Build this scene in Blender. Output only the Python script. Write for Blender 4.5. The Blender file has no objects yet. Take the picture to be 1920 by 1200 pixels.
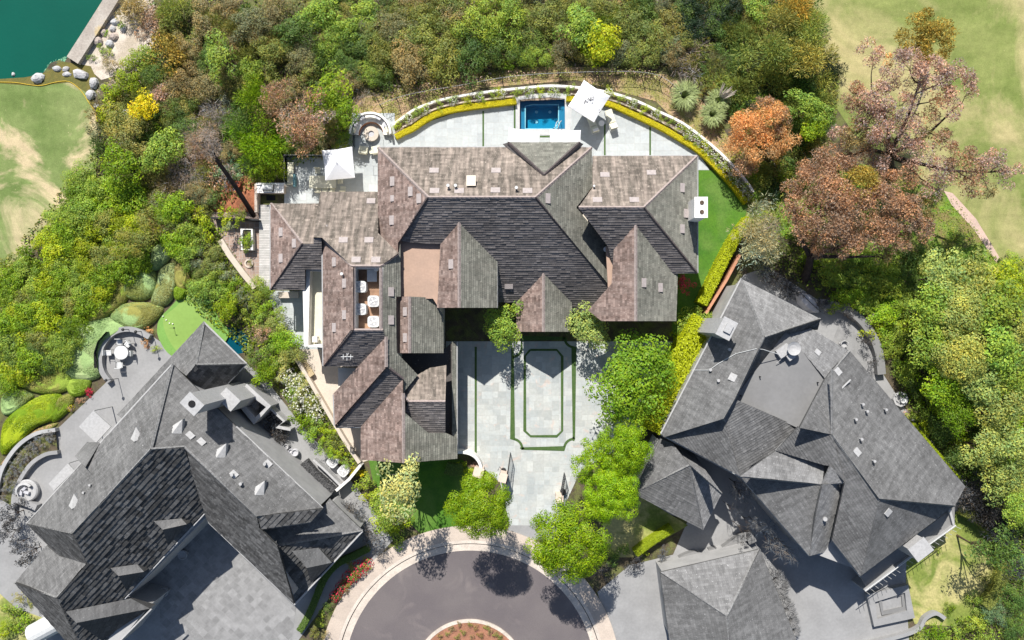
import bpy, math, random
from mathutils import Vector, Matrix
from mathutils.geometry import tessellate_polygon
random.seed(7)
R = math.radians
scene = bpy.context.scene
# ---------------------------------------------------------------- camera
S, H = 0.048, 70.0                       # metres per photo pixel on the ground, camera height
cam = bpy.data.cameras.new('camera'); camo = bpy.data.objects.new('camera', cam)
scene.collection.objects.link(camo); scene.camera = camo
camo.location = (0, 0, H); camo.rotation_euler = (0, 0, 0)
cam.sensor_width = 36; cam.angle = 2*math.atan(960*S/H); cam.clip_end = 2000
# ---------------------------------------------------------------- light
SUN_EL, SH = 49.0, (0.25, -1.0)          # elevation, direction shadows fall
sun_az = math.atan2(-SH[1], -SH[0])
d = Vector((math.cos(sun_az)*math.cos(R(SUN_EL)), math.sin(sun_az)*math.cos(R(SUN_EL)), math.sin(R(SUN_EL))))
sl = bpy.data.lights.new('sun', 'SUN'); sl.energy = 5.0; sl.angle = R(0.5); sl.color = (1, .955, .89)
so = bpy.data.objects.new('sun', sl); scene.collection.objects.link(so)
so.rotation_euler = d.to_track_quat('Z', 'Y').to_euler(); so.location = (0, 30, 60)
w = bpy.data.worlds.new('World'); scene.world = w; w.use_nodes = True
nt = w.node_tree; bgn = nt.nodes['Background']
sky = nt.nodes.new('ShaderNodeTexSky'); sky.sky_type = 'NISHITA'; sky.sun_disc = False
sky.sun_elevation = R(SUN_EL); sky.sun_rotation = math.pi/2 - sun_az
nt.links.new(sky.outputs[0], bgn.inputs[0]); bgn.inputs[1].default_value = 0.082
vs = scene.view_settings; vs.view_transform = 'Standard'; vs.look = 'None'; vs.exposure = 0.45; vs.gamma = 1
vs.use_curve_mapping = False
# ---------------------------------------------------------------- helpers
COL = scene.collection
def W(px, py, z=0.0):
    k = (H-z)/H*S
    return Vector(((px-960)*k, (600-py)*k, z))
def WL(pts, z=0.0): return [W(p[0], p[1], z) for p in pts]

class MB:
    def __init__(s): s.v=[]; s.f=[]; s.t=[]; s.uv=[]; s.c=[]
    def poly(s, pts, t=.5, uv=None, c=None):
        n=len(s.v); s.v += [tuple(p) for p in pts]; s.f.append(tuple(range(n, n+len(pts))))
        s.t.append(t); s.uv.append(uv); s.c.append(c)
    def prism(s, pts, z0, z1, t=.5, bottom=True):
        a=[(p[0],p[1],z1) for p in pts]; b=[(p[0],p[1],z0) for p in pts]
        s.ngon(a, t)
        if bottom: s.ngon(b[::-1], t)
        n=len(pts)
        for i in range(n):
            j=(i+1)%n; s.poly([b[i], b[j], a[j], a[i]], t)
    def ngon(s, pts, t=.5, holes=None):
        loops=[[Vector(p) for p in pts]]+[[Vector(p) for p in h] for h in (holes or [])]
        flat=[p for l in loops for p in l]; n=len(s.v); s.v += [tuple(p) for p in flat]
        if not holes and len(pts)<=4:
            s.f.append(tuple(range(n,n+len(pts)))); s.t.append(t); s.uv.append(None); s.c.append(None); return
        for tri in tessellate_polygon(loops):
            a,b,c=[flat[i] for i in tri]
            if len(holes or [])or 1:
                s.f.append((n+tri[0],n+tri[1],n+tri[2])); s.t.append(t); s.uv.append(None); s.c.append(None)
    def box(s, c, size, rz=0, t=.5, taper=1):
        cx,cy,cz=c; x,y,z=[q/2 for q in size]; ca,sa=math.cos(rz),math.sin(rz)
        def P(a,b,e):
            k = taper if e>0 else 1
            return (cx+(a*x*ca-b*y*sa)*k, cy+(a*x*sa+b*y*ca)*k, cz+e*z)
        q=[P(a,b,e) for e in(-1,1) for (a,b) in((-1,-1),(1,-1),(1,1),(-1,1))]
        n=len(s.v); s.v+=q
        for f in((3,2,1,0),(4,5,6,7),(0,1,5,4),(1,2,6,5),(2,3,7,6),(3,0,4,7)):
            s.f.append(tuple(n+i for i in f)); s.t.append(t); s.uv.append(None); s.c.append(None)
    def tube(s, pts, r, n=8, t=.5, cap=True):
        pts=[Vector(p) for p in pts]; rr = r if isinstance(r,(list,tuple)) else [r]*len(pts)
        base=len(s.v); up=Vector((0,0,1)); prev=None
        for i,p in enumerate(pts):
            dd=(pts[min(i+1,len(pts)-1)]-pts[max(i-1,0)]).normalized()
            a = dd.cross(up) if prev is None else prev - dd*prev.dot(dd)
            if a.length<1e-4: a=dd.cross(Vector((1,0,0)))
            a.normalize(); b=dd.cross(a); prev=a
            for k in range(n):
                q=2*math.pi*k/n; s.v.append(tuple(p+(a*math.cos(q)+b*math.sin(q))*rr[i]))
        for i in range(len(pts)-1):
            for k in range(n):
                k2=(k+1)%n; s.f.append((base+i*n+k, base+(i+1)*n+k, base+(i+1)*n+k2, base+i*n+k2)); s.t.append(t); s.uv.append(None); s.c.append(None)
        if cap:
            for i in (0, len(pts)-1):
                fr=[base+i*n+k for k in range(n)]
                s.f.append(tuple(fr if i==0 else fr[::-1])); s.t.append(t); s.uv.append(None); s.c.append(None)
    def lathe(s, c, prof, n=24, t=.5, a0=0, a1=2*math.pi):
        base=len(s.v); full=abs(a1-a0-2*math.pi)<1e-6; m=n if full else n+1
        for (r,z) in prof:
            for k in range(m):
                q=a0+(a1-a0)*k/n; s.v.append((c[0]+r*math.cos(q), c[1]+r*math.sin(q), c[2]+z))
        for i in range(len(prof)-1):
            for k in range(n):
                k2=(k+1)%m; s.f.append((base+i*m+k, base+i*m+k2, base+(i+1)*m+k2, base+(i+1)*m+k)); s.t.append(t); s.uv.append(None); s.c.append(None)
    def strip(s, path, w0, w1, z0, z1, t=.5, closed=False):
        """a kerb, wall or band along a path: from offset w0 to w1, z0 to z1"""
        L=offset(path,w0,closed); Rr=offset(path,w1,closed); n=len(path)
        for i in range(n if closed else n-1):
            j=(i+1)%n
            a,b,c,dd=L[i],L[j],Rr[j],Rr[i]
            top=[(q.x,q.y,z1) for q in (a,b,c,dd)]; bot=[(q.x,q.y,z0) for q in (a,b,c,dd)]
            s.poly(top,t); s.poly([bot[0],bot[1],top[1],top[0]],t); s.poly([bot[2],bot[3],top[3],top[2]],t)
            if not closed and i==0: s.poly([bot[3],bot[0],top[0],top[3]],t)
            if not closed and i==n-2: s.poly([bot[1],bot[2],top[2],top[1]],t)
    def mesh(s, name, smooth=False, origin=None):
        m=bpy.data.meshes.new(name); v=s.v
        if origin is not None: v=[(a[0]-origin[0],a[1]-origin[1],a[2]-origin[2]) for a in v]
        m.from_pydata(v,[],s.f)
        at=m.attributes.new('tint','FLOAT','FACE'); at.data.foreach_set('value', s.t)
        if any(u is not None for u in s.uv):
            ul=m.uv_layers.new(name='UVMap'); arr=[]
            for f,u in zip(s.f,s.uv):
                for i in range(len(f)): arr += list(u[i]) if u is not None else [0.0,0.0]
            ul.data.foreach_set('uv', arr)
        if any(c is not None for c in s.c):
            ca=m.attributes.new('leafcol','FLOAT_COLOR','CORNER'); arr=[]
            for f,c in zip(s.f,s.c):
                c=c or (1,1,1); arr += [c[0],c[1],c[2],1.0]*len(f)
            ca.data.foreach_set('color', arr)
        if smooth: m.shade_smooth()
        return m
def offset(path, w, closed=False):
    P=[Vector((p[0],p[1])) for p in path]; out=[]; n=len(P)
    for i in range(n):
        a=P[(i-1)%n] if closed or i>0 else P[i]; b=P[(i+1)%n] if closed or i<n-1 else P[i]
        q=(b-a).normalized(); nn=Vector((-q.y,q.x)); k=1
        if 0<i<n-1 or closed:
            e=(P[i]-a).normalized(); k=1/max(.5,abs(Vector((-e.y,e.x)).dot(nn)))
        out.append(P[i]+nn*w*k)
    return out
ORG={}
def obj(name, mb, m, parent=None, smooth=False, local=False):
    org = None if (parent is None or local) else ORG.get(parent.name)
    me = mb.mesh(name, smooth, org) if isinstance(mb, MB) else mb
    o = bpy.data.objects.new(name, me); COL.objects.link(o)
    if m: me.materials.append(m)
    if parent:
        o.parent=parent; ORG[o.name]=ORG.get(parent.name,(0,0,0))
    return o
def tag(o, label=None, cat=None, group=None, kind=None):
    for k,v in (('label',label),('category',cat),('group',group),('kind',kind)):
        if v: o[k]=v
    return o
def thing(name, loc, label, cat, group=None, rz=0):
    o=bpy.data.objects.new(name,None); COL.objects.link(o); o.location=loc; o.rotation_euler=(0,0,rz); o.empty_display_size=.2
    ORG[o.name]=tuple(loc); return tag(o,label,cat,group)
def struct(name, mb, m): return tag(obj(name, mb, m), kind='structure')
def dup(root, loc, rz=0, label=None, scale=None):
    r=root.copy(); COL.objects.link(r); r.location=loc; r.rotation_euler=(0,0,rz)
    if scale: r.scale=(scale,)*3
    if label: r['label']=label
    for ch in list(root.children):
        c=ch.copy(); COL.objects.link(c); c.parent=r
        for g in ch.children:
            dd=g.copy(); COL.objects.link(dd); dd.parent=c
    return r
def catmull(pts, n=6, closed=False):
    P=[Vector(p[:2]) for p in pts]; out=[]; m=len(P)
    for i in range(m if closed else m-1):
        p0=P[(i-1)%m] if closed or i>0 else P[i]; p1=P[i]; p2=P[(i+1)%m]
        p3=P[(i+2)%m] if closed or i<m-2 else p2
        for k in range(n):
            t=k/n
            out.append(.5*((2*p1)+(p2-p0)*t+(2*p0-5*p1+4*p2-p3)*t*t+(3*p1-p0-3*p2+p3)*t**3))
    if not closed: out.append(P[-1])
    return [(q.x,q.y) for q in out]
def clip(poly, x0, x1, y0, y1):
    for ax,lim,sg in ((0,x0,1),(0,x1,-1),(1,y0,1),(1,y1,-1)):
        out=[]; n=len(poly)
        for i in range(n):
            a,b=poly[i],poly[(i+1)%n]; ia=(a[ax]-lim)*sg>=0; ib=(b[ax]-lim)*sg>=0
            if ia: out.append(a)
            if ia!=ib:
                k=(lim-a[ax])/(b[ax]-a[ax]); out.append((a[0]+(b[0]-a[0])*k, a[1]+(b[1]-a[1])*k))
        poly=out
        if len(poly)<3: return []
    return poly
def area(p): return .5*sum(p[i][0]*p[(i+1)%len(p)][1]-p[(i+1)%len(p)][0]*p[i][1] for i in range(len(p)))
def inside(p, poly):
    x,y=p; c=False; n=len(poly)
    for i in range(n):
        x1,y1=poly[i]; x2,y2=poly[(i+1)%n]
        if (y1>y)!=(y2>y) and x<(x2-x1)*(y-y1)/(y2-y1)+x1: c=not c
    return c
def ccw(p): return p if area([(q[0],q[1]) for q in p])>0 else p[::-1]
# ---------------------------------------------------------------- materials
def nodes(m): m.use_nodes=True; t=m.node_tree; return t, t.nodes['Principled BSDF']
def N(t, typ, **kw):
    n=t.nodes.new(typ)
    for k,v in kw.items(): setattr(n,k,v)
    return n
def mix(t, a, b, fac, mode='MIX'):
    n=N(t,'ShaderNodeMix',data_type='RGBA',blend_type=mode)
    for sock,val in ((n.inputs[6],a),(n.inputs[7],b),(n.inputs[0],fac)):
        if hasattr(val,'is_output') : t.links.new(val,sock)
        elif isinstance(val,(int,float)): sock.default_value=val
        else: sock.default_value=(*val,1)
    return n.outputs[2]
def noise(t, scale, detail=4, vec=None, rough=.55, dist=0):
    n=N(t,'ShaderNodeTexNoise'); n.inputs['Scale'].default_value=scale; n.inputs['Detail'].default_value=detail
    n.inputs['Roughness'].default_value=rough; n.inputs['Distortion'].default_value=dist
    if vec is None: vec=N(t,'ShaderNodeNewGeometry').outputs['Position']
    t.links.new(vec,n.inputs['Vector']); return n.outputs[0]
def ramp(t, v, lo, hi):
    n=N(t,'ShaderNodeMapRange'); n.inputs[1].default_value=lo; n.inputs[2].default_value=hi; t.links.new(v,n.inputs[0]); return n.outputs[0]
def math_(t, op, a, b):
    n=N(t,'ShaderNodeMath',operation=op)
    for s_,v in ((n.inputs[0],a),(n.inputs[1],b)):
        if hasattr(v,'is_output'): t.links.new(v,s_)
        else: s_.default_value=v
    return n.outputs[0]
def bump(t, b, v, strength, dist=.02):
    n=N(t,'ShaderNodeBump'); n.inputs['Strength'].default_value=strength; n.inputs['Distance'].default_value=dist
    t.links.new(v,n.inputs['Height']); t.links.new(n.outputs[0], b.inputs['Normal'])
def mat(name, c1, c2=None, scale=1.5, rough=.8, tint=0.0, fine=0.12, c3=None, s3=.15, lim=(.4,.62), lim3=(.45,.6), bmp=.3, metal=0, fscale=None):
    m=bpy.data.materials.new(name); t,b=nodes(m); c2=c2 or tuple(x*.8 for x in c1)
    col=mix(t,c1,c2,ramp(t,noise(t,scale,6),*lim))
    if c3: col=mix(t,col,c3,ramp(t,noise(t,s3,7,dist=.6),*lim3))
    if fine:
        f=ramp(t,noise(t,fscale or scale*9,4),.3,.7); g=N(t,'ShaderNodeMapRange'); g.inputs[3].default_value=1-fine; g.inputs[4].default_value=1+fine
        t.links.new(f,g.inputs[0]); col=mix(t,col,(0,0,0),1.0,'MULTIPLY') if False else vmul(t,col,g.outputs[0])
    if tint:
        a=N(t,'ShaderNodeAttribute',attribute_name='tint'); g=N(t,'ShaderNodeMapRange'); g.inputs[3].default_value=1-tint; g.inputs[4].default_value=1+tint
        t.links.new(a.outputs['Fac'],g.inputs[0]); col=vmul(t,col,g.outputs[0])
    t.links.new(col,b.inputs['Base Color']); b.inputs['Roughness'].default_value=rough; b.inputs['Metallic'].default_value=metal
    b.inputs['Specular IOR Level'].default_value=.3
    if bmp: bump(t,b,noise(t,(fscale or scale*9),3),bmp)
    return m
def vmul(t,col,f):
    n=N(t,'ShaderNodeVectorMath',operation='SCALE'); t.links.new(col,n.inputs[0]); t.links.new(f,n.inputs['Scale']); return n.outputs[0]
def shingle(name, c1, c2, c3, streak=.3, tint=.22):
    """weathered wood shingle; UV is metres along the eave and up the slope"""
    m=bpy.data.materials.new(name); t,b=nodes(m)
    uv=N(t,'ShaderNodeUVMap').outputs[0]
    br=N(t,'ShaderNodeTexBrick'); br.offset=.5; br.inputs['Scale'].default_value=1; br.inputs['Brick Width'].default_value=.17
    br.inputs['Row Height'].default_value=.22; br.inputs['Mortar Size'].default_value=.006; br.inputs['Bias'].default_value=0
    br.inputs['Color1'].default_value=(*c1,1); br.inputs['Color2'].default_value=(*c2,1); br.inputs['Mortar'].default_value=tuple(x*.45 for x in c1)+(1,)
    t.links.new(uv,br.inputs['Vector'])
    mp=N(t,'ShaderNodeMapping'); mp.inputs['Scale'].default_value=(2.2,.28,1); t.links.new(uv,mp.inputs[0])
    st=ramp(t,noise(t,1.2,5,mp.outputs[0]),.42,.7)
    col=mix(t,br.outputs[0],c3,math_(t,'MULTIPLY',st,streak))
    big=ramp(t,noise(t,.25,5),.35,.65)
    g=N(t,'ShaderNodeMapRange'); g.inputs[3].default_value=.84; g.inputs[4].default_value=1.14; t.links.new(big,g.inputs[0]); col=vmul(t,col,g.outputs[0])
    sp=ramp(t,noise(t,7,2),.66,.72); col=mix(t,col,tuple(min(1,x*1.7) for x in c3),math_(t,'MULTIPLY',sp,.55))
    a=N(t,'ShaderNodeAttribute',attribute_name='tint'); g=N(t,'ShaderNodeMapRange'); g.inputs[3].default_value=1-tint; g.inputs[4].default_value=1+tint
    t.links.new(a.outputs['Fac'],g.inputs[0]); col=vmul(t,col,g.outputs[0])
    t.links.new(col,b.inputs['Base Color']); b.inputs['Roughness'].default_value=.85; b.inputs['Specular IOR Level'].default_value=.2
    bump(t,b,br.outputs[1],-.35); return m
def leafmat(name, trans=.3, rough=.55):
    m=bpy.data.materials.new(name); t,b=nodes(m)
    oi=N(t,'ShaderNodeObjectInfo'); at=N(t,'ShaderNodeAttribute',attribute_name='leafcol')
    col=mix(t,oi.outputs['Color'],at.outputs['Color'],1.0,'MULTIPLY')
    t.links.new(col,b.inputs['Base Color']); b.inputs['Roughness'].default_value=rough; b.inputs['Specular IOR Level'].default_value=.35
    tr=N(t,'ShaderNodeBsdfTranslucent'); t.links.new(col,tr.inputs[0]); ms=N(t,'ShaderNodeMixShader'); ms.inputs[0].default_value=trans
    t.links.new(b.outputs[0],ms.inputs[1]); t.links.new(tr.outputs[0],ms.inputs[2]); t.links.new(ms.outputs[0],t.nodes['Material Output'].inputs[0]); return m
def grass(name, c1, c2, c3, s3, lim3, ang):
    """mown grass: blotches, worn straw patches, mowing streaks along ang and a fine grain"""
    m=bpy.data.materials.new(name); t,b=nodes(m); pos=N(t,'ShaderNodeNewGeometry').outputs['Position']
    mp=N(t,'ShaderNodeMapping'); mp.inputs['Rotation'].default_value=(0,0,ang); mp.inputs['Scale'].default_value=(.22,1.6,1); t.links.new(pos,mp.inputs[0])
    col=mix(t,c1,c2,ramp(t,noise(t,.22,7,rough=.65),.38,.62)); patch=noise(t,s3,9,rough=.62,dist=.8); col=mix(t,col,c3,ramp(t,patch,*lim3))
    for nz,lo,hi in ((noise(t,.55,4,mp.outputs[0]),.9,1.1),(noise(t,1.6,6,rough=.7),.86,1.14),(noise(t,14,3,rough=.8),.8,1.2)):
        g=N(t,'ShaderNodeMapRange'); g.inputs[1].default_value=.3; g.inputs[2].default_value=.7; g.inputs[3].default_value=lo; g.inputs[4].default_value=hi; t.links.new(nz,g.inputs[0]); col=vmul(t,col,g.outputs[0])
    sp=ramp(t,noise(t,5,3),.70,.74); col=mix(t,col,tuple(min(1,x*1.5) for x in c3),math_(t,'MULTIPLY',sp,.5))
    t.links.new(col,b.inputs['Base Color']); b.inputs['Roughness'].default_value=.9; b.inputs['Specular IOR Level'].default_value=.1; bump(t,b,noise(t,14,3),.5); return m
M={}
M['leaf']=leafmat('leaf'); M['bark']=mat('bark',(.12,.08,.055),(.07,.05,.035),3)
M['barkpale']=mat('pale_bark',(.42,.38,.33),(.3,.27,.23),3); M['barkdark']=mat('dark_bark',(.05,.035,.03),(.03,.022,.02),3)
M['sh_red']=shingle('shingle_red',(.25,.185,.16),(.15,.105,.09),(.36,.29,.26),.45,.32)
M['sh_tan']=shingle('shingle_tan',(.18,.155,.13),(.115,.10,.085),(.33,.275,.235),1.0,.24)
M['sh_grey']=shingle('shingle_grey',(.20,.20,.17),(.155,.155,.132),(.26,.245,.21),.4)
M['sh_shade']=shingle('shingle_south_shade',(.17,.155,.15),(.13,.12,.12),(.2,.18,.17),.3)  # darker shingle, mainly for south slopes: their shade is put into the colour
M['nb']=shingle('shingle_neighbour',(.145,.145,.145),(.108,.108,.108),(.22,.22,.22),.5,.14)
M['nbd']=shingle('shingle_neighbour_shade',(.10,.10,.10),(.065,.065,.065),(.14,.14,.14),.4,.4)  # darkened copy of the neighbour shingle; shade of slopes facing off the sun painted in
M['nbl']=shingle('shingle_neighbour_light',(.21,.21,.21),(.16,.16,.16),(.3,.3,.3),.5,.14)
M['cap_l']=mat('ridge_cap_pale',(.36,.3,.28),(.28,.23,.21),6); M['cap_d']=mat('ridge_cap_dark',(.11,.09,.09),(.07,.06,.06),6)
M['cap_g']=mat('ridge_cap_grey',(.24,.24,.24),(.15,.15,.15),6)
M['flat']=mat('flat_roof_tan',(.42,.29,.22),(.37,.26,.2),.6,fine=.06); M['flatorange']=mat('well_floor',(.36,.22,.14),(.22,.13,.085),.9,fine=.1)
M['flatgrey']=mat('flat_roof_grey',(.21,.21,.21),(.19,.19,.19),.4,fine=.05)
M['wall']=mat('stucco_cream',(.72,.66,.56),(.64,.58,.49),1,fine=.05); M['wallgrey']=mat('stucco_grey',(.38,.38,.38),(.33,.33,.33),1,fine=.05)
M['white']=mat('white_paint',(.82,.8,.76),(.74,.72,.69),1.2,fine=.05); M['canvas']=mat('white_canvas',(.86,.87,.9),(.82,.83,.86),.8,fine=.02,rough=.7)
M['vent']=mat('vent_metal',(.40,.355,.34),(.34,.30,.29),5); M['metal']=mat('light_metal',(.62,.63,.62),(.55,.56,.56),4,rough=.45); M['ventg']=mat('vent_grey',(.42,.42,.42),(.36,.36,.36),5)
M['dark']=mat('dark_metal',(.03,.03,.033),(.02,.02,.02),4,rough=.5); M['black']=mat('black',(.012,.012,.013),rough=.6)
M['pave']=mat('bluestone',(.44,.455,.435),(.38,.41,.41),.5,tint=.12,c3=(.49,.43,.39),s3=1.1,lim3=(.6,.68),fine=.07)
M['pave2']=mat('patio_stone',(.43,.46,.46),(.39,.42,.43),.5,tint=.08,fine=.06)
M['joint']=mat('joint_mortar',(.44,.44,.42),(.36,.36,.35),3)
M['turf']=mat('synthetic_turf',(.075,.18,.012),(.045,.135,.01),.5,c3=(.10,.19,.03),s3=.25,fine=.2,lim=(.38,.62),fscale=9)
M['turfstrip']=mat('turf_joint',(.05,.10,.025),(.07,.12,.035),5)
M['asphalt']=mat('asphalt',(.15,.132,.132),(.128,.112,.116),.25,fine=.14,c3=(.19,.165,.16),s3=.35,lim3=(.56,.7),fscale=25)
M['conc']=mat('concrete',(.52,.44,.37),(.46,.39,.33),.8,tint=.07,fine=.08); M['kerb']=mat('kerb_concrete',(.6,.53,.46),(.5,.44,.38),1)
M['pathbeige']=mat('beige_path',(.56,.49,.41),(.5,.44,.37),.6,fine=.06); M['soil']=mat('soil',(.10,.078,.05),(.06,.052,.03),1.1,c3=(.12,.13,.04),s3=.9,fine=.35)
M['mulch']=mat('dry_mulch',(.42,.29,.17),(.33,.23,.13),1.2,c3=(.26,.24,.08),s3=.6,fine=.3); M['redmulch']=mat('red_mulch',(.38,.14,.07),(.3,.12,.06),1.5,fine=.3)
M['island']=mat('island_soil',(.34,.16,.10),(.27,.13,.08),1.5,fine=.3); M['sand']=mat('pale_sand',(.6,.53,.45),(.5,.44,.37),1,c3=(.42,.36,.28),s3=.6,fine=.2)
M['fair']=grass('fairway',(.13,.185,.055),(.20,.25,.09),(.50,.41,.25),.11,(.51,.6),R(25))
M['fairr']=grass('fairway_right',(.15,.195,.05),(.23,.26,.085),(.40,.35,.17),.1,(.44,.6),R(55))
M['rough']=mat('rough_grass',(.15,.125,.03),(.11,.11,.025),1,fine=.2); M['grassbright']=mat('bright_grass',(.15,.26,.03),(.11,.2,.025),1,c3=(.2,.17,.06),s3=.5,fine=.3)
M['putting']=mat('putting_turf',(.22,.35,.08),(.2,.32,.07),.4,fine=.05); M['puttingfr']=mat('putting_fringe',(.17,.33,.07),(.15,.29,.06),1,fine=.1)
M['gpave']=mat('grey_concrete',(.30,.30,.30),(.26,.26,.26),.5,fine=.06); M['gstone']=mat('grey_flagstone',(.27,.27,.27),(.22,.22,.22),1.5,tint=.16,fine=.1)
M['glawn']=mat('back_lawn',(.2,.24,.05),(.14,.19,.035),.6,c3=(.42,.38,.16),s3=.35,fine=.2)
M['pathgrey']=mat('pale_coping',(.5,.5,.5),(.44,.45,.45),1,fine=.05); M['bed']=mat('bed_soil',(.33,.25,.19),(.24,.19,.14),1.2,fine=.3)
M['wood']=mat('grey_decking',(.52,.5,.48),(.42,.41,.39),2,tint=.14); M['brownpave']=mat('brown_paver',(.36,.26,.21),(.3,.22,.18),1.5,tint=.14)
M['cream']=mat('cream_cushion',(.68,.66,.52),(.62,.6,.47),2,fine=.03); M['teal']=mat('teal_cushion',(.12,.25,.28),(.1,.2,.23),2); M['greyc']=mat('grey_cushion',(.5,.5,.52),(.42,.42,.45),3)
M['rock']=mat('boulder_grey',(.5,.5,.5),(.36,.35,.35),1.6,fine=.2,bmp=.6); M['rockpink']=mat('boulder_tan',(.5,.42,.36),(.38,.32,.28),1.6,fine=.2,bmp=.6)
M['seawall']=mat('seawall_concrete',(.42,.38,.33),(.33,.29,.25),.7,c3=(.46,.36,.2),s3=.4,lim3=(.58,.66),fine=.15); M['pinkpath']=mat('cart_path',(.55,.4,.33),(.48,.36,.3),1)
M['wicker']=mat('wicker',(.5,.4,.24),(.42,.33,.2),4); M['terracotta']=mat('terracotta',(.5,.25,.15),(.42,.2,.12),1.5); M['copper']=mat('rust_red',(.35,.1,.05),(.3,.08,.04),3)
M['pillar']=mat('pillar_stucco',(.68,.56,.46),(.6,.5,.42),2); M['yellowrope']=mat('yellow_rope',(.6,.42,.04)); M['net']=mat('shore_weed',(.22,.5,.3),(.3,.5,.35),3)
def water(name, c, rough=.06, sc=1.2, st=.12):
    m=bpy.data.materials.new(name); t,b=nodes(m)
    t.links.new(mix(t,c,tuple(x*.85 for x in c),ramp(t,noise(t,.08,3),.4,.6)),b.inputs['Base Color'])
    b.inputs['Roughness'].default_value=rough; bump(t,b,noise(t,sc,3),st,.05); return m
M['lake']=water('lake_water',(.002,.085,.055),.12,2.5,.15); M['pond']=water('pond_water',(.003,.07,.11))
def clear(name, c, gl=1.33, bm=.06):
    """a clear sheet: light and sight pass through it tinted, the sky glints off it"""
    m=bpy.data.materials.new(name); m.use_nodes=True; t=m.node_tree; t.nodes.clear(); o=N(t,'ShaderNodeOutputMaterial')
    a=N(t,'ShaderNodeBsdfTransparent'); a.inputs[0].default_value=(*c,1); g=N(t,'ShaderNodeBsdfGlossy'); g.inputs['Roughness'].default_value=.04; f=N(t,'ShaderNodeFresnel'); f.inputs[0].default_value=gl
    x=N(t,'ShaderNodeMixShader'); t.links.new(f.outputs[0],x.inputs[0]); t.links.new(a.outputs[0],x.inputs[1]); t.links.new(g.outputs[0],x.inputs[2]); t.links.new(x.outputs[0],o.inputs[0])
    bp=N(t,'ShaderNodeBump'); bp.inputs['Strength'].default_value=bm; t.links.new(noise(t,2.5,2),bp.inputs['Height']); t.links.new(bp.outputs[0],g.inputs['Normal']); return m
M['poolwater']=clear('pool_water',(.70,.93,.98)); M['pooltile']=mat('pool_plaster',(.0,.25,.41),(.0,.235,.39),.8,fine=.03); M['poolstep']=mat('pool_bench',(.03,.2,.33),(.03,.19,.31),1,fine=.04)
M['poolline']=mat('pool_tile_line',(.55,.75,.8)); M['glass']=clear('glass',(.8,.93,.95),1.45,0)
M['window']=bpy.data.materials.new('window_glass'); t,b=nodes(M['window']); b.inputs['Base Color'].default_value=(.02,.03,.04,1); b.inputs['Roughness'].default_value=.06
# ---------------------------------------------------------------- foliage
def rv(rng):
    while True:
        v=Vector((rng.uniform(-1,1),rng.uniform(-1,1),rng.uniform(-1,1)))
        if .05<v.length<1: return v.normalized()
def leafcard(mb, p, n, s, rng, c, asp=.55):
    a=n.cross(rv(rng))
    if a.length<1e-3: return
    a.normalize(); b=n.cross(a); a=a*s*.5; b=b*s*.5*asp
    mb.poly([p-a, p-b+a*.1, p+a, p+b+a*.1], .5, None, c)
def needle(mb, p, dd, L, wd, rng, c):
    a=dd.cross(rv(rng)); 
    if a.length<1e-3: return
    a=a.normalized()*wd; mb.poly([p-a, p+dd*L*.6-a*.8, p+dd*L, p+dd*L*.6+a*.8, p+a], .5, None, c)
def hue(rng, clump, amt=.3, yel=.2):
    k=(1+rng.uniform(-amt,amt))*(.78+.44*clump); y=rng.uniform(-yel,yel)+(clump-.5)*yel
    return (max(0,k*(1+y)), k, max(0,k*(1-y*1.2)))
def puff(mb, c, r, n, leaf, rng, style='broad', clump=None, base=(1,1,1), asp=.55, squash=.8):
    tight=style=='tight'; style='broad' if tight else style
    cl=rng.random() if clump is None else clump
    for _ in range(n):
        dv=rv(rng); 
        if dv.z<-.35 and rng.random()<.7: dv.z=-dv.z
        rad=r*(1-.5*rng.random()**2.6)
        p=c+Vector((dv.x*rad,dv.y*rad,dv.z*rad*squash))
        h=hue(rng,cl); col=(base[0]*h[0],base[1]*h[1],base[2]*h[2])
        if style=='broad':
            nn=(dv*(1.1 if tight else .8)+Vector((0,0,.1 if tight else .45))+rv(rng)*(.35 if tight else .5)).normalized(); leafcard(mb,p,nn,leaf*rng.uniform(.6,1.3),rng,col,asp)
        elif style=='needle':
            needle(mb,p,(dv+rv(rng)*.6+Vector((0,0,.15))).normalized(),leaf*rng.uniform(.7,1.6),leaf*.09,rng,col)
        elif style=='wispy':
            if rng.random()<.3: needle(mb,p,(dv*.6+rv(rng)+Vector((0,0,-.1))).normalized(),leaf*rng.uniform(.8,2),leaf*.07,rng,col)
            else: leafcard(mb,p,(dv*.5+rv(rng)).normalized(),leaf*rng.uniform(.5,1.1),rng,col,.6)
        else:
            needle(mb,p,(dv+rv(rng)*.8).normalized(),leaf*rng.uniform(1,2.5),leaf*.035,rng,col)
def crown(seed, r, h, style, leaf, npf, dens, pr=(.28,.5), z0=0, edge=.75):
    """uneven crown: puffs packed over a dome of radius r and height h above z0"""
    lk=.35 if style=='tight' else 1; rng=random.Random(seed); mb=MB(); ph=[rng.uniform(0,6.28) for _ in range(4)]
    for i in range(npf):
        q=rng.uniform(0,6.283); lob=1+lk*(.2*math.sin(2*q+ph[0])+.17*math.sin(3*q+ph[1])+.12*math.sin(5*q+ph[2]))
        rr=math.sqrt((i+.5)/npf)*edge*lob; pz=math.sqrt(max(.04,1-min(1,(rr/lob))**2))
        lvl=1 if rng.random()<.72 else rng.uniform(.3,.8)
        rad=r*rng.uniform(*pr)
        c=Vector((math.cos(q)*rr*r, math.sin(q)*rr*r, z0+max(rad*.5,(h-rad*.7)*pz*lvl)))
        puff(mb,c,rad,max(12,int(dens*rad*rad/(leaf*leaf))),leaf,rng,style)
    return mb.mesh('foliage')
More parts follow.
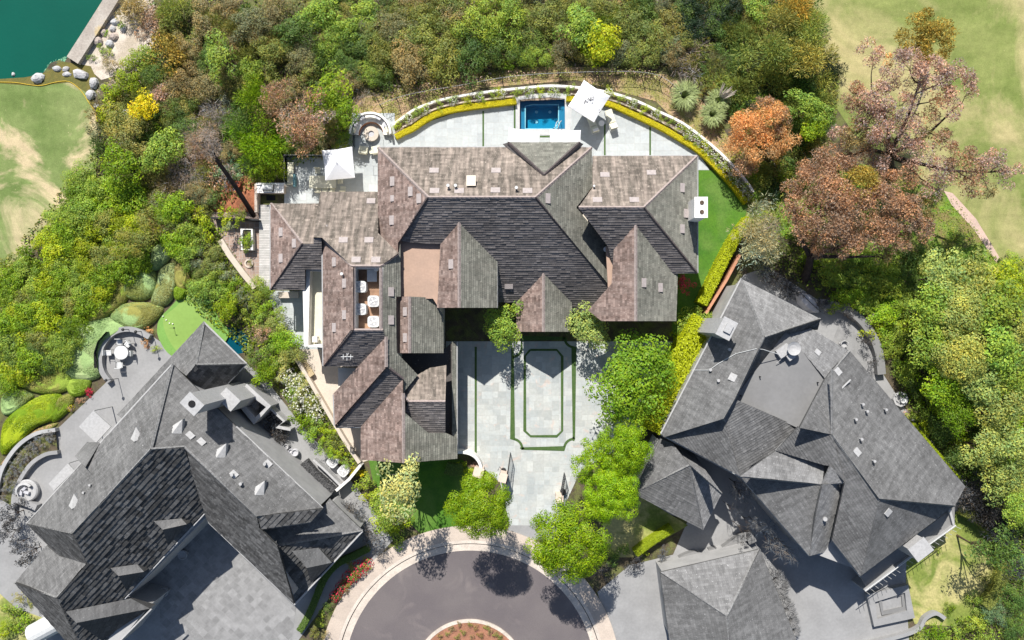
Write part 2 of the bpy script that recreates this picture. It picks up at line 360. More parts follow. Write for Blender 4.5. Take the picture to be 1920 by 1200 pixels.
def trunk(seed, r, h, z1=.55, n=5, th=.09):
    rng=random.Random(seed); mb=MB(); top=h*z1
    b=Vector((rng.uniform(-.05,.05)*r,0,top*.55)); mb.tube([(0,0,-.05),tuple(b*.6),tuple(b)],[th*1.3,th,th*.8],8)
    for i in range(n):
        q=6.283*i/n+rng.uniform(-.4,.4); e=Vector((math.cos(q)*r*.55,math.sin(q)*r*.55,h*rng.uniform(.6,.85)))
        mid=b.lerp(e,.5)+Vector((0,0,h*.06)); mb.tube([tuple(b),tuple(mid),tuple(e)],[th*.7,th*.45,th*.15],6)
        e2=mid+Vector((math.cos(q+.8)*r*.35,math.sin(q+.8)*r*.35,h*.2)); mb.tube([tuple(mid),tuple(e2)],[th*.35,th*.1],5)
    return mb.mesh('trunk')
LIB={}
def lib(kind, size, var):
    k=(kind,size,var)
    if k in LIB: return LIB[k]
    r={'s':.9,'m':1.8,'l':3.1}[size]; sd=hash_(kind)+var*17+{'s':1,'m':2,'l':3}[size]
    h=r*1.25; leaf={'s':.15,'m':.19,'l':.23}[size]; npf={'s':11,'m':24,'l':46}[size]
    if kind=='broad':  cm=crown(sd,r,h,'broad',leaf*.9,npf,10,(.22,.4),edge=.8)
    elif kind=='fine': cm=crown(sd,r,h*.9,'broad',leaf*.66,int(npf*1.2),7.5,(.2,.38),edge=.82)
    elif kind=='puffy':cm=crown(sd,r,h,'tight',leaf*.62,int(npf*2.1),13,(.16,.26),edge=.86)
    elif kind=='needle':cm=crown(sd,r,h*.9,'needle',leaf*1.4,npf,17,(.25,.45),edge=.78)
    elif kind=='wispy': cm=crown(sd,r,h*.9,'wispy',leaf*1.15,npf,11,(.22,.42),edge=.85)
    elif kind=='twig': cm=crown(sd,r,h*.8,'twig',leaf*1.9,npf,13,(.25,.45),edge=.8)
    else: cm=crown(sd,r,h,'broad',leaf,npf,4)
    LIB[k]=(cm, trunk(sd+5,r,h,.5,5,{'s':.03,'m':.07,'l':.13}[size]), r, h)
    for q in LIB[k][:2]:
        q.materials.append(None)
    return LIB[k]
def hash_(s): return sum(ord(c)*(i+3) for i,c in enumerate(s))*13
C=dict(og=(.25,.28,.055),dg=(.12,.20,.035),vd=(.018,.045,.018),bg=(.24,.38,.015),sg=(.16,.27,.006),hy=(.44,.50,.006),st=(.25,.39,.005),yg=(.35,.44,.012),ye=(.66,.58,.01),gy=(.22,.24,.11),
 br=(.32,.255,.10),rs=(.45,.28,.17),orr=(.74,.43,.18),pk=(.54,.37,.29),tw=(.45,.375,.32),si=(.36,.36,.22),go=(.42,.32,.06),mo=(.29,.28,.065),
 pg=(.33,.39,.09),lg=(.27,.38,.045),gr1=(.12,.12,.123),gr2=(.22,.22,.22),gr3=(.055,.055,.057),sage=(.31,.45,.17),sage2=(.40,.50,.22),wh=(.7,.7,.62),red=(.65,.03,.08),bl=(.20,.32,.14),wf=(.46,.49,.18))
CN=dict(og='olive',dg='dark green',vd='very dark green',bg='bright green',sg='saturated green',st='bright green',yg='yellow-green',ye='yellow',gy='grey-green',br='brownish',rs='rust-coloured',orr='orange',
 pk='dusty pink-brown',tw='bare grey-brown',si='silvery',go='golden olive',mo='mottled olive',pg='pale green',lg='leafy green',gr1='grey',gr2='pale grey',gr3='dark grey',wh='white-flowered',red='red-flowered',bl='blue-green',wf='cream-flowered')
KN=dict(broad='broadleaf',fine='small-leaved',puffy='dense clumpy',needle='needle-leaved',wispy='feathery',twig='twiggy')
PL=[]
def plant(px, py, rp, kind='broad', col='bg', h=None, tree=False, zb=0.0, desc=None, grp=None, flowers=None, bark='bark', name=None, cat=None, label=None, jit=True):
    """px,py: centre of the crown in the photo; rp: its radius in photo pixels"""
    r0=rp*S; size='s' if r0<1.35 else ('m' if r0<2.5 else 'l')
    cm,tm,r,hh=lib(kind,size,(len(PL)*7+int(px))%3); sc=r0/r*.93
    base_h = (h if h else (hh*sc+ (0 if not tree else 2.2)))
    lift = max(0, base_h-hh*sc)
    p=W(px,py,zb+lift+hh*sc*.55); org=Vector((p.x,p.y,zb))
    nm=name or ('tree' if tree or rp>=33 else 'shrub'); ct=cat or nm
    o=thing(nm,org,'x',ct); rz=random.uniform(0,6.28)
    c=bpy.data.objects.new('crown' if nm=='tree' else 'foliage',cm); COL.objects.link(c); c.parent=o; c.location=(0,0,lift); c.rotation_euler=(0,0,rz); ux=random.uniform(.95,1.06) if tree else random.uniform(.84,1.18); c.scale=(sc*ux*1.04,sc*(2.02-ux)*1.04,sc*random.uniform(.85,1.1))
    c.material_slots[0].link='OBJECT'; c.material_slots[0].material=M['leaf']
    base=C[col] if kind!='needle' or col[:2]=='gr' else tuple(x*1.35 for x in C[col]); j=random.uniform(.85,1.15) if jit else 1; y=random.uniform(-.1,.1) if jit else 0
    c.color=(base[0]*j*(1+y),base[1]*j,base[2]*j*(1-y),1)
    t=bpy.data.objects.new('trunk' if nm=='tree' else 'stem',tm); COL.objects.link(t); t.parent=o; t.rotation_euler=(0,0,rz); t.scale=(sc,sc,(lift+hh*sc)/hh)
    t.material_slots[0].link='OBJECT'; t.material_slots[0].material=M[bark]
    if flowers:
        fk=('fl',size)
        if fk not in LIB:
            rng=random.Random(5); mb=MB()
            for i in range({'s':90,'m':260,'l':520}[size]):
                dv=rv(rng); dv.z=abs(dv.z); q=Vector((dv.x*r*.92,dv.y*r*.92,dv.z*hh*.9))
                for k in range(3): leafcard(mb,q+rv(rng)*.05,(dv+rv(rng)*.5).normalized(),.13,rng,(1,1,1),.8)
            LIB[fk]=mb.mesh('blossom'); LIB[fk].materials.append(None)
        f=bpy.data.objects.new('blossom',LIB[fk]); COL.objects.link(f); f.parent=o; f.location=(0,0,lift); f.scale=(sc,)*3
        f.material_slots[0].link='OBJECT'; f.material_slots[0].material=M['leaf']; f.color=(*C[flowers],1)
    if label: o['label']=label
    else: PL.append((o, desc or f"{CN[col]} {KN[kind]} {nm}", px, py))
    if grp: o['group']=grp
    return o
import numpy as np
def fill(poly, sp, rr, cols, kinds, label, h=1.8, seed=1, nm='undergrowth'):
    """the mass of small shrubs nobody could count between the ones that stand out: one object"""
    rng=random.Random(seed); xs=[p[0] for p in poly]; ys=[p[1] for p in poly]; pts=[]
    for _ in range(6000):
        p=(rng.uniform(min(xs),max(xs)),rng.uniform(min(ys),max(ys)))
        if inside(p,poly) and not any((p[0]-q[0])**2+(p[1]-q[1])**2<sp*sp for q in pts): pts.append(p)
    VV=[];LL=[];NN=[];CC=[];off=0
    for p in pts:
        c=C[rng.choices([a for a,_ in cols],[b for _,b in cols])[0]]; k=rng.choices([a for a,_ in kinds],[b for _,b in kinds])[0]
        rp=rng.uniform(*rr); r0=rp*S; size='s' if r0<1.35 else 'm'; cm,tm,r,hh=lib(k,size,rng.randrange(3)); sc=r0/r*.93; zs=min(sc,h/hh*1.0)
        me=cm; nv=len(me.vertices); v=np.empty(nv*3,np.float32); me.vertices.foreach_get('co',v); v=v.reshape(-1,3); q=rng.uniform(0,6.28); ca,sa=math.cos(q),math.sin(q)
        w_=W(p[0],p[1],h*.5); x=(v[:,0]*ca-v[:,1]*sa)*sc+w_.x; y=(v[:,0]*sa+v[:,1]*ca)*sc+w_.y; VV.append(np.stack([x,y,v[:,2]*zs],1))
        nl=len(me.loops); li=np.empty(nl,np.int32); me.loops.foreach_get('vertex_index',li); LL.append(li+off); off+=nv
        npn=np.empty(len(me.polygons),np.int32); me.polygons.foreach_get('loop_total',npn); NN.append(npn)
        ca_=np.empty(nl*4,np.float32); me.attributes['leafcol'].data.foreach_get('color',ca_); ca_=ca_.reshape(-1,4); j=rng.uniform(.8,1.15); ca_[:,:3]*=np.array(c,np.float32)*j; CC.append(ca_)
    V=np.concatenate(VV);Lp=np.concatenate(LL);Nn=np.concatenate(NN);Cc=np.concatenate(CC)
    me=bpy.data.meshes.new('undergrowth'); me.vertices.add(len(V)); me.vertices.foreach_set('co',V.ravel()); me.loops.add(len(Lp)); me.loops.foreach_set('vertex_index',Lp)
    me.polygons.add(len(Nn)); st=np.concatenate([[0],np.cumsum(Nn)[:-1]]).astype(np.int32); me.polygons.foreach_set('loop_start',st); me.update(calc_edges=True)
    at=me.attributes.new('leafcol','FLOAT_COLOR','CORNER'); at.data.foreach_set('color',Cc.ravel()); me.materials.append(M['leaf'])
    o=bpy.data.objects.new(nm,me); COL.objects.link(o); o.color=(1,1,1,1); tag(o,label,'undergrowth',kind='stuff'); return o
def limb_tree(name, label, base, clumps, leaf=.2, style='wispy', dens=26, th=.28, bark='barkdark', cat='tree', grp=None, fork=None, zb=0):
    """a tree whose every leaf clump hangs on a limb of its own; clumps: px,py,r_px,z,colour"""
    o=thing(name,W(*base,zb),label,cat,grp); rng=random.Random(len(label)); mb=MB(); tb=MB(); B=W(*base,zb)
    F=W(*fork) if fork else B+Vector((0,0,2)); tb.tube([B-Vector((0,0,.1)),B.lerp(F,.5)+Vector((.1,0,0)),F],[th*1.2,th,th*.85],9)
    # main boughs: clumps are gathered by direction, and every limb leaves the bough of its own side
    secs={}
    for q in clumps:
        c=W(q[0],q[1],q[3]); secs.setdefault(int((math.atan2(c.y-F.y,c.x-F.x)+math.pi)/(2*math.pi)*6)%6,[]).append(c)
    bough={}
    for k,cs in secs.items():
        far=max(cs,key=lambda c:(c-F).length); m=sum(cs,Vector())/len(cs); e_=m.lerp(far,.35); sw=Vector((-(e_-F).y,(e_-F).x,0))*rng.uniform(-.14,.14)
        pts=[F+Vector((0,0,-.3)),F.lerp(e_,.3)+sw*.7+Vector((0,0,.1)),F.lerp(e_,.6)+sw,e_-Vector((0,0,.2))]; bough[k]=pts; tb.tube(pts,[th*.6,th*.48,th*.34,th*.16],7)
    for (px,py,rp,z,cc) in clumps:
        c=W(px,py,z); r=rp*S*(H-z)/H*1.12; bp=bough[int((math.atan2(c.y-F.y,c.x-F.x)+math.pi)/(2*math.pi)*6)%6]
        cand=[bp[i].lerp(bp[i+1],t_) for i in range(3) for t_ in (.2,.6,.95)]; st=min(cand,key=lambda p:(p-c).length+.35*(p-F).length)
        m=st.lerp(c,.5)+Vector((rng.uniform(-.3,.3),rng.uniform(-.3,.3),rng.uniform(0,.3))); e=c+Vector((0,0,r*.3)); wd=th*min(.3,.1+r*.07)
        tb.tube([st,st.lerp(m,.5)+rv(rng)*.12,m,m.lerp(e,.6)+rv(rng)*.15,e],[wd,wd*.85,wd*.65,wd*.4,wd*.15],6)
        for k in range(5):
            dv=rv(rng); dv.z=abs(dv.z)*.6; q=c+dv*r*.9; s0=m.lerp(e,rng.uniform(.4,.95)); tb.tube([s0,s0.lerp(q,.5)+rv(rng)*.1,q],[wd*.3,wd*.2,wd*.06],4)
        npf=max(5,int(9*r)); base_c=C[cc]
        for k in range(npf):
            dv=rv(rng); cen=c+Vector((dv.x*r*.68,dv.y*r*.68,abs(dv.z)*r*.5)); pr=r*rng.uniform(.26,.42)
            puff(mb,cen,pr,max(10,int(dens*pr*pr/(leaf*leaf))),leaf,rng,style,None,base_c)
    cr=obj('crown',mb,M['leaf'],o); cr.color=(1,1,1,1); obj('trunk',tb,M[bark],o); return o
def grassclump(px,py,rp,label,col=(.3,.36,.14),plume=False,z=.9):
    p=W(px,py,z); o=thing('grass_clump',(p.x,p.y,0),label,'plant'); rng=random.Random(int(px)); mb=MB(); r=rp*S
    for i in range(420):
        q=rng.uniform(0,6.283); L=r*rng.uniform(.6,1.1); pts=[Vector((p.x,p.y,.1)) + Vector((math.cos(q)*L*k, math.sin(q)*L*k, z*1.5*math.sin(min(1,k*1.25)*2.1)*rng.uniform(.8,1))) for k in (.05,.4,.75,1)]
        s=Vector((-math.sin(q),math.cos(q),0))*.035; k=rng.uniform(.7,1.4); c=(col[0]*k,col[1]*k,col[2]*k)
        for a,b,w1,w2 in ((0,1,1,1),(1,2,1,.7),(2,3,.7,.1)): mb.poly([pts[a]-s*w1,pts[b]-s*w2,pts[b]+s*w2,pts[a]+s*w1],.5,None,c)
    obj('blades',mb,M['leaf'],o).color=(1,1,1,1)
    if plume:
        mb=MB()
        for i in range(14):
            q=rng.uniform(.2,1.5); a=Vector((p.x,p.y,.8)); e=a+Vector((math.cos(q)*r*rng.uniform(.7,1.4),math.sin(q)*r*rng.uniform(.7,1.3),1.5))
            mb.tube([a.lerp(e,.35),a.lerp(e,.6),e],[.02,.07,.02],5)
        obj('plume',mb,M['pathbeige'],o)
    return o
def mound(poly, h, label, c1, c2, name='topiary_mound', cat='clipped shrub', leafs=1.0, z0=0, grp=None, tuft=.1):
    """clipped ground-hugging mound: a domed body clothed in small leaf faces"""
    pts=catmull([W(x,y,h*.6).to_2d() for x,y in poly],4,True); n=len(pts)
    cx=sum(p[0] for p in pts)/n; cy=sum(p[1] for p in pts)/n; pts=[(cx+(p[0]-cx)*1.08,cy+(p[1]-cy)*1.08) for p in pts]; rng=random.Random(int(abs(cx*100)))
    h*=.55; o=thing(name,(cx,cy,z0),label,cat,grp); mb=MB(); rings=[1,.97,.9,.8,.66,.5,.33,.16]
    def zz(k,x,y): return z0+h*(1-k**5)**.5*(1+.07*math.sin(x*2.1+cy)+.07*math.cos(y*2.7))
    G=[[(cx+(p[0]-cx)*k,cy+(p[1]-cy)*k,zz(k,p[0]*k,p[1]*k) if k<1 else z0-.02) for p in pts] for k in rings]
    for a,b in zip(G,G[1:]):
        for i in range(n): j=(i+1)%n; mb.poly([a[i],a[j],b[j],b[i]])
    mb.poly(G[-1])
    key='mound'+str(c1)+str(c2)
    if key not in M: M[key]=mat('clipped_foliage',tuple(x*.85 for x in C[c1]),tuple(x*.85 for x in C[c2]),.45,fine=.3,lim=(.47,.56),fscale=14,bmp=.6)
    obj('body',mb,M[key],o,smooth=True)
    lf=MB(); A=abs(area(pts)); a1=Vector(C[c1] if isinstance(c1,str) else c1); a2=Vector(C[c2] if isinstance(c2,str) else c2)
    ph=rng.uniform(0,6)
    for _ in range(int(min(30000,A*520*leafs))):
        i=rng.randrange(n); j=(i+1)%n; k=math.sqrt(rng.random()); u=rng.random(); ex=pts[i][0]*(1-u)+pts[j][0]*u; ey=pts[i][1]*(1-u)+pts[j][1]*u
        x,y=cx+(ex-cx)*k,cy+(ey-cy)*k; mz=zz(min(.995,k),x,y); nn=(Vector((x-cx,y-cy,0)).normalized()*(k**4)*1.2+Vector((0,0,1))+rv(rng)*.55).normalized()
        f=.5+.5*math.sin(x*.9+ph)*math.cos(y*1.1+ph)+rng.uniform(-.25,.25); cc=a1.lerp(a2,max(0,min(1,f*1.6-.4)))*rng.uniform(.75,1.2)
        leafcard(lf,Vector((x,y,mz+.015)),nn,tuft*rng.uniform(.6,1.3),rng,tuple(cc),.6)
    obj('leaves',lf,M['leaf'],o).color=(1,1,1,1); return o
def hedge(path, wpx, h, label, col, name='hedge', z0=0, leaf=.1, dens=230, rough=.05, cat='hedge', flower=None, px=True):
    P=catmull([W(x,y,h+z0).to_2d() for x,y in path],4); hw=wpx*S*.5; rng=random.Random(len(label)+int(wpx))
    o=thing(name,(P[0][0],P[0][1],z0),label,cat); mb=MB(); mb.strip(P,-hw*.88,hw*.88,z0,z0+h*.9)
    key='hb'+col
    if key not in M: M[key]=mat('hedge_core',tuple(x*.7 for x in C[col]),tuple(x*.5 for x in C[col]),6,fine=.3)
    obj('body',mb,M[key],o); lf=MB(); b=C[col]
    for (x0,y0),(x1,y1) in zip(P,P[1:]):
        L=math.hypot(x1-x0,y1-y0); q=Vector((x1-x0,y1-y0)).normalized(); nn=Vector((-q.y,q.x,0))
        for _ in range(int(L*dens*(hw*2+h))):
            u=rng.random(); side=rng.choice((0,0,1,-1)) if h>.3 else 0; s_=rng.uniform(-1,1)
            c=Vector((x0+(x1-x0)*u,y0+(y1-y0)*u,z0))
            if side==0: p=c+nn*s_*hw*.98+Vector((0,0,h*(1-.12*s_**4)*rng.uniform(.9,1+rough))); n_=Vector((0,0,1))+nn*s_*.3
            else: p=c+nn*side*hw*rng.uniform(.86,1)+Vector((0,0,h*rng.random())); n_=nn*side+Vector((0,0,.3))
            k=rng.uniform(.7,1.25); fl=flower and rng.random()<.1; cc=tuple(x*k for x in (C[flower] if fl else b))
            leafcard(lf,p,(n_+rv(rng)*.6).normalized(),leaf*rng.uniform(.6,1.4),rng,cc,.6)
    obj('leaves',lf,M['leaf'],o).color=(1,1,1,1); return o
def rock(px,py,rx,ry,rot,label,m='rock',z=0,h=None,seed=None):
    rng=random.Random(seed or int(px*7+py)); mb=MB(); c=W(px,py,z+.2); a,b=rx*S,ry*S; hh=h or min(a,b)*1.0; n=9
    rings=[(1,0),(1.02,.35),(.82,.75),(.45,1.0)]; J=[[rng.uniform(.8,1.15) for _ in range(n)] for _ in rings]
    o=thing('boulder',(c.x,c.y,z),label,'rock','pale boulders along the shore'); V=[]
    for (k,e),jj in zip(rings,J):
        V.append([(c.x+(math.cos(6.283*i/n)*a*math.cos(rot)-math.sin(6.283*i/n)*b*math.sin(rot))*k*jj[i], c.y+(math.cos(6.283*i/n)*a*math.sin(rot)+math.sin(6.283*i/n)*b*math.cos(rot))*k*jj[i], z-.05+e*hh*(.8+.3*jj[i-1])) for i in range(n)])
    for A,B in zip(V,V[1:]):
        for i in range(n): j=(i+1)%n; mb.poly([A[i],A[j],B[j],B[i]])
    mb.poly(V[-1]); obj('stone',mb,M[m],o); return o
# ---------------------------------------------------------------- roofs
PLN={}
def plane(az, hi, lo):
    dv=Vector((math.cos(R(az)),math.sin(R(az)))); a=W(*hi); b=W(*lo); t=(hi[2]-lo[2])/((b.to_2d()-a.to_2d()).dot(dv))
    return dv,t,a.to_2d().dot(dv),hi[2]
def onplane(pl,px,py,off=0):
    dv,t,a0,z0=pl; g=W(px,py,0); A=g.x*dv.x+g.y*dv.y; z=(z0-t*(A-a0))/(1-t*A/H); z+=off; return W(px,py,z)
def roof(house, pts, az, hi, lo, m, course=.22, step=.045, thick=.22, name='roof', key=None, seed=0):
    pl=plane(az,hi,lo); 
    if key: PLN[key]=pl
    dv,t,a0,z0=pl; P=[onplane(pl,*p) for p in pts]
    up=Vector((-dv.x,-dv.y,t)).normalized(); e=Vector((-dv.y,dv.x,0)); nrm=e.cross(up)
    if nrm.z<0: e=-e; nrm=e.cross(up)
    O=P[0]; loc=[((p-O).dot(e),(p-O).dot(up)) for p in P]; loc=ccw(loc); mb=MB(); rng=random.Random(len(pts)*31+int(pts[0][0])+seed)
    def to3(u,v,l): return O+e*u+up*v+nrm*l
    mnv=min(q[1] for q in loc); mxv=max(q[1] for q in loc); mnu=min(q[0] for q in loc); mxu=max(q[0] for q in loc); v=mnv-.02; off=rng.uniform(0,9)
    while v<mxv:
        u=mnu-rng.uniform(0,.3)
        while u<mxu:
            wd=rng.uniform(.25,.8); q=clip(loc,u,u+wd,v,v+course)
            if len(q)>=3 and abs(area(q))>1e-4:
                l0=step*rng.uniform(.55,1.35); tt=rng.random()
                top=[to3(a,b,l0*(1-(b-v)/course)+.004) for a,b in q]
                mb.poly(top,tt,[(a+off,b-mnv) for a,b in q])
                lw=[a for a,b in q if abs(b-v)<1e-4]
                if len(lw)>=2:
                    a0_,a1_=min(lw),max(lw); mb.poly([to3(a0_,v,-.02),to3(a1_,v,-.02),to3(a1_,v,l0+.004),to3(a0_,v,l0+.004)],tt*.5,[(a0_+off,0.1)]*4)
            u+=wd
        v+=course
    n=len(P); PP=[to3(a,b,-.01) for a,b in loc]; QQ=[p-Vector((0,0,thick)) for p in PP]
    mb.ngon(QQ[::-1],.4)
    for i in range(n):
        j=(i+1)%n; mb.poly([QQ[i],QQ[j],PP[j]+nrm*.03,PP[i]+nrm*.03],.3)
    return obj(name,mb,M[m],house)
def rawroof(house, pts, m, thick=.2, name='roof'):
    mb=MB(); P=[W(*p) for p in pts]; P=ccw(P); n=len(P); O=P[0]
    nr=(P[1]-P[0]).cross(P[2]-P[0]).normalized(); e=Vector((-nr.y,nr.x,0)); e=e.normalized() if e.length>1e-3 else Vector((1,0,0)); u2=nr.cross(e)
    b=len(mb.v)
    for tri in tessellate_polygon([P]): 
        q=[P[i] for i in tri]
        if (q[1]-q[0]).cross(q[2]-q[0]).z<0: q=q[::-1]
        mb.poly(q,.5,[((p-O).dot(e)+7,(p-O).dot(u2)+50) for p in q])
    Q=[p-Vector((0,0,thick)) for p in P]
    for i in range(n): j=(i+1)%n; mb.poly([Q[i],Q[j],P[j],P[i]],.4)
    mb.ngon(Q[::-1],.4)
    return obj(name,mb,M[m],house)
def caps(house, lines, m, wd=.13, lift=.06):
    """ridge and hip caps: overlapping short pieces along each line of photo points with heights"""
    rng=random.Random(3)
    for a,b in lines:
        mb=MB()
        A=W(*a); B=W(*b); n=max(1,int((B-A).length/.35)); dd=(B-A).normalized(); s=dd.cross(Vector((0,0,1))).normalized()*wd; u=s.cross(dd).normalized()
        if u.z<0: u=-u
        for i in range(n):
            p=A.lerp(B,i/n); q=A.lerp(B,(i+1)/n); h1=lift+.03*rng.random(); h2=lift; t=rng.random()
            mb.poly([p-s-u*.02,q-s-u*.02,q+u*(h2+.03),p+u*(h1+.05)],t); mb.poly([p+u*(h1+.05),q+u*(h2+.03),q+s-u*.02,p+s-u*.02],t)
        obj('ridge_cap',mb,M[m],house)
def wallblock(house, pts, ze, z1, m='wall', z0=0):
    mb=MB(); mb.prism(ccw([(v.x,v.y) for v in WL(pts,ze)]),z0-.3,z1); return obj('wall',mb,M[m],house)
def gable(house, x0,x1,xr,y,ze,zr,inset=7,m='wall'):
    a=W(x0,y-inset,ze); b=W(x1,y-inset,ze); c=W(xr,y-inset,zr); mb=MB(); yy=a.y; f=[(a.x+.3,yy,ze-.6),(b.x-.3,yy,ze-.6),(b.x-.3,yy,ze-.25),(c.x,yy,zr-.35),(a.x+.3,yy,ze-.25)]
    g=[(p[0],p[1]+.25,p[2]) for p in f]; mb.ngon(f); mb.ngon(g[::-1])
    for i in range(5): j=(i+1)%5; mb.poly([f[j],f[i],g[i],g[j]])
    obj('gable',mb,M[m],house)
def windowS(house, x, y, z, wd, ht, rz=0, m='white'):
    """window facing -Y of its own frame at world point x,y"""
    mb=MB(); R_=Matrix.Rotation(rz,3,'Z'); c=Vector((x,y,z))
    def bx(mb,dx,dy,dz,sx,sy,sz): p=c+R_@Vector((dx,dy,dz)); mb.box(p,(sx,sy,sz),rz)
    for dx in (-wd/2,0,wd/2): bx(mb,dx,-.03,0,.07,.1,ht)
    for dz in (-ht/2,ht/2): bx(mb,0,-.03,dz,wd+.07,.12,.07)
    f=obj('window',mb,M[m],house); g=MB(); bx(g,0,.0,0,wd-.07,.04,ht-.07); gg=obj('pane',g,M['window'],f); return f
def flatvent(house, key, lst, wd, ht, m='vent', rot=None, name='roof_vent'):
    """low metal roof vents lying on the slope"""
    pl=PLN[key]; dv,t,a0,z0=pl; up=Vector((-dv.x,-dv.y,t)).normalized(); e=Vector((-dv.y,dv.x,0)); nr=e.cross(up); 
    if nr.z<0: nr=-nr
    for (px,py) in lst:
        p=onplane(pl,px,py); mb=MB(); q=[p+e*a*wd/2+up*b*ht/2 for a,b in((-1,-1),(1,-1),(1,1),(-1,1))]
        lo=[v-nr*.02 for v in q]; hi=[q[0]+nr*.16,q[1]+nr*.16,q[2]+nr*.07,q[3]+nr*.07]
        mb.poly(hi); 
        for i in range(4): j=(i+1)%4; mb.poly([lo[i],lo[j],hi[j],hi[i]],.3)
        obj(name,mb,M[m],house)
def pipes(house, key, lst, m='metal', r=.07, h=.45):
    for px,py in lst:
        p=onplane(PLN[key],px,py); mb=MB(); mb.tube([p-Vector((0,0,.1)),p+Vector((0,0,h))],r,10); mb.tube([p+Vector((0,0,h)),p+Vector((0,0,h+.12))],r*1.8,10); obj('vent_pipe',mb,M[m],house)
# ================================================================ ground and water
def sheet(name, pts, z, m, holes=None, smooth=False, st=True):
    mb=MB(); P=WL(catmull2(pts) if smooth else pts, z); P=ccw(P); mb.ngon(P,.5,holes=[WL(h,z) for h in (holes or [])])
    for i,f in enumerate(mb.f):                                   # every face looks up
        a,b,c=[Vector(mb.v[k]) for k in f[:3]]
        if (b-a).cross(c-a).z<0: mb.f[i]=f[::-1]
    return struct(name,mb,M[m]) if st else mb
def catmull2(pts): return catmull(pts,5,True)
def paving(name, pts, z, m, big=.95, small=.4, seed=1, gap=.012, joint='joint', rz=0):
    """irregular ashlar: a rectangle split again and again, each stone its own tone"""
    rng=random.Random(seed); P=[(v.x,v.y) for v in WL(pts,z)]; P=ccw(P); ca,sa=math.cos(-rz),math.sin(-rz)
    L=[(x*ca-y*sa,x*sa+y*ca) for x,y in P]; x0=min(p[0] for p in L);x1=max(p[0] for p in L);y0=min(p[1] for p in L);y1=max(p[1] for p in L); out=[]
    def split(a,b,c,d_):
        w_,h_=b-a,d_-c
        if max(w_,h_)<big or (w_<big*1.2 and h_<big*1.2 and rng.random()<.35): out.append((a,b,c,d_)); return
        if w_>h_: s=a+w_*rng.uniform(.35,.65); split(a,s,c,d_); split(s,b,c,d_)
        else: s=c+h_*rng.uniform(.35,.65); split(a,b,c,s); split(a,b,s,d_)
    split(x0,x1,y0,y1); mb=MB()
    for a,b,c,d_ in out:
        q=clip(L,a+gap,b-gap,c+gap,d_-gap)
        if len(q)>=3 and abs(area(q))>.005:
            mb.poly([(x*ca+y*sa,-x*sa+y*ca,z+.004) for x,y in q], rng.random()**1.0)
    if joint: sheet('paving_bed',pts,z,joint)
    return struct(name,mb,M[m])
def planks(name, pts, z, m, wd=.16, rz=0, gap=.008):
    P=ccw([(v.x,v.y) for v in WL(pts,z)]); ca,sa=math.cos(-rz),math.sin(-rz); L=[(x*ca-y*sa,x*sa+y*ca) for x,y in P]; mb=MB(); rng=random.Random(4)
    y=min(p[1] for p in L); y1=max(p[1] for p in L)
    while y<y1:
        q=clip(L,-999,999,y+gap,y+wd-gap)
        if len(q)>=3: mb.poly([(a*ca+b*sa,-a*sa+b*ca,z+.02) for a,b in q],rng.random())
        y+=wd
    sheet('deck_bed',pts,z,'dark'); return struct(name,mb,M[m])
POOL=[(974,187),(1000,184),(1030,182),(1060,185),(1060,243),(974,243)]
LAKE=[(-7000,-6000),(700,-6000),(700,-800),(232,-60),(203,-12),(160,60),(121,116),(112,112),(95,118),(86,130),(80,138),(62,142),(40,146),(0,149),(-60,152),(-7000,190)]
POND=[(412,612),(428,612),(452,618),(465,630),(466,645),(462,660),(446,664),(425,668),(410,650)]
SPA=[(1655,1118),(1693,1110),(1700,1140),(1664,1150)]
sheet('ground',[(-14000,-14000),(16000,-14000),(16000,15000),(-14000,15000)],0,'soil',holes=[POOL,LAKE,POND])
tag(obj('lake_bank',sheet('x',LAKE,-2.2,'soil',st=False),M['soil']),kind='structure')
struct('lake_water',sheet('x',[(p[0],p[1]) for p in LAKE],-.35,'lake',st=False),M['lake'])
mb=MB()
P=WL(LAKE,0)
for i in range(len(P)):
    a,b=P[i],P[(i+1)%len(P)]; mb.poly([(a.x,a.y,-2.2),(b.x,b.y,-2.2),(b.x,b.y,0),(a.x,a.y,0)])
struct('lake_edge',mb,M['soil'])
g1=.02
sheet('fairway',[(-2600,152),(0,151),(62,149),(82,148),(104,130),(130,122),(160,150),(175,190),(182,230),(180,330),(130,370),(90,430),(30,500),(-200,700),(-2600,1500)],g1,'fair')
sheet('rough_strip',[(-60,151),(0,148),(62,144),(90,134),(112,116),(122,116),(170,124),(180,145),(168,165),(178,200),(176,212),(160,172),(130,154),(95,158),(60,161),(0,156),(-60,156)],g1+.012,'rough')
sheet('fairway_right',[(1490,-60),(3600,-900),(3600,1400),(2050,640),(1930,500),(1872,488),(1832,420),(1785,365),(1700,330),(1600,250),(1560,190),(1530,80)],g1,'fairr')
sheet('cart_path',[(1770,358),(1786,362),(1830,410),(1876,486),(1868,492),(1826,430),(1785,385)],g1+.02,'pinkpath')
sheet('bright_grass',[(1450,300),(1600,300),(1790,370),(1880,500),(1830,530),(1560,540),(1540,470),(1400,420),(1370,350)],g1+.006,'grassbright')
sheet('sand_bank',[(222,-60),(275,-60),(300,60),(275,105),(240,135),(190,150),(165,128),(150,118),(205,40)],g1+.008,'sand')
sheet('dry_slope',[(655,190),(745,165),(870,140),(1000,126),(1130,126),(1250,140),(1300,170),(1350,230),(1390,300),(1340,300),(1230,190),(1080,150),(900,165),(740,240),(700,260),(660,240)],g1+.004,'mulch')
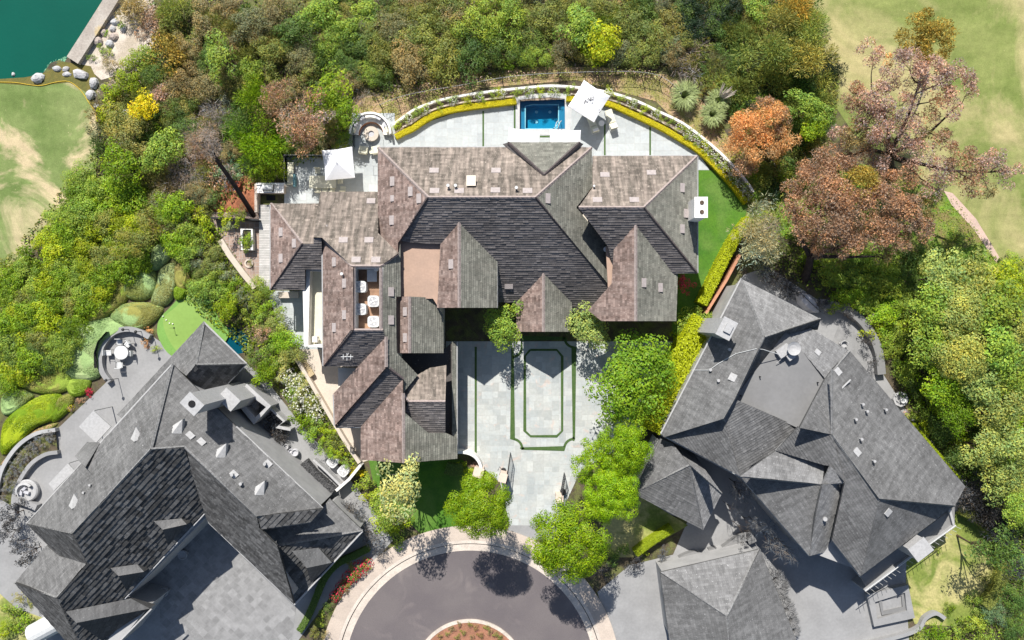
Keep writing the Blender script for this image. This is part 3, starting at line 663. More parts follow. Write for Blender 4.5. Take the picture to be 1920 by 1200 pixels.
sheet('planting_bed',[(737,240),(773,210),(827,190),(873,181),(933,174),(990,166),(1033,163),(1083,166),(1140,175),(1190,190),(1233,210),(1280,233),(1323,266),(1357,296),(1390,330),(1410,364),(1400,380),(1310,290),(1240,240),(1140,195),(1060,186),(965,190),(847,206),(773,240),(741,257)],.035,'bed')
sheet('red_mulch_bed',[(430,330),(478,330),(485,400),(395,400),(410,370)],.03,'redmulch')
sheet('neighbour_slope',[(60,620),(200,470),(320,440),(400,560),(330,660),(200,640),(100,840),(0,880),(0,700)],.01,'soil')
# lawns
sheet('side_lawn',[(1300,319),(1345,319),(1380,352),(1402,388),(1392,425),(1350,500),(1300,600),(1262,640),(1255,500),(1300,430)],.05,'turf')
sheet('front_lawn',[(690,858),(868,862),(905,915),(890,1000),(800,1012),(762,975),(700,905)],.05,'turf')
sheet('corner_lawn',[(1130,960),(1200,930),(1290,985),(1190,1045),(1130,1045)],.04,'glawn')
# paving of the main house
paving('terrace_paving',[(741,262),(773,248),(810,226),(850,213),(900,205),(965,197),(974,196),(974,243),(974,340),(700,340),(700,262)],.04,'pave2',seed=3)
paving('terrace_paving',[(1060,190),(1140,201),(1187,221),(1240,246),(1313,292),(1330,319),(1300,319),(1300,340),(1060,340)],.04,'pave2',seed=4)
paving('terrace_paving',[(974,243),(1060,243),(1060,340),(974,340)],.04,'pave2',seed=14)
paving('west_terrace_paving',[(655,262),(660,212),(740,212),(741,262),(720,275),(720,400),(533,400),(533,290),(600,290)],.044,'pave2',seed=5)
paving('motor_court_paving',[(836,640),(1270,640),(1200,820),(1090,880),(1062,940),(1042,1004),(960,1004),(938,905),(900,872),(878,850),(836,850)],.04,'pave',seed=9,big=.85)
paving('side_paving',[(500,545),(605,545),(605,655),(545,655),(520,600)],.04,'pave2',seed=6)
sheet('side_path',[(540,648),(640,648),(700,860),(676,868),(620,790)],.042,'pathbeige')
paving('brown_paving',[(395,398),(486,398),(486,548),(478,535),(440,480),(405,430)],.045,'brownpave',big=.5,seed=8)
planks('boardwalk',[(486,384),(510,384),(510,545),(486,545)],.35,'wood',.15)
planks('back_deck',[(640,800),(700,800),(690,862),(668,860)],.05,'pathbeige',1.5)
# turf joints
def joints(lines, wd=.26, z=.052):
    mb=MB()
    for l in lines: mb.strip([tuple(W(x,y,z).to_2d()) for x,y in l],-wd/2,wd/2,z-.02,z+.012)
    struct('turf_joint',mb,M['turfstrip'])
def arc(cx,cy,r,a0,a1,n=8): return [(cx+r*math.cos(R(a0+(a1-a0)*i/n)),cy+r*math.sin(R(a0+(a1-a0)*i/n))) for i in range(n+1)]
joints([[(892,650),(892,852)]],.2)
out=arc(961,640,19,88,2,7)
joints([arc(961,652,17,90,0)+[(978,634),(1060,634)]+arc(1076,634,17,180,90)+[(1076,823)]+arc(1076,841,18,-90,-180)+[(978,841)]+arc(961,841,18,0,-90)+[(961,652)]],.22)
joints([[(994,656),(1044,656),(1054,668),(1054,808),(1044,818),(995,818),(984,808),(984,668),(994,656)]],.2)
joints([[(906,208),(906,280)],[(965,194),(965,270)],[(1068,190),(1068,240)],[(1134,232),(1134,300)],[(1219,238),(1219,300)],[(1012,256),(1031,256)]],.15)
# turning circle
CC=(881,1267)
def circ(r,a0=0,a1=360,n=96,z=0): return [(CC[0]+r*math.cos(R(a0+(a1-a0)*i/n)),CC[1]+r*math.sin(R(a0+(a1-a0)*i/n))) for i in range(n+(0 if a1-a0==360 else 1))]
sheet('road',circ(236),.03,'asphalt')
sheet('road_beyond',[(750,1440),(1010,1440),(1030,2600),(730,2600)],.026,'asphalt')
c0=W(*CC,0)
def ringw(name,r0,r1,z0,z1,m,a0=10,a1=170,n=72,tints=None):
    mb=MB(); rng=random.Random(2)
    for i in range(n):
        q0,q1=R(a0+(a1-a0)*i/n),R(a0+(a1-a0)*(i+1)/n-.0); t=rng.random() if i%3==0 or i==0 else t
        P=[(c0.x+r*S*math.cos(q),c0.y+r*S*math.sin(q)) for r,q in((r0,q0),(r1,q0),(r1,q1),(r0,q1))]
        mb.poly([(x,y,z1) for x,y in P],t)
        mb.poly([(P[3][0],P[3][1],z0),(P[0][0],P[0][1],z0),(P[0][0],P[0][1],z1),(P[3][0],P[3][1],z1)],t); mb.poly([(P[1][0],P[1][1],z0),(P[2][0],P[2][1],z0),(P[2][0],P[2][1],z1),(P[1][0],P[1][1],z1)],t)
    return struct(name,mb,M[m])
ringw('gutter',235,247.5,.0,.045,'kerb'); ringw('kerb',249,255,0,.15,'kerb'); ringw('gutter_joint',247.5,249,0,.03,'dark'); ringw('sidewalk',255,282,0,.155,'conc')
sheet('island_soil',circ(101),.16,'island'); ringw('island_kerb',101,107,0,.19,'kerb',0,360,90)
sheet('driveway_apron',[(955,985),(1045,985),(1050,1012),(945,1012)],.05,'gpave')
# grey neighbour grounds
sheet('neighbour_paving',[(-30,1210),(-30,900),(25,850),(62,822),(112,800),(200,716),(188,680),(196,645),(225,618),(262,616),(300,640),(322,662),(440,660),(505,720),(560,790),(640,880),(690,940),(738,1012),(700,1052),(640,1090),(560,1200),(540,1215)],.03,'gpave')
paving('neighbour_court',[(300,1210),(300,1060),(386,966),(555,1138),(545,1215)],.05,'gstone',big=.75,rz=R(45),seed=12,joint='gpave')
sheet('neighbour_paving',[(1395,515),(1440,500),(1530,560),(1590,570),(1640,620),(1655,700),(1700,770),(1815,905),(1800,950),(1720,1040),(1700,1120),(1705,1215),(1150,1215),(1120,1110),(1180,1060),(1262,1040),(1290,975),(1190,945),(1235,815),(1330,590)],.03,'gpave')
sheet('neighbour_patio',[(1590,570),(1625,600),(1645,650),(1650,700),(1620,720),(1560,640)],.045,'gstone')
sheet('back_lawn',[(1700,1040),(1790,960),(1860,990),(1895,1060),(1880,1130),(1800,1175),(1715,1170),(1698,1120)],.045,'glawn')
sheet('corner_grass',[(-60,1060),(30,1140),(85,1160),(60,1215),(-60,1215)],.035,'glawn')
sheet('putting_fringe',[(296,605),(320,575),(360,538),(392,560),(412,600),(430,625),(400,660),(330,670),(300,640)],.05,'puttingfr',smooth=True)
sheet('putting_green',[(306,600),(330,575),(362,548),(388,575),(400,615),(380,640),(345,665),(318,640)],.062,'putting',smooth=True)
sheet('pond_bed',POND,-.6,'pond'); 
sheet('pond_water',POND,-.12,'pond')
# ================================================================ main house
MH=thing('main_house',W(950,450,0),'sprawling house under weathered brown shingle roofs around the paved motor court','house')
roof(MH,[(709,277),(1109,277),(1004,370),(803,370)],90,(900,370,9.5),(900,277,5.8),'sh_tan',key='AN')
roof(MH,[(709,277),(803,370),(747,455),(747,478),(709,437)],180,(803,370,9.5),(709,300,5.8),'sh_red',key='AW')
roof(MH,[(803,370),(1004,370),(1143,536),(1103,585),(1073,585),(1073,567),(826,567),(826,458),(747,452)],-90,(900,370,9.5),(950,567,3.2),'sh_shade',key='AS')
roof(MH,[(1109,277),(1110,350),(1080,389),(1140,462),(1152,470),(1148,535),(1143,536),(1004,370)],0,(1004,370,9.5),(1109,277,5.8),'sh_grey',key='AE')
roof(MH,[(953,267),(1087,267),(1020,328)],90,(1020,328,8.0),(1020,267,6.2),'sh_grey',key='AD')
rawroof(MH,[(953,267,6.2),(1020,328,8.0),(1017,333,7.6),(943,270,5.75)],'sh_shade'); rawroof(MH,[(1087,267,6.2),(1020,328,8.0),(1024,333,7.6),(1094,270,5.75)],'sh_shade')
roof(MH,[(1111,293),(1307,293),(1208,389),(1085,389),(1111,352)],90,(1150,389,9.0),(1150,293,5.5),'sh_tan',key='CN')
roof(MH,[(1307,293),(1307,512),(1207,389)],0,(1207,389,9.0),(1307,400,5.5),'sh_grey',key='CE')
roof(MH,[(1085,389),(1207,389),(1307,512),(1152,513),(1140,462)],-90,(1150,389,9.0),(1300,512,5.5),'sh_shade',key='CS')
roof(MH,[(1192,422),(1152,458),(1147,532),(1103,582),(1128,602),(1192,602)],180,(1192,500,8.1),(1128,602,6.1),'sh_red',key='DW')
roof(MH,[(1192,422),(1270,512),(1268,602),(1192,602)],0,(1192,500,8.1),(1269,560,5.2),'sh_grey',key='DE')
roof(MH,[(861,417),(826,458),(820,577),(861,577)],180,(861,500,8.1),(825,458,6.8),'sh_red',key='EW')
roof(MH,[(861,417),(932,489),(932,577),(861,577)],0,(861,500,8.1),(932,489,5.8),'sh_grey',key='EE')
roof(MH,[(1019,512),(968,566),(969,622),(1019,622)],180,(1019,560,5.05),(968,566,3.2),'sh_red',key='FW')
roof(MH,[(1019,512),(1072,566),(1071,622),(1019,622)],0,(1019,560,5.05),(1072,566,3.2),'sh_grey',key='FE')
roof(MH,[(751,556),(768,556),(768,662),(751,662)],180,(768,600,7.5),(751,600,6.8),'sh_red',key='HW')
roof(MH,[(768,556),(812,558),(820,577),(831,590),(831,662),(768,662)],0,(768,600,7.5),(831,640,5.2),'sh_grey',key='HE')
roof(MH,[(601,360),(709,360),(709,437),(747,475),(714,499),(659,499),(604,446),(588,445)],90,(680,499,8.5),(680,360,4.6),'sh_tan',key='WN')
roof(MH,[(508,382),(600,382),(588,445),(588,457),(567,457)],90,(567,457,6.6),(560,382,4.2),'sh_tan',key='WN1')
roof(MH,[(508,382),(567,457),(508,542)],180,(567,457,6.6),(508,450,4.4),'sh_red',key='WW1')
roof(MH,[(567,457),(588,457),(588,446),(603,446),(604,505),(572,505),(572,543),(509,543)],-90,(567,457,6.6),(540,543,4.3),'sh_shade',key='WS1')
roof(MH,[(604,446),(658,499),(663,502),(663,619),(658,619),(607,686)],180,(658,560,8.5),(605,560,6.0),'sh_red',key='WW2')
roof(MH,[(714,499),(747,476),(750,456),(751,556),(742,556),(744,662),(783,703),(755,737),(755,712),(724,688),(724,632),(714,619)],0,(714,560,8.5),(750,560,7.2),'sh_grey',key='WE')
roof(MH,[(658,619),(718,619),(725,631),(673,686),(608,686)],-90,(690,619,8.5),(640,686,6.0),'sh_shade',key='WS2')
roof(MH,[(725,631),(725,688),(628,798),(626,738),(673,686)],180,(725,660,8.3),(626,760,4.4),'sh_red',key='WW3')
roof(MH,[(725,687),(756,711),(678,800),(630,800)],-90,(725,687,8.0),(650,800,4.2),'sh_shade',key='WS3')
roof(MH,[(756,711),(757,868),(677,862),(677,800)],180,(756,780,7.4),(677,830,4.3),'sh_red',key='WW4')
roof(MH,[(757,752),(760,775),(803,812),(836,812),(857,822),(857,860),(757,868)],0,(757,800,7.4),(857,850,4.3),'sh_grey',key='WE4')
roof(MH,[(755,737),(783,703),(806,690),(837,685),(835,753),(765,753)],90,(800,753,6.6),(800,685,5.0),'sh_tan',key='WN5')
roof(MH,[(765,753),(835,753),(835,811),(803,812),(758,775)],-90,(800,753,6.6),(800,811,5.0),'sh_shade',key='WS5')
roof(MH,[(847,641),(857,641),(857,850),(847,850)],0,(847,700,3.5),(857,700,3.2),'sh_grey',key='col')
def flatroof(h,pts,z,m='flat',name='flat_roof'):
    mb=MB(); mb.prism(ccw([(v.x,v.y) for v in WL(pts,z)]),z-.25,z); return obj(name,mb,M[m],h)
flatroof(MH,[(746,452),(830,452),(830,560),(823,578),(812,560),(770,560),(770,662),(744,662),(738,556),(746,556)],6.45)
flatroof(MH,[(1136,462),(1160,462),(1158,560),(1140,540)],6.0)
flatroof(MH,[(745,662),(770,655),(832,655),(850,640),(850,825),(757,825),(757,740)],3.1,'sh_shade')
flatroof(MH,[(664,503),(714,503),(714,618),(664,618)],6.6,'flatorange','well_floor')
caps(MH,[((709,277,5.8),(803,370,9.5)),((1109,277,5.8),(1004,370,9.5)),((803,370,9.5),(1004,370,9.5)),((1307,293,5.5),(1207,389,9)),((1207,389,9),(1085,389,9)),((861,417,8.1),(861,577,8.1)),((1019,512,5.05),(1019,622,5.05)),((1192,422,8.1),(1192,602,8.1)),
 ((508,382,4.2),(567,457,6.6)),((604,446,6),(659,499,8.5)),((659,499,8.5),(714,499,8.5)),((714,499,8.5),(747,475,7.3)),((768,556,7.5),(768,662,7.5)),((756,737,7.4),(757,868,7.4)),((755,737,6.4),(765,753,6.7)),((765,753,6.6),(835,753,6.6)),((724,631,8.3),(724,688,8.3)),((663,619,8.5),(718,619,8.5)),((663,502,8.5),(663,619,8.5)),((714,502,8.5),(714,619,8.5))],'cap_l')
caps(MH,[((803,370,9.5),(747,453,7.2)),((1004,370,9.5),(1143,536,4.3)),((1207,389,9),(1307,512,5.5)),((567,457,6.6),(508,543,4.3)),((663,619,8.5),(608,686,6)),((725,687,8.0),(630,800,4.2)),((953,267,6.2),(1020,328,8)),((1087,267,6.2),(1020,328,8)),((725,687,8.0),(756,711,7.4))],'cap_d')
for p,ze,zt in (([(715,283),(1103,283),(1103,450),(750,450),(715,430)],5.8,5.4),([(833,455),(1095,455),(1095,562),(833,562)],3.2,2.9),([(752,452),(828,452),(824,560),(752,556)],6.2,6.1),([(833,455),(925,495),(925,572),(830,572)],5.8,5.5),
 ([(976,555),(1064,555),(1064,616),(976,616)],3.2,2.9),([(1115,299),(1300,299),(1300,506),(1160,506),(1115,400)],5.5,5.1),([(1150,500),(1262,500),(1262,597),(1134,597)],5.2,4.8),([(757,560),(824,560),(824,657),(757,657)],5.2,4.9),
 ([(514,388),(600,388),(600,500),(568,500),(568,537),(514,537)],4.3,3.9),([(609,366),(745,366),(745,495),(665,495),(609,440)],4.6,4.3),([(611,450),(663,502),(663,619),(611,681)],6,5.7),([(714,500),(748,480),(744,680),(665,680),(714,620)],6,5.9),([(632,690),(755,690),(750,793),(632,793)],4.3,3.9),
 ([(683,795),(850,825),(850,853),(757,860),(683,855)],4.3,3.9),([(757,690),(842,660),(842,820),(757,820)],3.0,2.8),([(664,503),(714,503),(714,618),(664,618)],6.3,6.3)):
    wallblock(MH,p,ze,zt)
gable(MH,820,932,861,577,5.6,8.1); gable(MH,969,1071,1019,622,3.2,5.05); gable(MH,1128,1268,1192,602,5.2,8.1); gable(MH,751,831,768,662,5.2,7.5)
# wall round the service well (open to the sky), gutters, balcony, windows
mb=MB(); P=[tuple(W(x,y,8.4).to_2d()) for x,y in((664,503),(714,503),(714,618),(664,618))]; mb.strip(P,-.0,.1,6.5,8.4,closed=True); obj('parapet',mb,M['metal'],MH)
for a,b in (((709,276,5.75),(1109,276,5.75)),((1308,293,5.45),(1308,512,5.45)),((932,490,5.75),(932,577,5.75)),((604,447,6),(606,686,6)),((625,740,4.35),(627,798,4.2)),((857,641,3.2),(857,850,3.2)),((507,383,4.2),(507,543,4.2)),((1111,293,5.45),(1307,292,5.45)),((630,801,4.1),(677,801,4.1))):
    mb=MB(); mb.tube([W(*a),W(*b)],.07,6); obj('gutter',mb,M['ventg'],MH)
fl=flatroof(MH,[(573,505),(606,505),(606,648),(573,648)],3.2,'cream','balcony')
mb=MB(); P=[tuple(W(x,y,4.2).to_2d()) for x,y in((606,506),(574,506),(574,648),(606,648))]; mb.strip(P,-.17,.17,0,4.2); obj('balcony_wall',mb,M['white'],MH)
for px,py,z,wd,ht in ((872,588,4.0,2.2,1.5),(850,588,1.6,1.6,1.5),(1196,604,2.0,3.0,1.9),(1196,600,4.3,1.6,1.1),(1019,612,1.6,1.6,2.2),(795,655,3.9,1.2,1.2),(1225,604,4.3,.9,1.1)):
    p=W(px,py,z); windowS(MH,p.x,{872:W(0,572,5.8).y,850:W(0,572,5.8).y,1196:W(0,597,5.2).y,1019:W(0,616,3.2).y,795:W(0,657,5.2).y,1225:W(0,597,5.2).y}[px]-.03,z,wd,ht)
for px in (760,840,930,1000,1070,1160,1220,1270): p=W(px,290 if px<1110 else 302,1.4); windowS(MH,p.x,(W(0,283,5.8).y if px<1110 else W(0,299,5.5).y)+.05,1.5 if px%20 else 3.9,1.7,1.5,math.pi)
for py in (700,750,790,830): p=W(850,py,1.4); windowS(MH,W(850,0,4.3).x+.06 if py>820 else W(842,0,3.0).x+.06,p.y,1.3,2.3 if py<820 else 1.2,1.9,math.pi/2)
flatvent(MH,'AN',[(814,321),(930,321),(815,359),(861,359),(929,358),(989,359)],.75,.48); flatvent(MH,'AW',[(737,340),(771,359),(787,372),(736,413)],.75,.42)
flatvent(MH,'AW',[(737,372)],.5,.34); flatvent(MH,'AE',[(1026,372)],.78,.42)
flatvent(MH,'CN',[(1134,329),(1221,325),(1120,376),(1189,376)],.75,.45); flatvent(MH,'CE',[(1278,352),(1278,429),(1285,400)],.72,.4); flatvent(MH,'DE',[(1206,530),(1237,539)],.72,.4); flatvent(MH,'EW',[(847,495)],.75,.42)
flatvent(MH,'AS',[(954,536)],.7,.42); flatvent(MH,'WN',[(644,451),(692,451),(668,488),(705,488),(696,378)],.72,.48); flatvent(MH,'WW1',[(528,435),(553,456),(528,484)],.72,.38)
flatvent(MH,'WW2',[(628,491),(647,531),(647,590),(628,614),(612,430)],.72,.38); flatvent(MH,'WE',[(732,547),(732,600)],.72,.46); flatvent(MH,'HW',[(761,584),(761,633)],.7,.36)
pipes(MH,'AN',[(841,350),(855,350),(968,354)],h=.5); pipes(MH,'WW2',[(643,514)],h=.4); pipes(MH,'AE',[(1134,469)],h=.7,r=.12); pipes(MH,'CN',[(1113,350)],h=.3,r=.05)
p=onplane(PLN['AN'],884,341); mb=MB(); mb.box(p+Vector((0,0,.25)),(.62,.7,.55),0); mb.box(p+Vector((0,0,.56)),(.74,.82,.07),0); obj('roof_hatch',mb,M['wall'],MH)
mb=MB(); c=W(1314,389,8.6); mb.box((c.x,c.y,4.3),(.95,1.55,8.6)); mb.box((c.x,c.y,8.66),(1.05,1.65,.12)); ch=obj('chimney',mb,M['white'],MH)
mb=MB()
for dy in (.37,-.37): mb.tube([(c.x+.05,c.y+dy,8.7),(c.x+.05,c.y+dy,8.78)],.17,14)
obj('flue',mb,M['bark'],ch)
p=onplane(PLN['WS2'],655,668); mb=MB()
for a,b in (((-.3,0,.1),(0,0,1.0)),((.3,0,.1),(0,0,1.0)),((0,.35,.1),(0,0,1.0)),((-.5,0,.9),(.5,0,.9)),((0,-.3,.9),(0,.3,.9)),((-.3,-.2,.9),(-.3,.2,.9)),((.3,-.2,.9),(.3,.2,.9))): mb.tube([p+Vector(a),p+Vector(b)],.025,5)
obj('antenna',mb,M['metal'],MH)
# ================================================================ left neighbour
LH=thing('neighbour_house',W(330,930,0),'dark grey steep-roofed house left of the turning circle, tall white chimney','house')
L=lambda *a,**k: roof(LH,*a,**k)
L([(323,683),(283,842),(137,1000),(50,982)],137,(283,842,10.8),(187,832,6),'nb',key='L1')
L([(382,604),(367,684),(350,705),(323,683),(232,787),(220,778)],137,(367,684,6),(382,604,2.8),'nb',key='P1')
L([(382,604),(462,682),(367,684)],47,(367,684,6),(420,643,2.8),'nb',key='P2')
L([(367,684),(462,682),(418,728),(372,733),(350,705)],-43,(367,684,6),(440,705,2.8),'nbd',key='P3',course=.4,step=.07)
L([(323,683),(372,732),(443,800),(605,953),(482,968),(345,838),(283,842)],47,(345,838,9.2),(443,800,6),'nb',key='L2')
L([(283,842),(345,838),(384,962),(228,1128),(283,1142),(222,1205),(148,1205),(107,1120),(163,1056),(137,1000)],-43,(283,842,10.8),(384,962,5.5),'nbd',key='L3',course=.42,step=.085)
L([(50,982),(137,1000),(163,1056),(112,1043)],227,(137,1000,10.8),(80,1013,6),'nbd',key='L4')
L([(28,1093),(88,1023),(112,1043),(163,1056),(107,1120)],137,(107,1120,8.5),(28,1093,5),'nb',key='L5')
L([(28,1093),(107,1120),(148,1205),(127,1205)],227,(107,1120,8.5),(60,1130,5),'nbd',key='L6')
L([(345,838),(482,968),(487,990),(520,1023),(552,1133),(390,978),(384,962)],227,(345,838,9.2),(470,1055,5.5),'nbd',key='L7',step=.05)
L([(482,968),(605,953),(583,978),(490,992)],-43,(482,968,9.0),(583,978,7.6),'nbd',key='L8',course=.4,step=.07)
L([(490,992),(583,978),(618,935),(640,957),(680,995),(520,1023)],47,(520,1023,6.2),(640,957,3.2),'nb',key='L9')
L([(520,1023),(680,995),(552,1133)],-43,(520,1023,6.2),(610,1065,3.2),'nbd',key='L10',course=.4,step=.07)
def dormer(h,key,a,b,c,d_,tip,up=.8,m1='nb',m2='nbd',name='dormer'):
    pl=PLN[key]; A=onplane(pl,*a,.12); B=onplane(pl,*b,.12); C_=onplane(pl,*c,up); D=onplane(pl,*d_,up); T=onplane(pl,*tip,.15)
    # keep each corner on its line of sight only through its own position: these are plain 3-D points from here on
    mb=MB(); O=D; e=(C_-D).normalized(); u2=(A-D).normalized()
    for q in ([D,C_,B,A],): mb.poly(q,.6,[((p-O).dot(e)+3,(p-O).dot(u2)+5) for p in q])
    o=obj(name,mb,M[m1],h); m3=MB(); m3.poly([D,T,C_],.3,[(0,0),(1,1),(2,0)])
    for e1,e2 in ((A,D),(B,C_)): m3.poly([e1,e2,e2-Vector((0,0,up)),e1-Vector((0,0,.2))],.3,[(0,0),(1,0),(1,1),(0,1)])
    fr=m3; obj('dormer_front',fr,M[m2],o); caps_pts=None; return o
dormer(LH,'L3',(288,977),(340,972),(350,983),(305,993),(315,1023)); dormer(LH,'L3',(207,1065),(257,1058),(270,1072),(222,1080),(237,1107)); dormer(LH,'L3',(123,1147),(245,1122),(281,1141),(143,1168),(190,1200),1.0)
dormer(LH,'L10',(547,1033),(597,1027),(622,1055),(575,1065),(583,1093)); dormer(LH,'L1',(163,829),(188,829),(160,876),(140,855),(175,893),.7)
caps(LH,[((323,683,6),(283,842,10.8)),((382,604,2.8),(367,684,6)),((367,684,6),(462,682,2.8)),((283,842,10.8),(345,838,9.3)),((283,842,10.8),(137,1000,10.7)),((345,838,9.3),(482,968,9.1)),((107,1120,8.5),(163,1056,8.2)),((137,1000,10.7),(50,982,6)),((482,968,9.1),(605,953,6)),((520,1023,6.2),(680,995,3.2)),((28,1093,5),(107,1120,8.5)),((490,992,6.9),(583,978,5.9)),((345,838,9.3),(384,962,5.5))],'cap_g',.11)
for a,b in (((384,963,5.5),(228,1129,5.5)),((391,979,5.4),(553,1134,5.4)),((323,683,6),(50,982,6)),((462,682,2.8),(418,728,2.8)),((443,800,6),(605,953,6)),((382,604,2.8),(462,682,2.8)),((553,1133,3.2),(680,996,3.2)),((284,1142,5),(222,1205,5))):
    mb=MB(); mb.tube([W(*a),W(*b)],.08,6); obj('gutter',mb,M['ventg'],LH)
for p,ze,zt in (([(323,692),(440,806),(596,952),(486,966),(545,1122),(388,966),(232,1124),(122,1052),(60,984)],6,5.1),([(376,640),(432,690),(412,712),(350,700),(325,690),(240,782),(228,776)],2.8,2.5),([(36,1092),(88,1032),(230,1130),(272,1142),(214,1215),(140,1215)],5,4.5),([(500,1000),(620,944),(672,994),(552,1122)],3.2,2.8)):
    wallblock(LH,p,ze,zt,'wallgrey')
mb=MB(); c=W(361,757,10.8); mb.box((c.x,c.y,5.4),(1.0,1.35,10.8),R(-43+90)); mb.box((c.x,c.y,10.83),(1.15,1.5,.16),R(47)); ch=obj('chimney',mb,M['ventg'],LH); mb=MB(); mb.tube([(c.x,c.y,10.85),(c.x,c.y,10.95)],.28,12); obj('flue',mb,M['black'],ch)
mb=MB(); c2=W(425,750,6.6); q=R(47); mb.box((c2.x,c2.y,3.1),(1.2,1.6,6.2),q); obj('chimney_base',mb,M['ventg'],LH)
flatvent(LH,'L2',[(356,817),(377,829),(502,870),(438,890)],.6,.45,'ventg')
def hood(h,key,px,py,rz,s=1.0,m='ventg'):
    p=onplane(PLN[key],px,py); mb=MB(); q=[p+Vector((math.cos(rz+a)*r*s,math.sin(rz+a)*r*s,z)) for a,r,z in ((0,.75,.05),(1.9,.5,.1),(math.pi,.35,.55),(-1.9,.5,.1))]
    mb.poly([q[0],q[1],q[2]]); mb.poly([q[0],q[2],q[3]]); b=[v-Vector((0,0,.5)) for v in q]
    for i in range(4): j=(i+1)%4; mb.poly([b[i],b[j],q[j],q[i]])
    obj('roof_vent_hood',mb,M[m],h)
for px,py in ((257,818),(141,943)): hood(LH,'L1',px,py,R(95))
for px,py in ((415,848),(487,918),(333,803)): hood(LH,'L2',px,py,R(60),1.1)
pipes(LH,'L2',[(500,868),(439,888),(455,905)],'ventg'); pipes(LH,'L1',[(172,908),(160,922)],'ventg',.05,.25)
for px,py,rz in ((440,980,-43),(520,1060,-133)): pass
for k in range(5):
    p=W(372-28*k,975+30*k,2.2); q=W(375-32*k,970+34*k,6); windowS(LH,p.x-.1,p.y+.2,1.6,1.2,1.5,R(47))
# ================================================================ right neighbour
RH=thing('neighbour_house',W(1520,800,0),'grey-roofed rambling house right of the motor court with a square flat roof','house')
Q=lambda *a,**k: roof(RH,*a,**k)
Q([(1390,523),(1433,632),(1378,748),(1357,785),(1245,820),(1240,812)],153,(1433,632,9),(1315,668,5.5),'nb',key='R1',course=.2,step=.015)
Q([(1240,814),(1357,785),(1388,893)],215,(1357,785,8),(1310,855,6.2),'nb',key='R1b')
Q([(1357,785),(1378,748),(1497,800),(1480,818),(1455,845),(1410,872),(1388,893)],-60,(1378,748,8.2),(1388,893,6.4),'nb',key='R1c')
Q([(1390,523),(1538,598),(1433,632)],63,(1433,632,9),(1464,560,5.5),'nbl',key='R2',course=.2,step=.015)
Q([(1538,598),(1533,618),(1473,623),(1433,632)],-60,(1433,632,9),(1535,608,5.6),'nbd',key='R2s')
rawroof(RH,[(1433,632,9),(1475,621,7),(1376,748,7),(1378,748,8.2)],'nbd'); flatroof(RH,[(1473,621),(1549,710),(1497,803),(1376,748)],7.05,'flatgrey')
Q([(1473,623),(1515,612),(1560,640),(1593,658),(1560,690),(1547,710)],50,(1547,710,7.3),(1580,650,5.5),'nbl',key='R3')
Q([(1593,658),(1810,912),(1790,948),(1648,935),(1560,815),(1499,802),(1547,710),(1560,692)],40,(1560,815,9),(1700,785,5.5),'nb',key='R4',course=.2,step=.015)
Q([(1648,935),(1790,948),(1613,1080)],-40,(1648,935,9),(1700,1015,5.5),'nb',key='R5',course=.2,step=.012)
Q([(1560,815),(1648,935),(1613,1080),(1560,1012),(1584,905)],215,(1648,935,9),(1590,1045,6.6),'nb',key='R6')
Q([(1388,893),(1455,845),(1545,872),(1542,908)],80,(1542,907,8),(1450,845,7.1),'nbl',key='R8',step=.05)
Q([(1388,893),(1542,908),(1530,960),(1517,1042)],213,(1542,908,8),(1455,968,6.2),'nb',key='R9',step=.02)
Q([(1542,908),(1583,905),(1560,1012),(1568,1030),(1517,1042),(1530,960)],-30,(1560,906,8),(1540,1036,5.2),'nbl',key='R10',step=.05)
Q([(1455,845),(1497,800),(1560,815),(1584,905),(1557,873),(1545,872)],215,(1560,815,9),(1455,845,7.2),'nb',key='R11')
rawroof(RH,[(1557,873,8.6),(1541,909,8.15),(1584,905,8.15)],'cap_g')
caps(RH,[((1390,523,5.5),(1433,632,9)),((1433,632,9),(1378,748,8.2)),((1378,748,8.2),(1357,785,8)),((1433,632,9),(1538,598,5.6)),((1240,814,5.4),(1357,785,8)),((1357,785,8),(1388,893,5.2)),((1560,692,9),(1560,815,9)),((1560,815,9),(1648,935,9)),((1648,935,9),(1790,948,5.6)),((1648,935,9),(1613,1080,5.5)),((1388,893,7.1),(1542,908,8)),((1542,908,8),(1584,905,8)),((1584,905,8),(1560,1012,6)),((1455,845,7.1),(1497,802,8)),((1593,658,5.6),(1549,710,7.3))],'cap_g',.1)
for a,b in (((1390,522,5.5),(1239,813,5.5)),((1388,893,5.2),(1517,1042,5.2)),((1560,1012,5.8),(1613,1081,5.5)),((1240,815,5.3),(1388,894,5.2)),((1595,712,7),(1561,745,7.1))):
    mb=MB(); mb.tube([W(*a),W(*b)],.07,6); obj('gutter',mb,M['ventg'],RH)
for p,ze,zt in (([(1391,532),(1530,600),(1480,625),(1590,662),(1800,912),(1780,945),(1613,1072),(1512,1034),(1388,886),(1250,812)],5.5,5.0),([(1475,625),(1546,708),(1496,798),(1380,746)],7,6.7)): wallblock(RH,p,ze,zt,'wallgrey')
c=W(1362,616,9.3); mb=MB(); mb.box((c.x,c.y,4.65),(1.0,1.35,9.3),R(-27)); mb.box((c.x,c.y,9.35),(1.2,1.55,.14),R(-27)); mb.box((c.x+.1,c.y,9.5),(.55,.7,.2),R(-27)); obj('chimney',mb,M['ventg'],RH)
c=W(1728,1030,6.2); mb=MB(); mb.box((c.x-.1,c.y,3.1),(1.5,1.2,6.2),R(38)); mb.box((c.x-.1,c.y,6.25),(1.65,1.35,.12),R(38)); obj('chimney',mb,M['ventg'],RH)
flatvent(RH,'R1',[(1375,708)],.6,.6,'ventg'); flatvent(RH,'R4',[(1606,848),(1570,697)],.6,.5,'ventg'); flatvent(RH,'R5',[(1664,960)],.6,.5,'ventg'); flatvent(RH,'R3',[(1532,661)],.5,.4,'ventg')
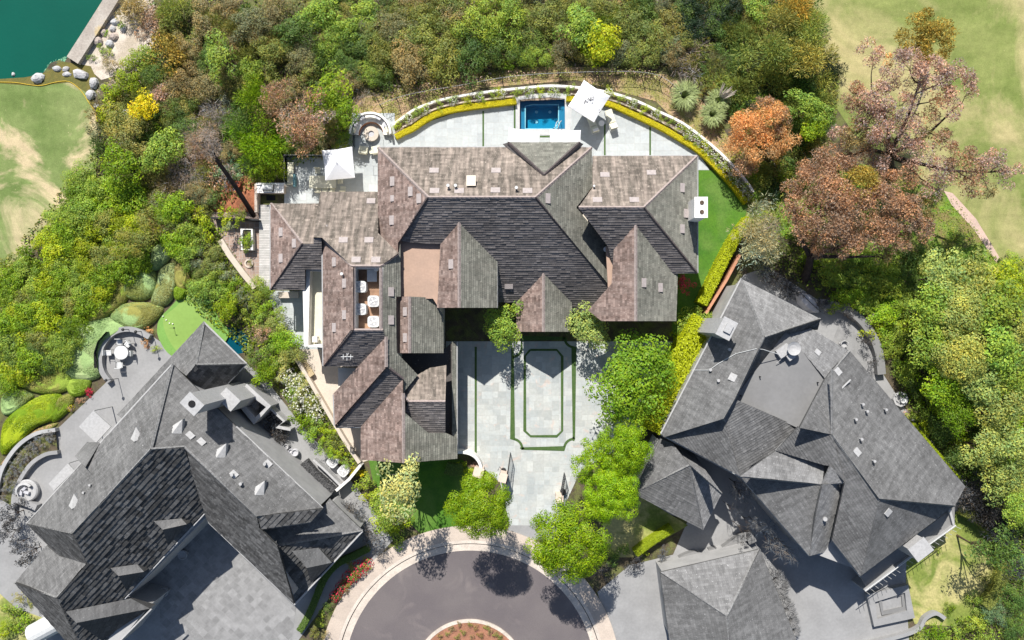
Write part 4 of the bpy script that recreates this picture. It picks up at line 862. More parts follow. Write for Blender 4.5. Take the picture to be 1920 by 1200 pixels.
pipes(RH,'R4',[(1611,822),(1635,863),(1614,757),(1622,770),(1657,767),(1601,785)],'ventg',.06,.4); pipes(RH,'R1',[(1330,693),(1345,713),(1366,655)],'ventg',.07,.3); pipes(RH,'R10',[(1545,972)],'ventg',.1,.15)
for px,py in ((1424,706),(1532,717),(1388,742)): p=W(px,py,7.05); mb=MB(); mb.tube([p,p+Vector((0,0,.3))],.05,6); obj('vent_pipe',mb,M['dark'],RH)
p=W(1470,660,7.3); mb=MB(); mb.box(p+Vector((-.1,.1,.15)),(1.1,.75,.35),R(35)); mb.box(p+Vector((.45,-.35,.2)),(.6,.5,.3),R(35)); mb.tube([p+Vector((-.6,-.9,0)),p+Vector((0,-.3,.3))],.03,5)
dish=obj('roof_equipment',mb,M['ventg'],RH); mb=MB(); prof=[(0,0),(.3,.05),(.5,.16),(.55,.2)]; mb.lathe(p+Vector((.55,.3,.55)),prof,18); obj('dish',mb,M['ventg'],dish)
mb=MB(); PP=[onplane(PLN['R1'],*q,.08) for q in ((1298,694),(1330,694),(1345,683),(1380,663),(1418,654))]+[W(1430,655,8.5),W(1465,666,7.4)]; mb.tube(PP,.03,5); obj('cable',mb,M['metal'],RH)
# terrace wall and lower garden wall of the right neighbour
mb=MB(); mb.strip([tuple(W(*q,2.6).to_2d()) for q in ((1622,1108),(1700,1050),(1792,985))],-.1,.1,0,2.6); mb.strip([tuple(W(*q,2.7).to_2d()) for q in ((1790,985),(1782,955))],-.1,.1,0,2.6); obj('terrace_wall',mb,M['wallgrey'],RH)
flatroof(RH,[(1613,1080),(1790,950),(1790,982),(1624,1102)],2.3,'flatgrey','balcony')
mb=MB()
for i in range(22):
    p=W(1622+i*8,1108-i*5.8,2.6); mb.tube([p,p+Vector((0,0,.9))],.02,4)
mb.tube([W(1622,1108,3.5),W(1792,985,3.5)],.035,5); obj('railing',mb,M['metal'],RH)
PV=thing('pavilion',W(1270,900,0),'small grey hip-roofed outbuilding between the motor court trees and the rambling grey house','outbuilding')
V=lambda *a,**k: roof(PV,*a,**k)
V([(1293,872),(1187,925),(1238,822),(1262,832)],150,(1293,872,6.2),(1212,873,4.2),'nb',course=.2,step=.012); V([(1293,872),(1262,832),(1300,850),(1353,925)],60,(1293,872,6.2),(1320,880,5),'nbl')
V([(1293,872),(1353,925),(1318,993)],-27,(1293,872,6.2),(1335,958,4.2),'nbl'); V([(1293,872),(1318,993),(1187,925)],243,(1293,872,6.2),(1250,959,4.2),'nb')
wallblock(PV,[(1240,828),(1348,925),(1316,986),(1194,924)],4.2,3.8,'wallgrey'); caps(PV,[((1293,872,6.2),(1318,993,4.2)),((1293,872,6.2),(1353,925,4.3)),((1293,872,6.2),(1187,925,4.2))],'cap_g',.1)
GH=thing('outbuilding',W(1370,1130,0),'grey hip-roofed outbuilding at the bottom edge beside the pampas plants','outbuilding')
V=lambda *a,**k: roof(GH,*a,**k)
V([(1238,1073),(1425,1030),(1363,1155)],97,(1363,1155,6.5),(1330,1052,4.2),'nbl',step=.04); V([(1425,1030),(1495,1205),(1368,1205),(1363,1155)],15,(1363,1155,6.5),(1455,1110,4.2),'nb',course=.2,step=.012)
V([(1238,1073),(1363,1155),(1368,1205),(1256,1205)],193,(1363,1155,6.5),(1247,1130,4.2),'nb',step=.03)
wallblock(GH,[(1246,1080),(1420,1038),(1485,1205),(1262,1205)],4.2,3.8,'wallgrey'); caps(GH,[((1425,1030,4.2),(1363,1155,6.5)),((1238,1073,4.2),(1363,1155,6.5)),((1363,1155,6.5),(1368,1205,6.5))],'cap_g',.12)
# ================================================================ pool terrace
SP=thing('swimming_pool',W(1017,213,0),'small dark-blue rectangular plunge pool with pale coping set in the curved terrace','pool')
P=WL(POOL,0); P2=[(v.x,v.y) for v in P]
mb=MB(); mb.ngon([(v.x,v.y,-1.5) for v in ccw(P)])
for i in range(len(P)): a,b=P[i],P[(i+1)%len(P)]; mb.poly([(a.x,a.y,-1.6),(b.x,b.y,-1.6),(b.x,b.y,.02),(a.x,a.y,.02)])
obj('basin',mb,M['pooltile'],SP)
inner=[tuple(W(x,y,0).to_2d()) for x,y in((985,196),(1000,193),(1048,193),(1048,234),(1042,239),(985,239))]
mb=MB(); out=[tuple(v.to_2d()) for v in P]
mb.ngon([(x,y,-.55) for x,y in out],.5,holes=[[(x,y,-.55) for x,y in inner]])
for i in range(len(inner)): a,b=inner[i],inner[(i+1)%len(inner)]; mb.poly([(*a,-1.5),(*b,-1.5),(*b,-.55),(*a,-.55)])
obj('bench',mb,M['poolstep'],SP)
mb=MB(); mb.strip(inner,-.05,.05,-.56,-.535,closed=True); mb.strip([tuple(W(*q).to_2d()) for q in ((1037,240),(1048,229))],-.05,.05,-.56,-.535); obj('tile_line',mb,M['poolline'],SP)
mb=MB(); mb.strip(P2,-.03,.4,-.1,.075,closed=True)
obj('coping',mb,M['pathgrey'],SP)
mb=MB(); mb.ngon(ccw([(v.x,v.y,-.14) for v in P])); obj('water',mb,M['poolwater'],SP)
for dx in (-6,0):
    a=W(1046+dx,242,.1); mb=MB(); mb.tube([a,a+Vector((.02,.1,.7)),a+Vector((.15,.45,.75)),a+Vector((.3,.7,.2)),a+Vector((.3,.72,-.5))],.03,6); obj('handrail',mb,M['metal'],SP)
for q in ((1006,210),(1006,229),(1031,210)): p=W(*q,-1.48); mb=MB(); mb.lathe(p,[(.0,.02),(.12,.02),(.14,0)],12); obj('light',mb,M['poolline'],SP)
# curved walls and hedges of the terrace
wp=[(737,234),(773,208),(800,196),(827,187),(873,178),(933,170),(990,164),(1033,161),(1083,164),(1140,173),(1190,188),(1233,208),(1280,231),(1323,263),(1357,293),(1390,328),(1413,360)]
def wall(name,label,path,wd,h,m,cat='wall',smooth=True,z0=0):
    p=[tuple(W(x,y,h).to_2d()) for x,y in path]; p=catmull(p,4) if smooth else p; o=thing(name,(p[0][0],p[0][1],z0),label,cat); mb=MB(); mb.strip(p,-wd/2,wd/2,z0-.1,h); obj('wall_body',mb,M[m],o); mb=MB(); mb.strip(p,-wd/2-.02,wd/2+.02,h,h+.05); obj('coping',mb,M[m],o); return o
wall('garden_wall','low white curved retaining wall sweeping around the outside of the pool terrace',wp,.17,.5,'white')
hp=[(741,256),(757,247),(773,240),(807,218),(847,205),(900,197),(935,193),(968,189)]
wall('garden_wall','low grey curb behind the left run of the yellow clipped hedge',[(x-2,y-9) for x,y in hp[1:]],.1,.3,'conc')
hedge(hp,10.5,.55,'bright yellow clipped hedge curving along the terrace left of the pool','ye',leaf=.07,dens=420,z0=.04)
hp2=[(1062,184),(1100,187),(1140,193),(1187,213),(1240,238),(1278,260),(1313,283),(1347,317),(1377,350),(1400,380)]
hedge(hp2,10,.55,'bright yellow clipped hedge curving along the terrace right of the pool','ye',leaf=.07,dens=420,z0=.04)
wall('garden_wall','low grey curb behind the right run of the yellow clipped hedge',[(1070,176),(1140,186),(1192,205),(1245,231),(1285,253),(1320,277),(1353,309),(1383,343),(1408,374)],.1,.3,'conc')
# iron fence with vines
fp=catmull([tuple(W(x,y,1.3).to_2d()) for x,y in ((712,196),(750,181),(800,170),(860,160),(930,147),(1000,139),(1060,136),(1120,134),(1190,134),(1235,141),(1262,158),(1278,176))],6)
FE=thing('iron_fence',(fp[0][0],fp[0][1],0),'thin dark iron picket fence overgrown with vines above the pool terrace','fence')
for z in (.15,1.25):
    mb=MB(); mb.tube([(x,y,z) for x,y in fp],.025,4); obj('rail',mb,M['dark' if z<1 else 'ventg'],FE)
mb=MB()
for (x0,y0),(x1,y1) in zip(fp,fp[1:]):
    n=max(1,int(math.hypot(x1-x0,y1-y0)/.14))
    for i in range(n): x,y=x0+(x1-x0)*i/n,y0+(y1-y0)*i/n; mb.box((x,y,.68),(.016,.016,1.25))
o=obj('picket_infill',mb,M['dark'],FE)
for i in range(0,len(fp),5): mb=MB(); mb.box((fp[i][0],fp[i][1],.7),(.07,.07,1.4)); obj('post',mb,M['dark'],FE)
rng=random.Random(8); mb=MB()
for (x0,y0),(x1,y1) in zip(fp,fp[1:]):
    n=int(math.hypot(x1-x0,y1-y0)*70)
    for i in range(n):
        u=rng.random(); x,y=x0+(x1-x0)*u,y0+(y1-y0)*u
        if math.sin(x*1.7)+math.sin(x*.63+1)+rng.uniform(-.5,.5)<-.3: continue
        k=rng.uniform(.6,1.3); c=C['og'] if rng.random()<.7 else C['pk']; c=C['wf'] if rng.random()<.12 else c
        leafcard(mb,Vector((x+rng.gauss(0,.18),y+rng.gauss(0,.18),rng.uniform(.3,1.45))),(rv(rng)+Vector((0,0,.8))).normalized(),.14,rng,tuple(q*k*1.5 for q in c))
tag(obj('vine',mb,M['leaf']),'climbing vines with small leaves and pale blooms trained along the iron fence','vine',kind='stuff').color=(1,1,1,1)
# umbrellas
def umbrella(name,label,corners,z,m='canvas',rise=.55,emblem=False,pole=True,grp='white square umbrellas'):
    P=[W(x,y,z) for x,y in corners]; c=sum(P,Vector())/4; o=thing(name,(c.x,c.y,0),label,'umbrella',grp); ap=c+Vector((0,0,rise)); mb=MB()
    for i in range(4):
        a,b=P[i],P[(i+1)%4]; n=5                        # each panel sags a little between its ribs
        G=[]
        for k in range(n+1):
            t=k/n; row=[]
            for j in range(5):
                s_=j/4; q=ap.lerp(a.lerp(b,s_),t); q=q-Vector((0,0,.13*math.sin(math.pi*s_)*t*t)); q=q.lerp(Vector((c.x,c.y,q.z)),.03*math.sin(math.pi*s_)*t); row.append(q)
            G.append(row)
        for k in range(n):
            for j in range(4): mb.poly([G[k][j],G[k+1][j],G[k+1][j+1],G[k][j+1]])
        for j in range(4): e=G[n][j]; f=G[n][j+1]; dn=Vector((0,0,.16)); mb.poly([e,e-dn,f-dn,f])
    cv=obj('canopy',mb,M[m],o)
    for i in range(4):
        rb=MB(); rb.tube([ap-Vector((0,0,.07)),P[i]-Vector((0,0,.06))],.02,5); obj('rib',rb,M['metal'],o)
    if pole:
        mb=MB(); mb.tube([(c.x,c.y,.05),(c.x,c.y,z+rise+.12)],.035,8); obj('pole',mb,M['metal'],o); mb=MB(); mb.box((c.x,c.y,.1),(.75,.75,.1)); obj('base',mb,M['metal'],o)
    if emblem:
        rng=random.Random(4); mb=MB()                    # dark script mark across the crown of the canopy
        e=(P[1]-P[3]).normalized()
        up=Vector((-e.y,e.x,0))
        def on(u,v):                                     # height of the canopy at an offset from its centre
            q=c+e*u+up*v; best=0
            for i in range(4):
                a,b=P[i]-c,P[(i+1)%4]-c; den=a.x*b.y-a.y*b.x; dx,dy=q.x-c.x,q.y-c.y; s1=(dx*b.y-dy*b.x)/den; s2=(a.x*dy-a.y*dx)/den
                if s1>=-1e-6 and s2>=-1e-6: best=s1+s2
            return Vector((q.x,q.y,z+rise*(1-best)+.02))
        for g,(u0,v0,sc) in enumerate(((-.42,-.06,1),(-.2,-.03,1.25),(.02,0,1),(.2,.04,1.2),(.4,.1,.8))):
            pts=[on(u0+math.cos(t*1.3+g)*.09*sc,v0+math.sin(t*(1.6+.3*g))*.14*sc) for t in [k*.45 for k in range(11)]]
            mb.tube(pts,.018,4)
        for u0,v0 in ((-.05,.34),(.12,-.34),(.28,.3)): mb.tube([on(u0,v0),on(u0+.07,v0+.02)],.03,5)
        for u0,v0 in ((.62,-1.0),(.7,-1.12),(.6,-1.2)): mb.tube([on(u0,v0),on(u0+.1,v0+.03)],.02,4)
        obj('emblem',mb,M['black'],cv)
    return o
umbrella('patio_umbrella','tilted white square umbrella with dark script mark beside the swimming pool',[(1095,150),(1144,180),(1114,229),(1065,199)],2.4,emblem=True)
umbrella('patio_umbrella','white square umbrella over the dining table on the glass-railed terrace',[(603,282),(660,275),(665,333),(610,338)],2.4,rise=.7)
umbrella('patio_umbrella','white square umbrella left of the pool steps, half under the eave',[(954,239),(1012,247),(1010,300),(950,300)],2.4,rise=.5)
umbrella('patio_umbrella','white square umbrella right of the pool steps, half under the eave',[(1031,242),(1089,244),(1089,302),(1031,300)],2.4,rise=.5)
# loungers
def lounger():
    o=thing('sun_lounger',(0,0,.06),'x','sun lounger','sun loungers by the pool umbrella'); f=MB()
    for x in (-.33,.33): f.box((x,0,.28),(.04,1.9,.05))
    for y in (-.94,-.3,.35,.94): f.box((0,y,.27),(.66,.04,.04))
    obj('frame',f,M['metal'],o,local=True)
    for x in (-.32,.32):
        for y in (-.85,.8): l=MB(); l.box((x,y,.13),(.04,.04,.27)); obj('leg',l,M['metal'],o,local=True)
    c=MB(); c.box((0,-.33,.36),(.62,1.2,.1)); c.box((0,-.33,.42),(.58,1.16,.02)); obj('cushion',c,M['cream'],o,local=True)
    bk=MB(); a=[(-.31,.28,.36),(.31,.28,.36),(.31,.86,.78),(-.31,.86,.78)]; b=[(x,y+.05,z-.09) for x,y,z in a]; bk.poly(a); bk.poly(b[::-1])
    for i in range(4): j=(i+1)%4; bk.poly([b[i],b[j],a[j],a[i]])
    obj('backrest',bk,M['cream'],o,local=True); pl=MB(); pl.box((0,.74,.76),(.5,.24,.12),0); obj('pillow',pl,M['white'],o,local=True); return o
lg=lounger(); lg.location=W(1145,227,0)+Vector((0,0,.06)); lg.rotation_euler=(0,0,R(18+180)); lg['label']='cream sun lounger in half sun, right of the round side table under the tilted umbrella'
dup(lg,W(1110,233,0)+Vector((0,0,.06)),R(20+180),'shaded sun lounger with grey frame, left of the round side table under the tilted umbrella')
def roundtable(px,py,r,h,label,m='white',name='side_table',cat='side table'):
    p=W(px,py,h); o=thing(name,(p.x,p.y,.05),label,cat); mb=MB(); mb.lathe((p.x,p.y,0),[(0,h),(r,h),(r,h-.05),(0,h-.05)],28); obj('table_top',mb,M[m],o); mb=MB(); mb.tube([(p.x,p.y,.05),(p.x,p.y,h-.04)],r*.18,10); obj('stem',mb,M['metal'],o); return o
roundtable(1128,231,.26,.45,'round white side table between the two loungers by the pool','white')
# fire pit nook
c=W(696,251,.4); FP=thing('fire_pit',(c.x,c.y,.05),'round pale stone fire pit in the half-circle seating nook','fire pit'); mb=MB(); mb.lathe((c.x,c.y,.05),[(.27,.1),(.27,.42),(.66,.42),(.68,.38),(.6,0),(0,0)],36); obj('ring',mb,M['pathbeige'],FP); mb=MB(); mb.lathe((c.x,c.y,.05),[(0,.3),(.27,.3)],20); obj('fire_bowl',mb,M['greyc'],FP)
BN=thing('curved_bench',(c.x,c.y,.05),'half-circle built-in bench around the fire pit with a white back wall','bench'); a0,a1=R(-2),R(182)
mb=MB(); mb.lathe((c.x,c.y-.05,.05),[(1.12,0),(1.12,.45),(1.7,.45)],32,a0=a0,a1=a1); obj('seat',mb,M['white'],BN); mb=MB(); mb.lathe((c.x,c.y-.05,.05),[(1.08,.0),(1.08,.38),(1.12,.38)],32,a0=a0,a1=a1); obj('seat_edge',mb,M['terracotta'],BN); mb=MB(); mb.lathe((c.x,c.y-.05,.05),[(1.7,0),(1.7,.95),(1.88,.95),(1.9,-.05)],32,a0=a0,a1=a1); obj('back_wall',mb,M['white'],BN)
for i,q in enumerate((12,30,62,80,98,118,148,168)):
    p=Vector((c.x+1.5*math.cos(R(q)),c.y-.05+1.5*math.sin(R(q)),.72)); mb=MB(); mb.box(p,(.2,.46,.42),R(q),taper=.9999); o=thing('cushion',(p.x,p.y,.5),'x','cushion','cushions on the curved bench'); o['label']=['pale','grey','striped grey','white','white','grey','striped grey','pale'][i]+' scatter cushion on the curved bench, '+['first','second','third','fourth','fifth','sixth','seventh','eighth'][i]+' counting from its right end'
    obj('pad',mb,M[['cream','greyc','greyc','white','white','greyc','greyc','cream'][i]],o)
def armchair():
    o=thing('armchair',(0,0,.06),'x','armchair','armchairs below the fire pit'); s=MB(); s.box((0,.05,.33),(.6,.6,.16)); obj('seat',s,M['cream'],o,local=True); b=MB(); b.box((0,-.3,.5),(.68,.14,.62)); obj('backrest',b,M['cream'],o,local=True)
    for x in (-.34,.34): a=MB(); a.box((x,.02,.4),(.09,.6,.34)); obj('arm',a,M['cream'],o,local=True)
    for x in (-.3,.3):
        for y in (-.28,.28): l=MB(); l.box((x,y,.12),(.05,.05,.24)); obj('leg',l,M['dark'],o,local=True)
    return o
ac=armchair(); ac.location=W(683,283,.06); ac.rotation_euler=(0,0,R(-8)); ac['label']='cream armchair left of the small side table below the fire pit'
dup(ac,W(707,283,.06),R(10),'cream armchair right of the small side table, against the roof edge below the fire pit')
roundtable(696,285,.17,.5,'tiny round side table between the two armchairs below the fire pit','cream')
# glass-railed west terrace
GR=thing('glass_railing',W(533,291,0),'frameless glass balustrade along the upper-left terrace edge','railing')
rp=[(533,340),(533,291),(603,291)]; P=[tuple(W(x,y,1.0).to_2d()) for x,y in rp]; mb=MB(); mb.strip(P,-.01,.01,.05,1.05); obj('glass_panel',mb,M['glass'],GR)
P=[tuple(W(x,y,.5).to_2d()) for x,y in ((664,275),(664,236))]; mb=MB(); mb.strip(P,-.01,.01,.05,1.05); obj('glass_panel',mb,M['glass'],GR)
mb=MB(); mb.tube([(*tuple(W(x,y,1.0).to_2d()),1.07) for x,y in rp],.02,6); obj('top_rail',mb,M['ventg'],GR)
SF=thing('outdoor_sofa',W(544,325,0),'long cream outdoor sofa against the left glass railing','sofa'); mb=MB(); a=W(544,325,.5); mb.box((a.x,a.y,.35),(.55,2.0,.25)); obj('seat',mb,M['cream'],SF); mb=MB(); mb.box((a.x+.42,a.y-.65,.5),(.18,1.1,.5)); obj('backrest',mb,M['teal'],SF); mb=MB(); mb.box((a.x,a.y,.12),(.5,1.9,.2)); obj('base',mb,M['dark'],SF)
DT=thing('dining_table',W(612,341,0),'long cream dining table partly under the left white umbrella','dining table'); a=W(605,341,.76); mb=MB(); mb.box((a.x,a.y,.74),(2.4,1.1,.05)); obj('table_top',mb,M['cream'],DT)
for dx in (-1,1):
    for dy in (-.45,.45): mb=MB(); mb.box((a.x+dx,a.y+dy,.38),(.08,.08,.7)); obj('leg',mb,M['wood'],DT)
def dchair():
    o=thing('dining_chair',(0,0,.05),'x','chair','chairs round the terrace dining table'); s=MB(); s.box((0,0,.46),(.46,.46,.05)); obj('seat',s,M['cream'],o,local=True); b=MB(); b.box((0,-.22,.7),(.46,.04,.42)); obj('backrest',b,M['cream'],o,local=True)
    for x in (-.2,.2):
        for y in (-.2,.2): l=MB(); l.box((x,y,.22),(.03,.03,.44)); obj('leg',l,M['metal'],o,local=True)
    return o
dc=dchair(); dc.location=W(599,358,.05); dc['label']='cream dining chair, leftmost in the row below the terrace dining table'
for i,(x,y,rz,l) in enumerate(((612,357,0,'second from the left in the row below'),(626,357,0,'third from the left in the row below'),(645,356,0,'fourth from the left in the row below'),(598,322,180,'left one of the two above'),(640,341,90,'at the right end of'))):
    dup(dc,W(x,y,.05),R(rz),'cream dining chair, '+l+' the terrace dining table')
GC=thing('grill_counter',W(508,353,0),'pale outdoor kitchen counter at the corner left of the glass-railed terrace','counter'); a=W(506,353,.9); mb=MB(); mb.box((a.x,a.y,.45),(2.4,.75,.9)); obj('cabinet',mb,M['conc'],GC); mb=MB(); mb.box((a.x,a.y,.92),(2.5,.85,.05)); obj('counter_top',mb,M['white'],GC)
GL=thing('gas_grill',(a.x-.1,a.y,.95),'stainless lidded gas grill built into the pale counter','grill'); mb=MB(); mb.box((a.x-.1,a.y,1.02),(.95,.6,.14)); obj('firebox',mb,M['dark'],GL); mb=MB(); mb.tube([(a.x-.55,a.y+.05,1.1),(a.x+.35,a.y+.05,1.1)],.27,14); obj('lid',mb,M['metal'],GL); mb=MB(); mb.tube([(a.x-.45,a.y-.3,1.12),(a.x+.25,a.y-.3,1.12)],.02,6); obj('handle',mb,M['metal'],GL)
wall('garden_wall','grey parapet left of the outdoor kitchen counter',[(480,345),(480,398)],.2,.9,'conc',smooth=False); wall('garden_wall','pale parapet above the outdoor kitchen counter',[(481,345),(533,345)],.14,1.0,'white',smooth=False)
mt=MB(); a=W(508,371,.06); mt.box((a.x,a.y,.07),(.8,.45,.03)); tag(obj('floor_mat',mt,M['black']),'black rectangular floor mat before the outdoor kitchen counter','mat')
# west garden
PB=thing('planter_box',W(463,452,0),'rectangular pale box planter on the brown paving, full of green herbs','planter'); a=W(463,449,.7); mb=MB(); P=[(a.x+x,a.y+y) for x,y in((-.45,-.9),(.45,-.9),(.45,.9),(-.45,.9))]; mb.strip(P,-.06,.06,0,.75,closed=True); obj('box',mb,M['white'],PB); mb=MB(); mb.ngon([(x,y,.6) for x,y in P]); obj('soil',mb,M['soil'],PB)
TR=thing('tree_ring',W(467,494,0),'round pale stone ring with a small plant on the brown paving below the box planter','tree ring'); a=W(467,494,.1); mb=MB(); mb.lathe((a.x,a.y,.04),[(.28,0),(.28,.12),(.4,.12),(.4,0)],24); obj('ring',mb,M['pathbeige'],TR)
wall('garden_wall','low pale wall slanting down beside the brown paving, left of the boardwalk',[(413,450),(430,478),(455,512),(478,540)],.45,.5,'pathbeige',smooth=False)
wall('garden_wall','long low pale wall slanting along the beige side path beside the flowering hedge',[(540,650),(560,680),(585,722),(610,765),(635,808),(655,840),(674,868)],.28,.8,'pathbeige')
wall('garden_wall','dark upper fence wall across the top of the brown paving',[(395,408),(436,410),(484,412)],.1,1.2,'dark',smooth=False)
CH=thing('wicker_lounger',W(577,688,0),'slim tan wicker lounger leaning on the beige side path','lounger',rz=R(35)); mb=MB(); mb.box((0,0,.3),(.5,1.3,.12)); obj('seat',mb,M['wicker'],CH,local=True); mb=MB(); mb.box((0,-.75,.45),(.5,.35,.3)); obj('headrest',mb,M['wicker'],CH,local=True)
for x in(-.2,.2):
    for y in (-.5,.5): mb=MB(); mb.box((x,y,.14),(.05,.05,.25)); obj('leg',mb,M['wood'],CH,local=True)
SB=thing('stone_bench',W(540,552,0),'long beige stone bench under the dark eave left of the cream balcony','bench'); a=W(541,553,.5); mb=MB(); mb.box((a.x,a.y,.5),(1.8,.55,.12)); obj('seat',mb,M['pathbeige'],SB)
for dx in (-.7,.7): mb=MB(); mb.box((a.x+dx,a.y,.25),(.2,.45,.45)); obj('leg',mb,M['conc'],SB)
a=W(593,636,3.3); BC=thing('balcony_chair',(a.x,a.y,3.2),'white chair at the lower end of the cream balcony','chair'); mb=MB(); mb.box((a.x,a.y,3.62),(.5,.5,.08)); obj('seat',mb,M['white'],BC); mb=MB(); mb.box((a.x+.26,a.y,3.9),(.05,.5,.5)); obj('backrest',mb,M['white'],BC)
for dx,dy in ((-.2,-.2),(.2,-.2),(-.2,.2),(.2,.2)): mb=MB(); mb.box((a.x+dx,a.y+dy,3.4),(.04,.04,.4)); obj('leg',mb,M['metal'],BC)
PT=thing('clay_pot',W(444,347,0),'rust-red pot on the red mulch beside the leaning trunk','pot'); a=W(445,346,.4); mb=MB(); mb.lathe((a.x,a.y,.02),[(.18,0),(.32,.25),(.3,.5),(.25,.5),(.24,.3),(0,.3)],18); obj('bowl',mb,M['copper'],PT)
# condensers
def condenser():
    o=thing('condenser_unit',(0,0,0),'x','air conditioner'); b=MB(); n=20; pr=[]
    for i in range(n): q=6.283*i/n; e=5; r=.46/((abs(math.cos(q))**e+abs(math.sin(q))**e)**(1/e)); pr.append((r*math.cos(q),r*math.sin(q)))
    b.prism(pr,0,.8); obj('case',b,M['metal'],o,local=True); t=MB(); t.lathe((0,0,.81),[(0,.0),(.34,0)],24); obj('fan_well',t,M['greyc'],o,local=True)
    g=MB()
    for r in (.12,.2,.28,.35): g.lathe((0,0,.84),[(r-.008,0),(r+.008,0)],24)
    for i in range(8): q=6.283*i/8; g.tube([(0,0,.84),(.36*math.cos(q),.36*math.sin(q),.84)],.008,4)
    obj('grille',g,M['metal'],o,local=True); f=MB()
    for i in range(4):
        q=6.283*i/4; f.poly([(.05*math.cos(q),.05*math.sin(q),.82),(.3*math.cos(q+.1),.3*math.sin(q+.1),.825),(.3*math.cos(q+.8),.3*math.sin(q+.8),.82),(.06*math.cos(q+1),.06*math.sin(q+1),.82)])
    obj('fan_blade',f,M['white'],o,local=True); h=MB(); h.lathe((0,0,.85),[(0,.01),(.07,.01),(.08,0)],12); obj('hub',h,M['white'],o,local=True); return o
cu=condenser(); cu.location=W(678,538,6.9); cu.location.z=6.62; cu['label']='white condenser in the roof well, upper left of the four'; cu['group']='condensers in the roof well'
for x,y,l in ((702,565,'upper right of the four'),(678,580,'lower left of the four'),(702,603,'lower right of the four')):
    p=W(x,y,6.9); p.z=6.62; dup(cu,p,0,'white condenser in the roof well, '+l)
for x,y,l in ((625,865,'upper'),(645,882,'lower')): o=dup(cu,W(x,y,.5)-Vector((0,0,.45)),R(-43),f'square condenser standing on grey paving behind the tall hedge, {l} one of the pair',1.0); o['group']='condensers beside the dark grey house'
BX=thing('equipment_box',W(698,517,6.6),'blue-grey lidded equipment box in the top right of the roof well','box'); a=W(698,517,7); mb=MB(); mb.box((a.x,a.y,6.85),(.7,.9,.5)); obj('case',mb,M['ventg'],BX); mb=MB(); mb.box((a.x,a.y,7.13),(.78,.98,.05)); obj('lid',mb,M['metal'],BX)
for x,l in ((665,'left'),(705,'right')): a=W(x,504,7.4); o=thing('exhaust_cap',(a.x,a.y,6.6),f'white round exhaust cap, {l} one at the top of the roof well','vent','exhaust caps in the roof well'); mb=MB(); mb.tube([(a.x,a.y,6.6),(a.x,a.y,7.3)],.1,10); obj('pipe',mb,M['metal'],o); mb=MB(); mb.lathe((a.x,a.y,7.3),[(.22,0),(.2,.1),(0,.16)],14); obj('cap',mb,M['white'],o)
# gates
def gate(hx,hy,ex,ey,label,h=2.1):
    a=W(hx,hy,1.0); b=W(ex,ey,1.0); o=thing('gate_leaf',(a.x,a.y,.05),label,'gate','wrought iron driveway gate leaves'); L=(b-a).to_2d(); n=14; fr=MB()
    for z0,z1 in ((.12,.12),(h,h-.35)): fr.tube([(a.x,a.y,z0+.05),(b.x,b.y,z1+.05)],.03,6)
    for k in (0,1): p=a.lerp(b,k); fr.tube([(p.x,p.y,.08),(p.x,p.y,h+.05-k*.35)],.035,6)
    fr.tube([(a.x,a.y,1.2),(b.x,b.y,1.2)],.02,5); obj('frame',fr,M['dark'],o); mb=MB()
    for i in range(1,n): p=a.lerp(b,i/n); mb.tube([(p.x,p.y,.12),(p.x,p.y,h-.35*i/n)],.013,4)
    for i in range(n): p=a.lerp(b,(i+.5)/n); mb.tube([(p.x+.0,p.y,1.25+.1*math.cos(k)) if 0 else (p.x+L.x/n*.4*math.cos(k),p.y+L.y/n*.4*math.cos(k),1.33+.1*math.sin(k)) for k in [j*.8 for j in range(9)]],.009,4)
    obj('scrollwork',mb,M['dark'],o); return o
gate(949,908,957,852,'open black iron gate leaf, left side of the driveway entrance'); gate(1051,934,1059,890,'open black iron gate leaf, right side of the driveway entrance')
def pillar(px,py,label,sx=.7,sy=.7,h=2.1,rz=0):
    p=W(px,py,h); o=thing('gate_pillar',(p.x,p.y,0),label,'pillar','stucco pillars at the driveway entrance'); mb=MB(); mb.box((p.x,p.y,h/2),(sx,sy,h),rz); obj('shaft',mb,M['pillar'],o); mb=MB(); mb.box((p.x,p.y,h+.05),(sx+.14,sy+.14,.1),rz); obj('cap',mb,M['pillar'],o)
pillar(897,886,'tan stucco pillar ending the curved wall left of the driveway entrance',.75,.75,1.6,R(-15)); pillar(943,896,'tan stucco pillar carrying the left gate leaf',.55,.65,2.2,R(-15)); pillar(1049,936,'tan stucco pillar carrying the right gate leaf',.55,.5,2.0)
for x,y,s,l in ((944,884,-1,'left'),(1056,923,1,'right')):
    a=W(x,y,.5); o=thing('gate_opener',(a.x,a.y,.05),f'dark gate opener box with a jointed arm at the {l} gate leaf','gate motor','gate openers'); mb=MB(); mb.tube([(a.x,a.y,.05),(a.x,a.y,.55)],.26,12); obj('housing',mb,M['dark'],o); mb=MB(); mb.tube([(a.x,a.y,.6),(a.x+.35*s,a.y+.45,.62),(a.x+.5*s,a.y+.1,.62)],.03,5); obj('arm',mb,M['dark'],o)
wall('garden_wall','thin white curved wall from the house corner to the left tan pillar',[(857,848),(875,849),(890,856),(899,868),(903,882)],.2,1.5,'white')
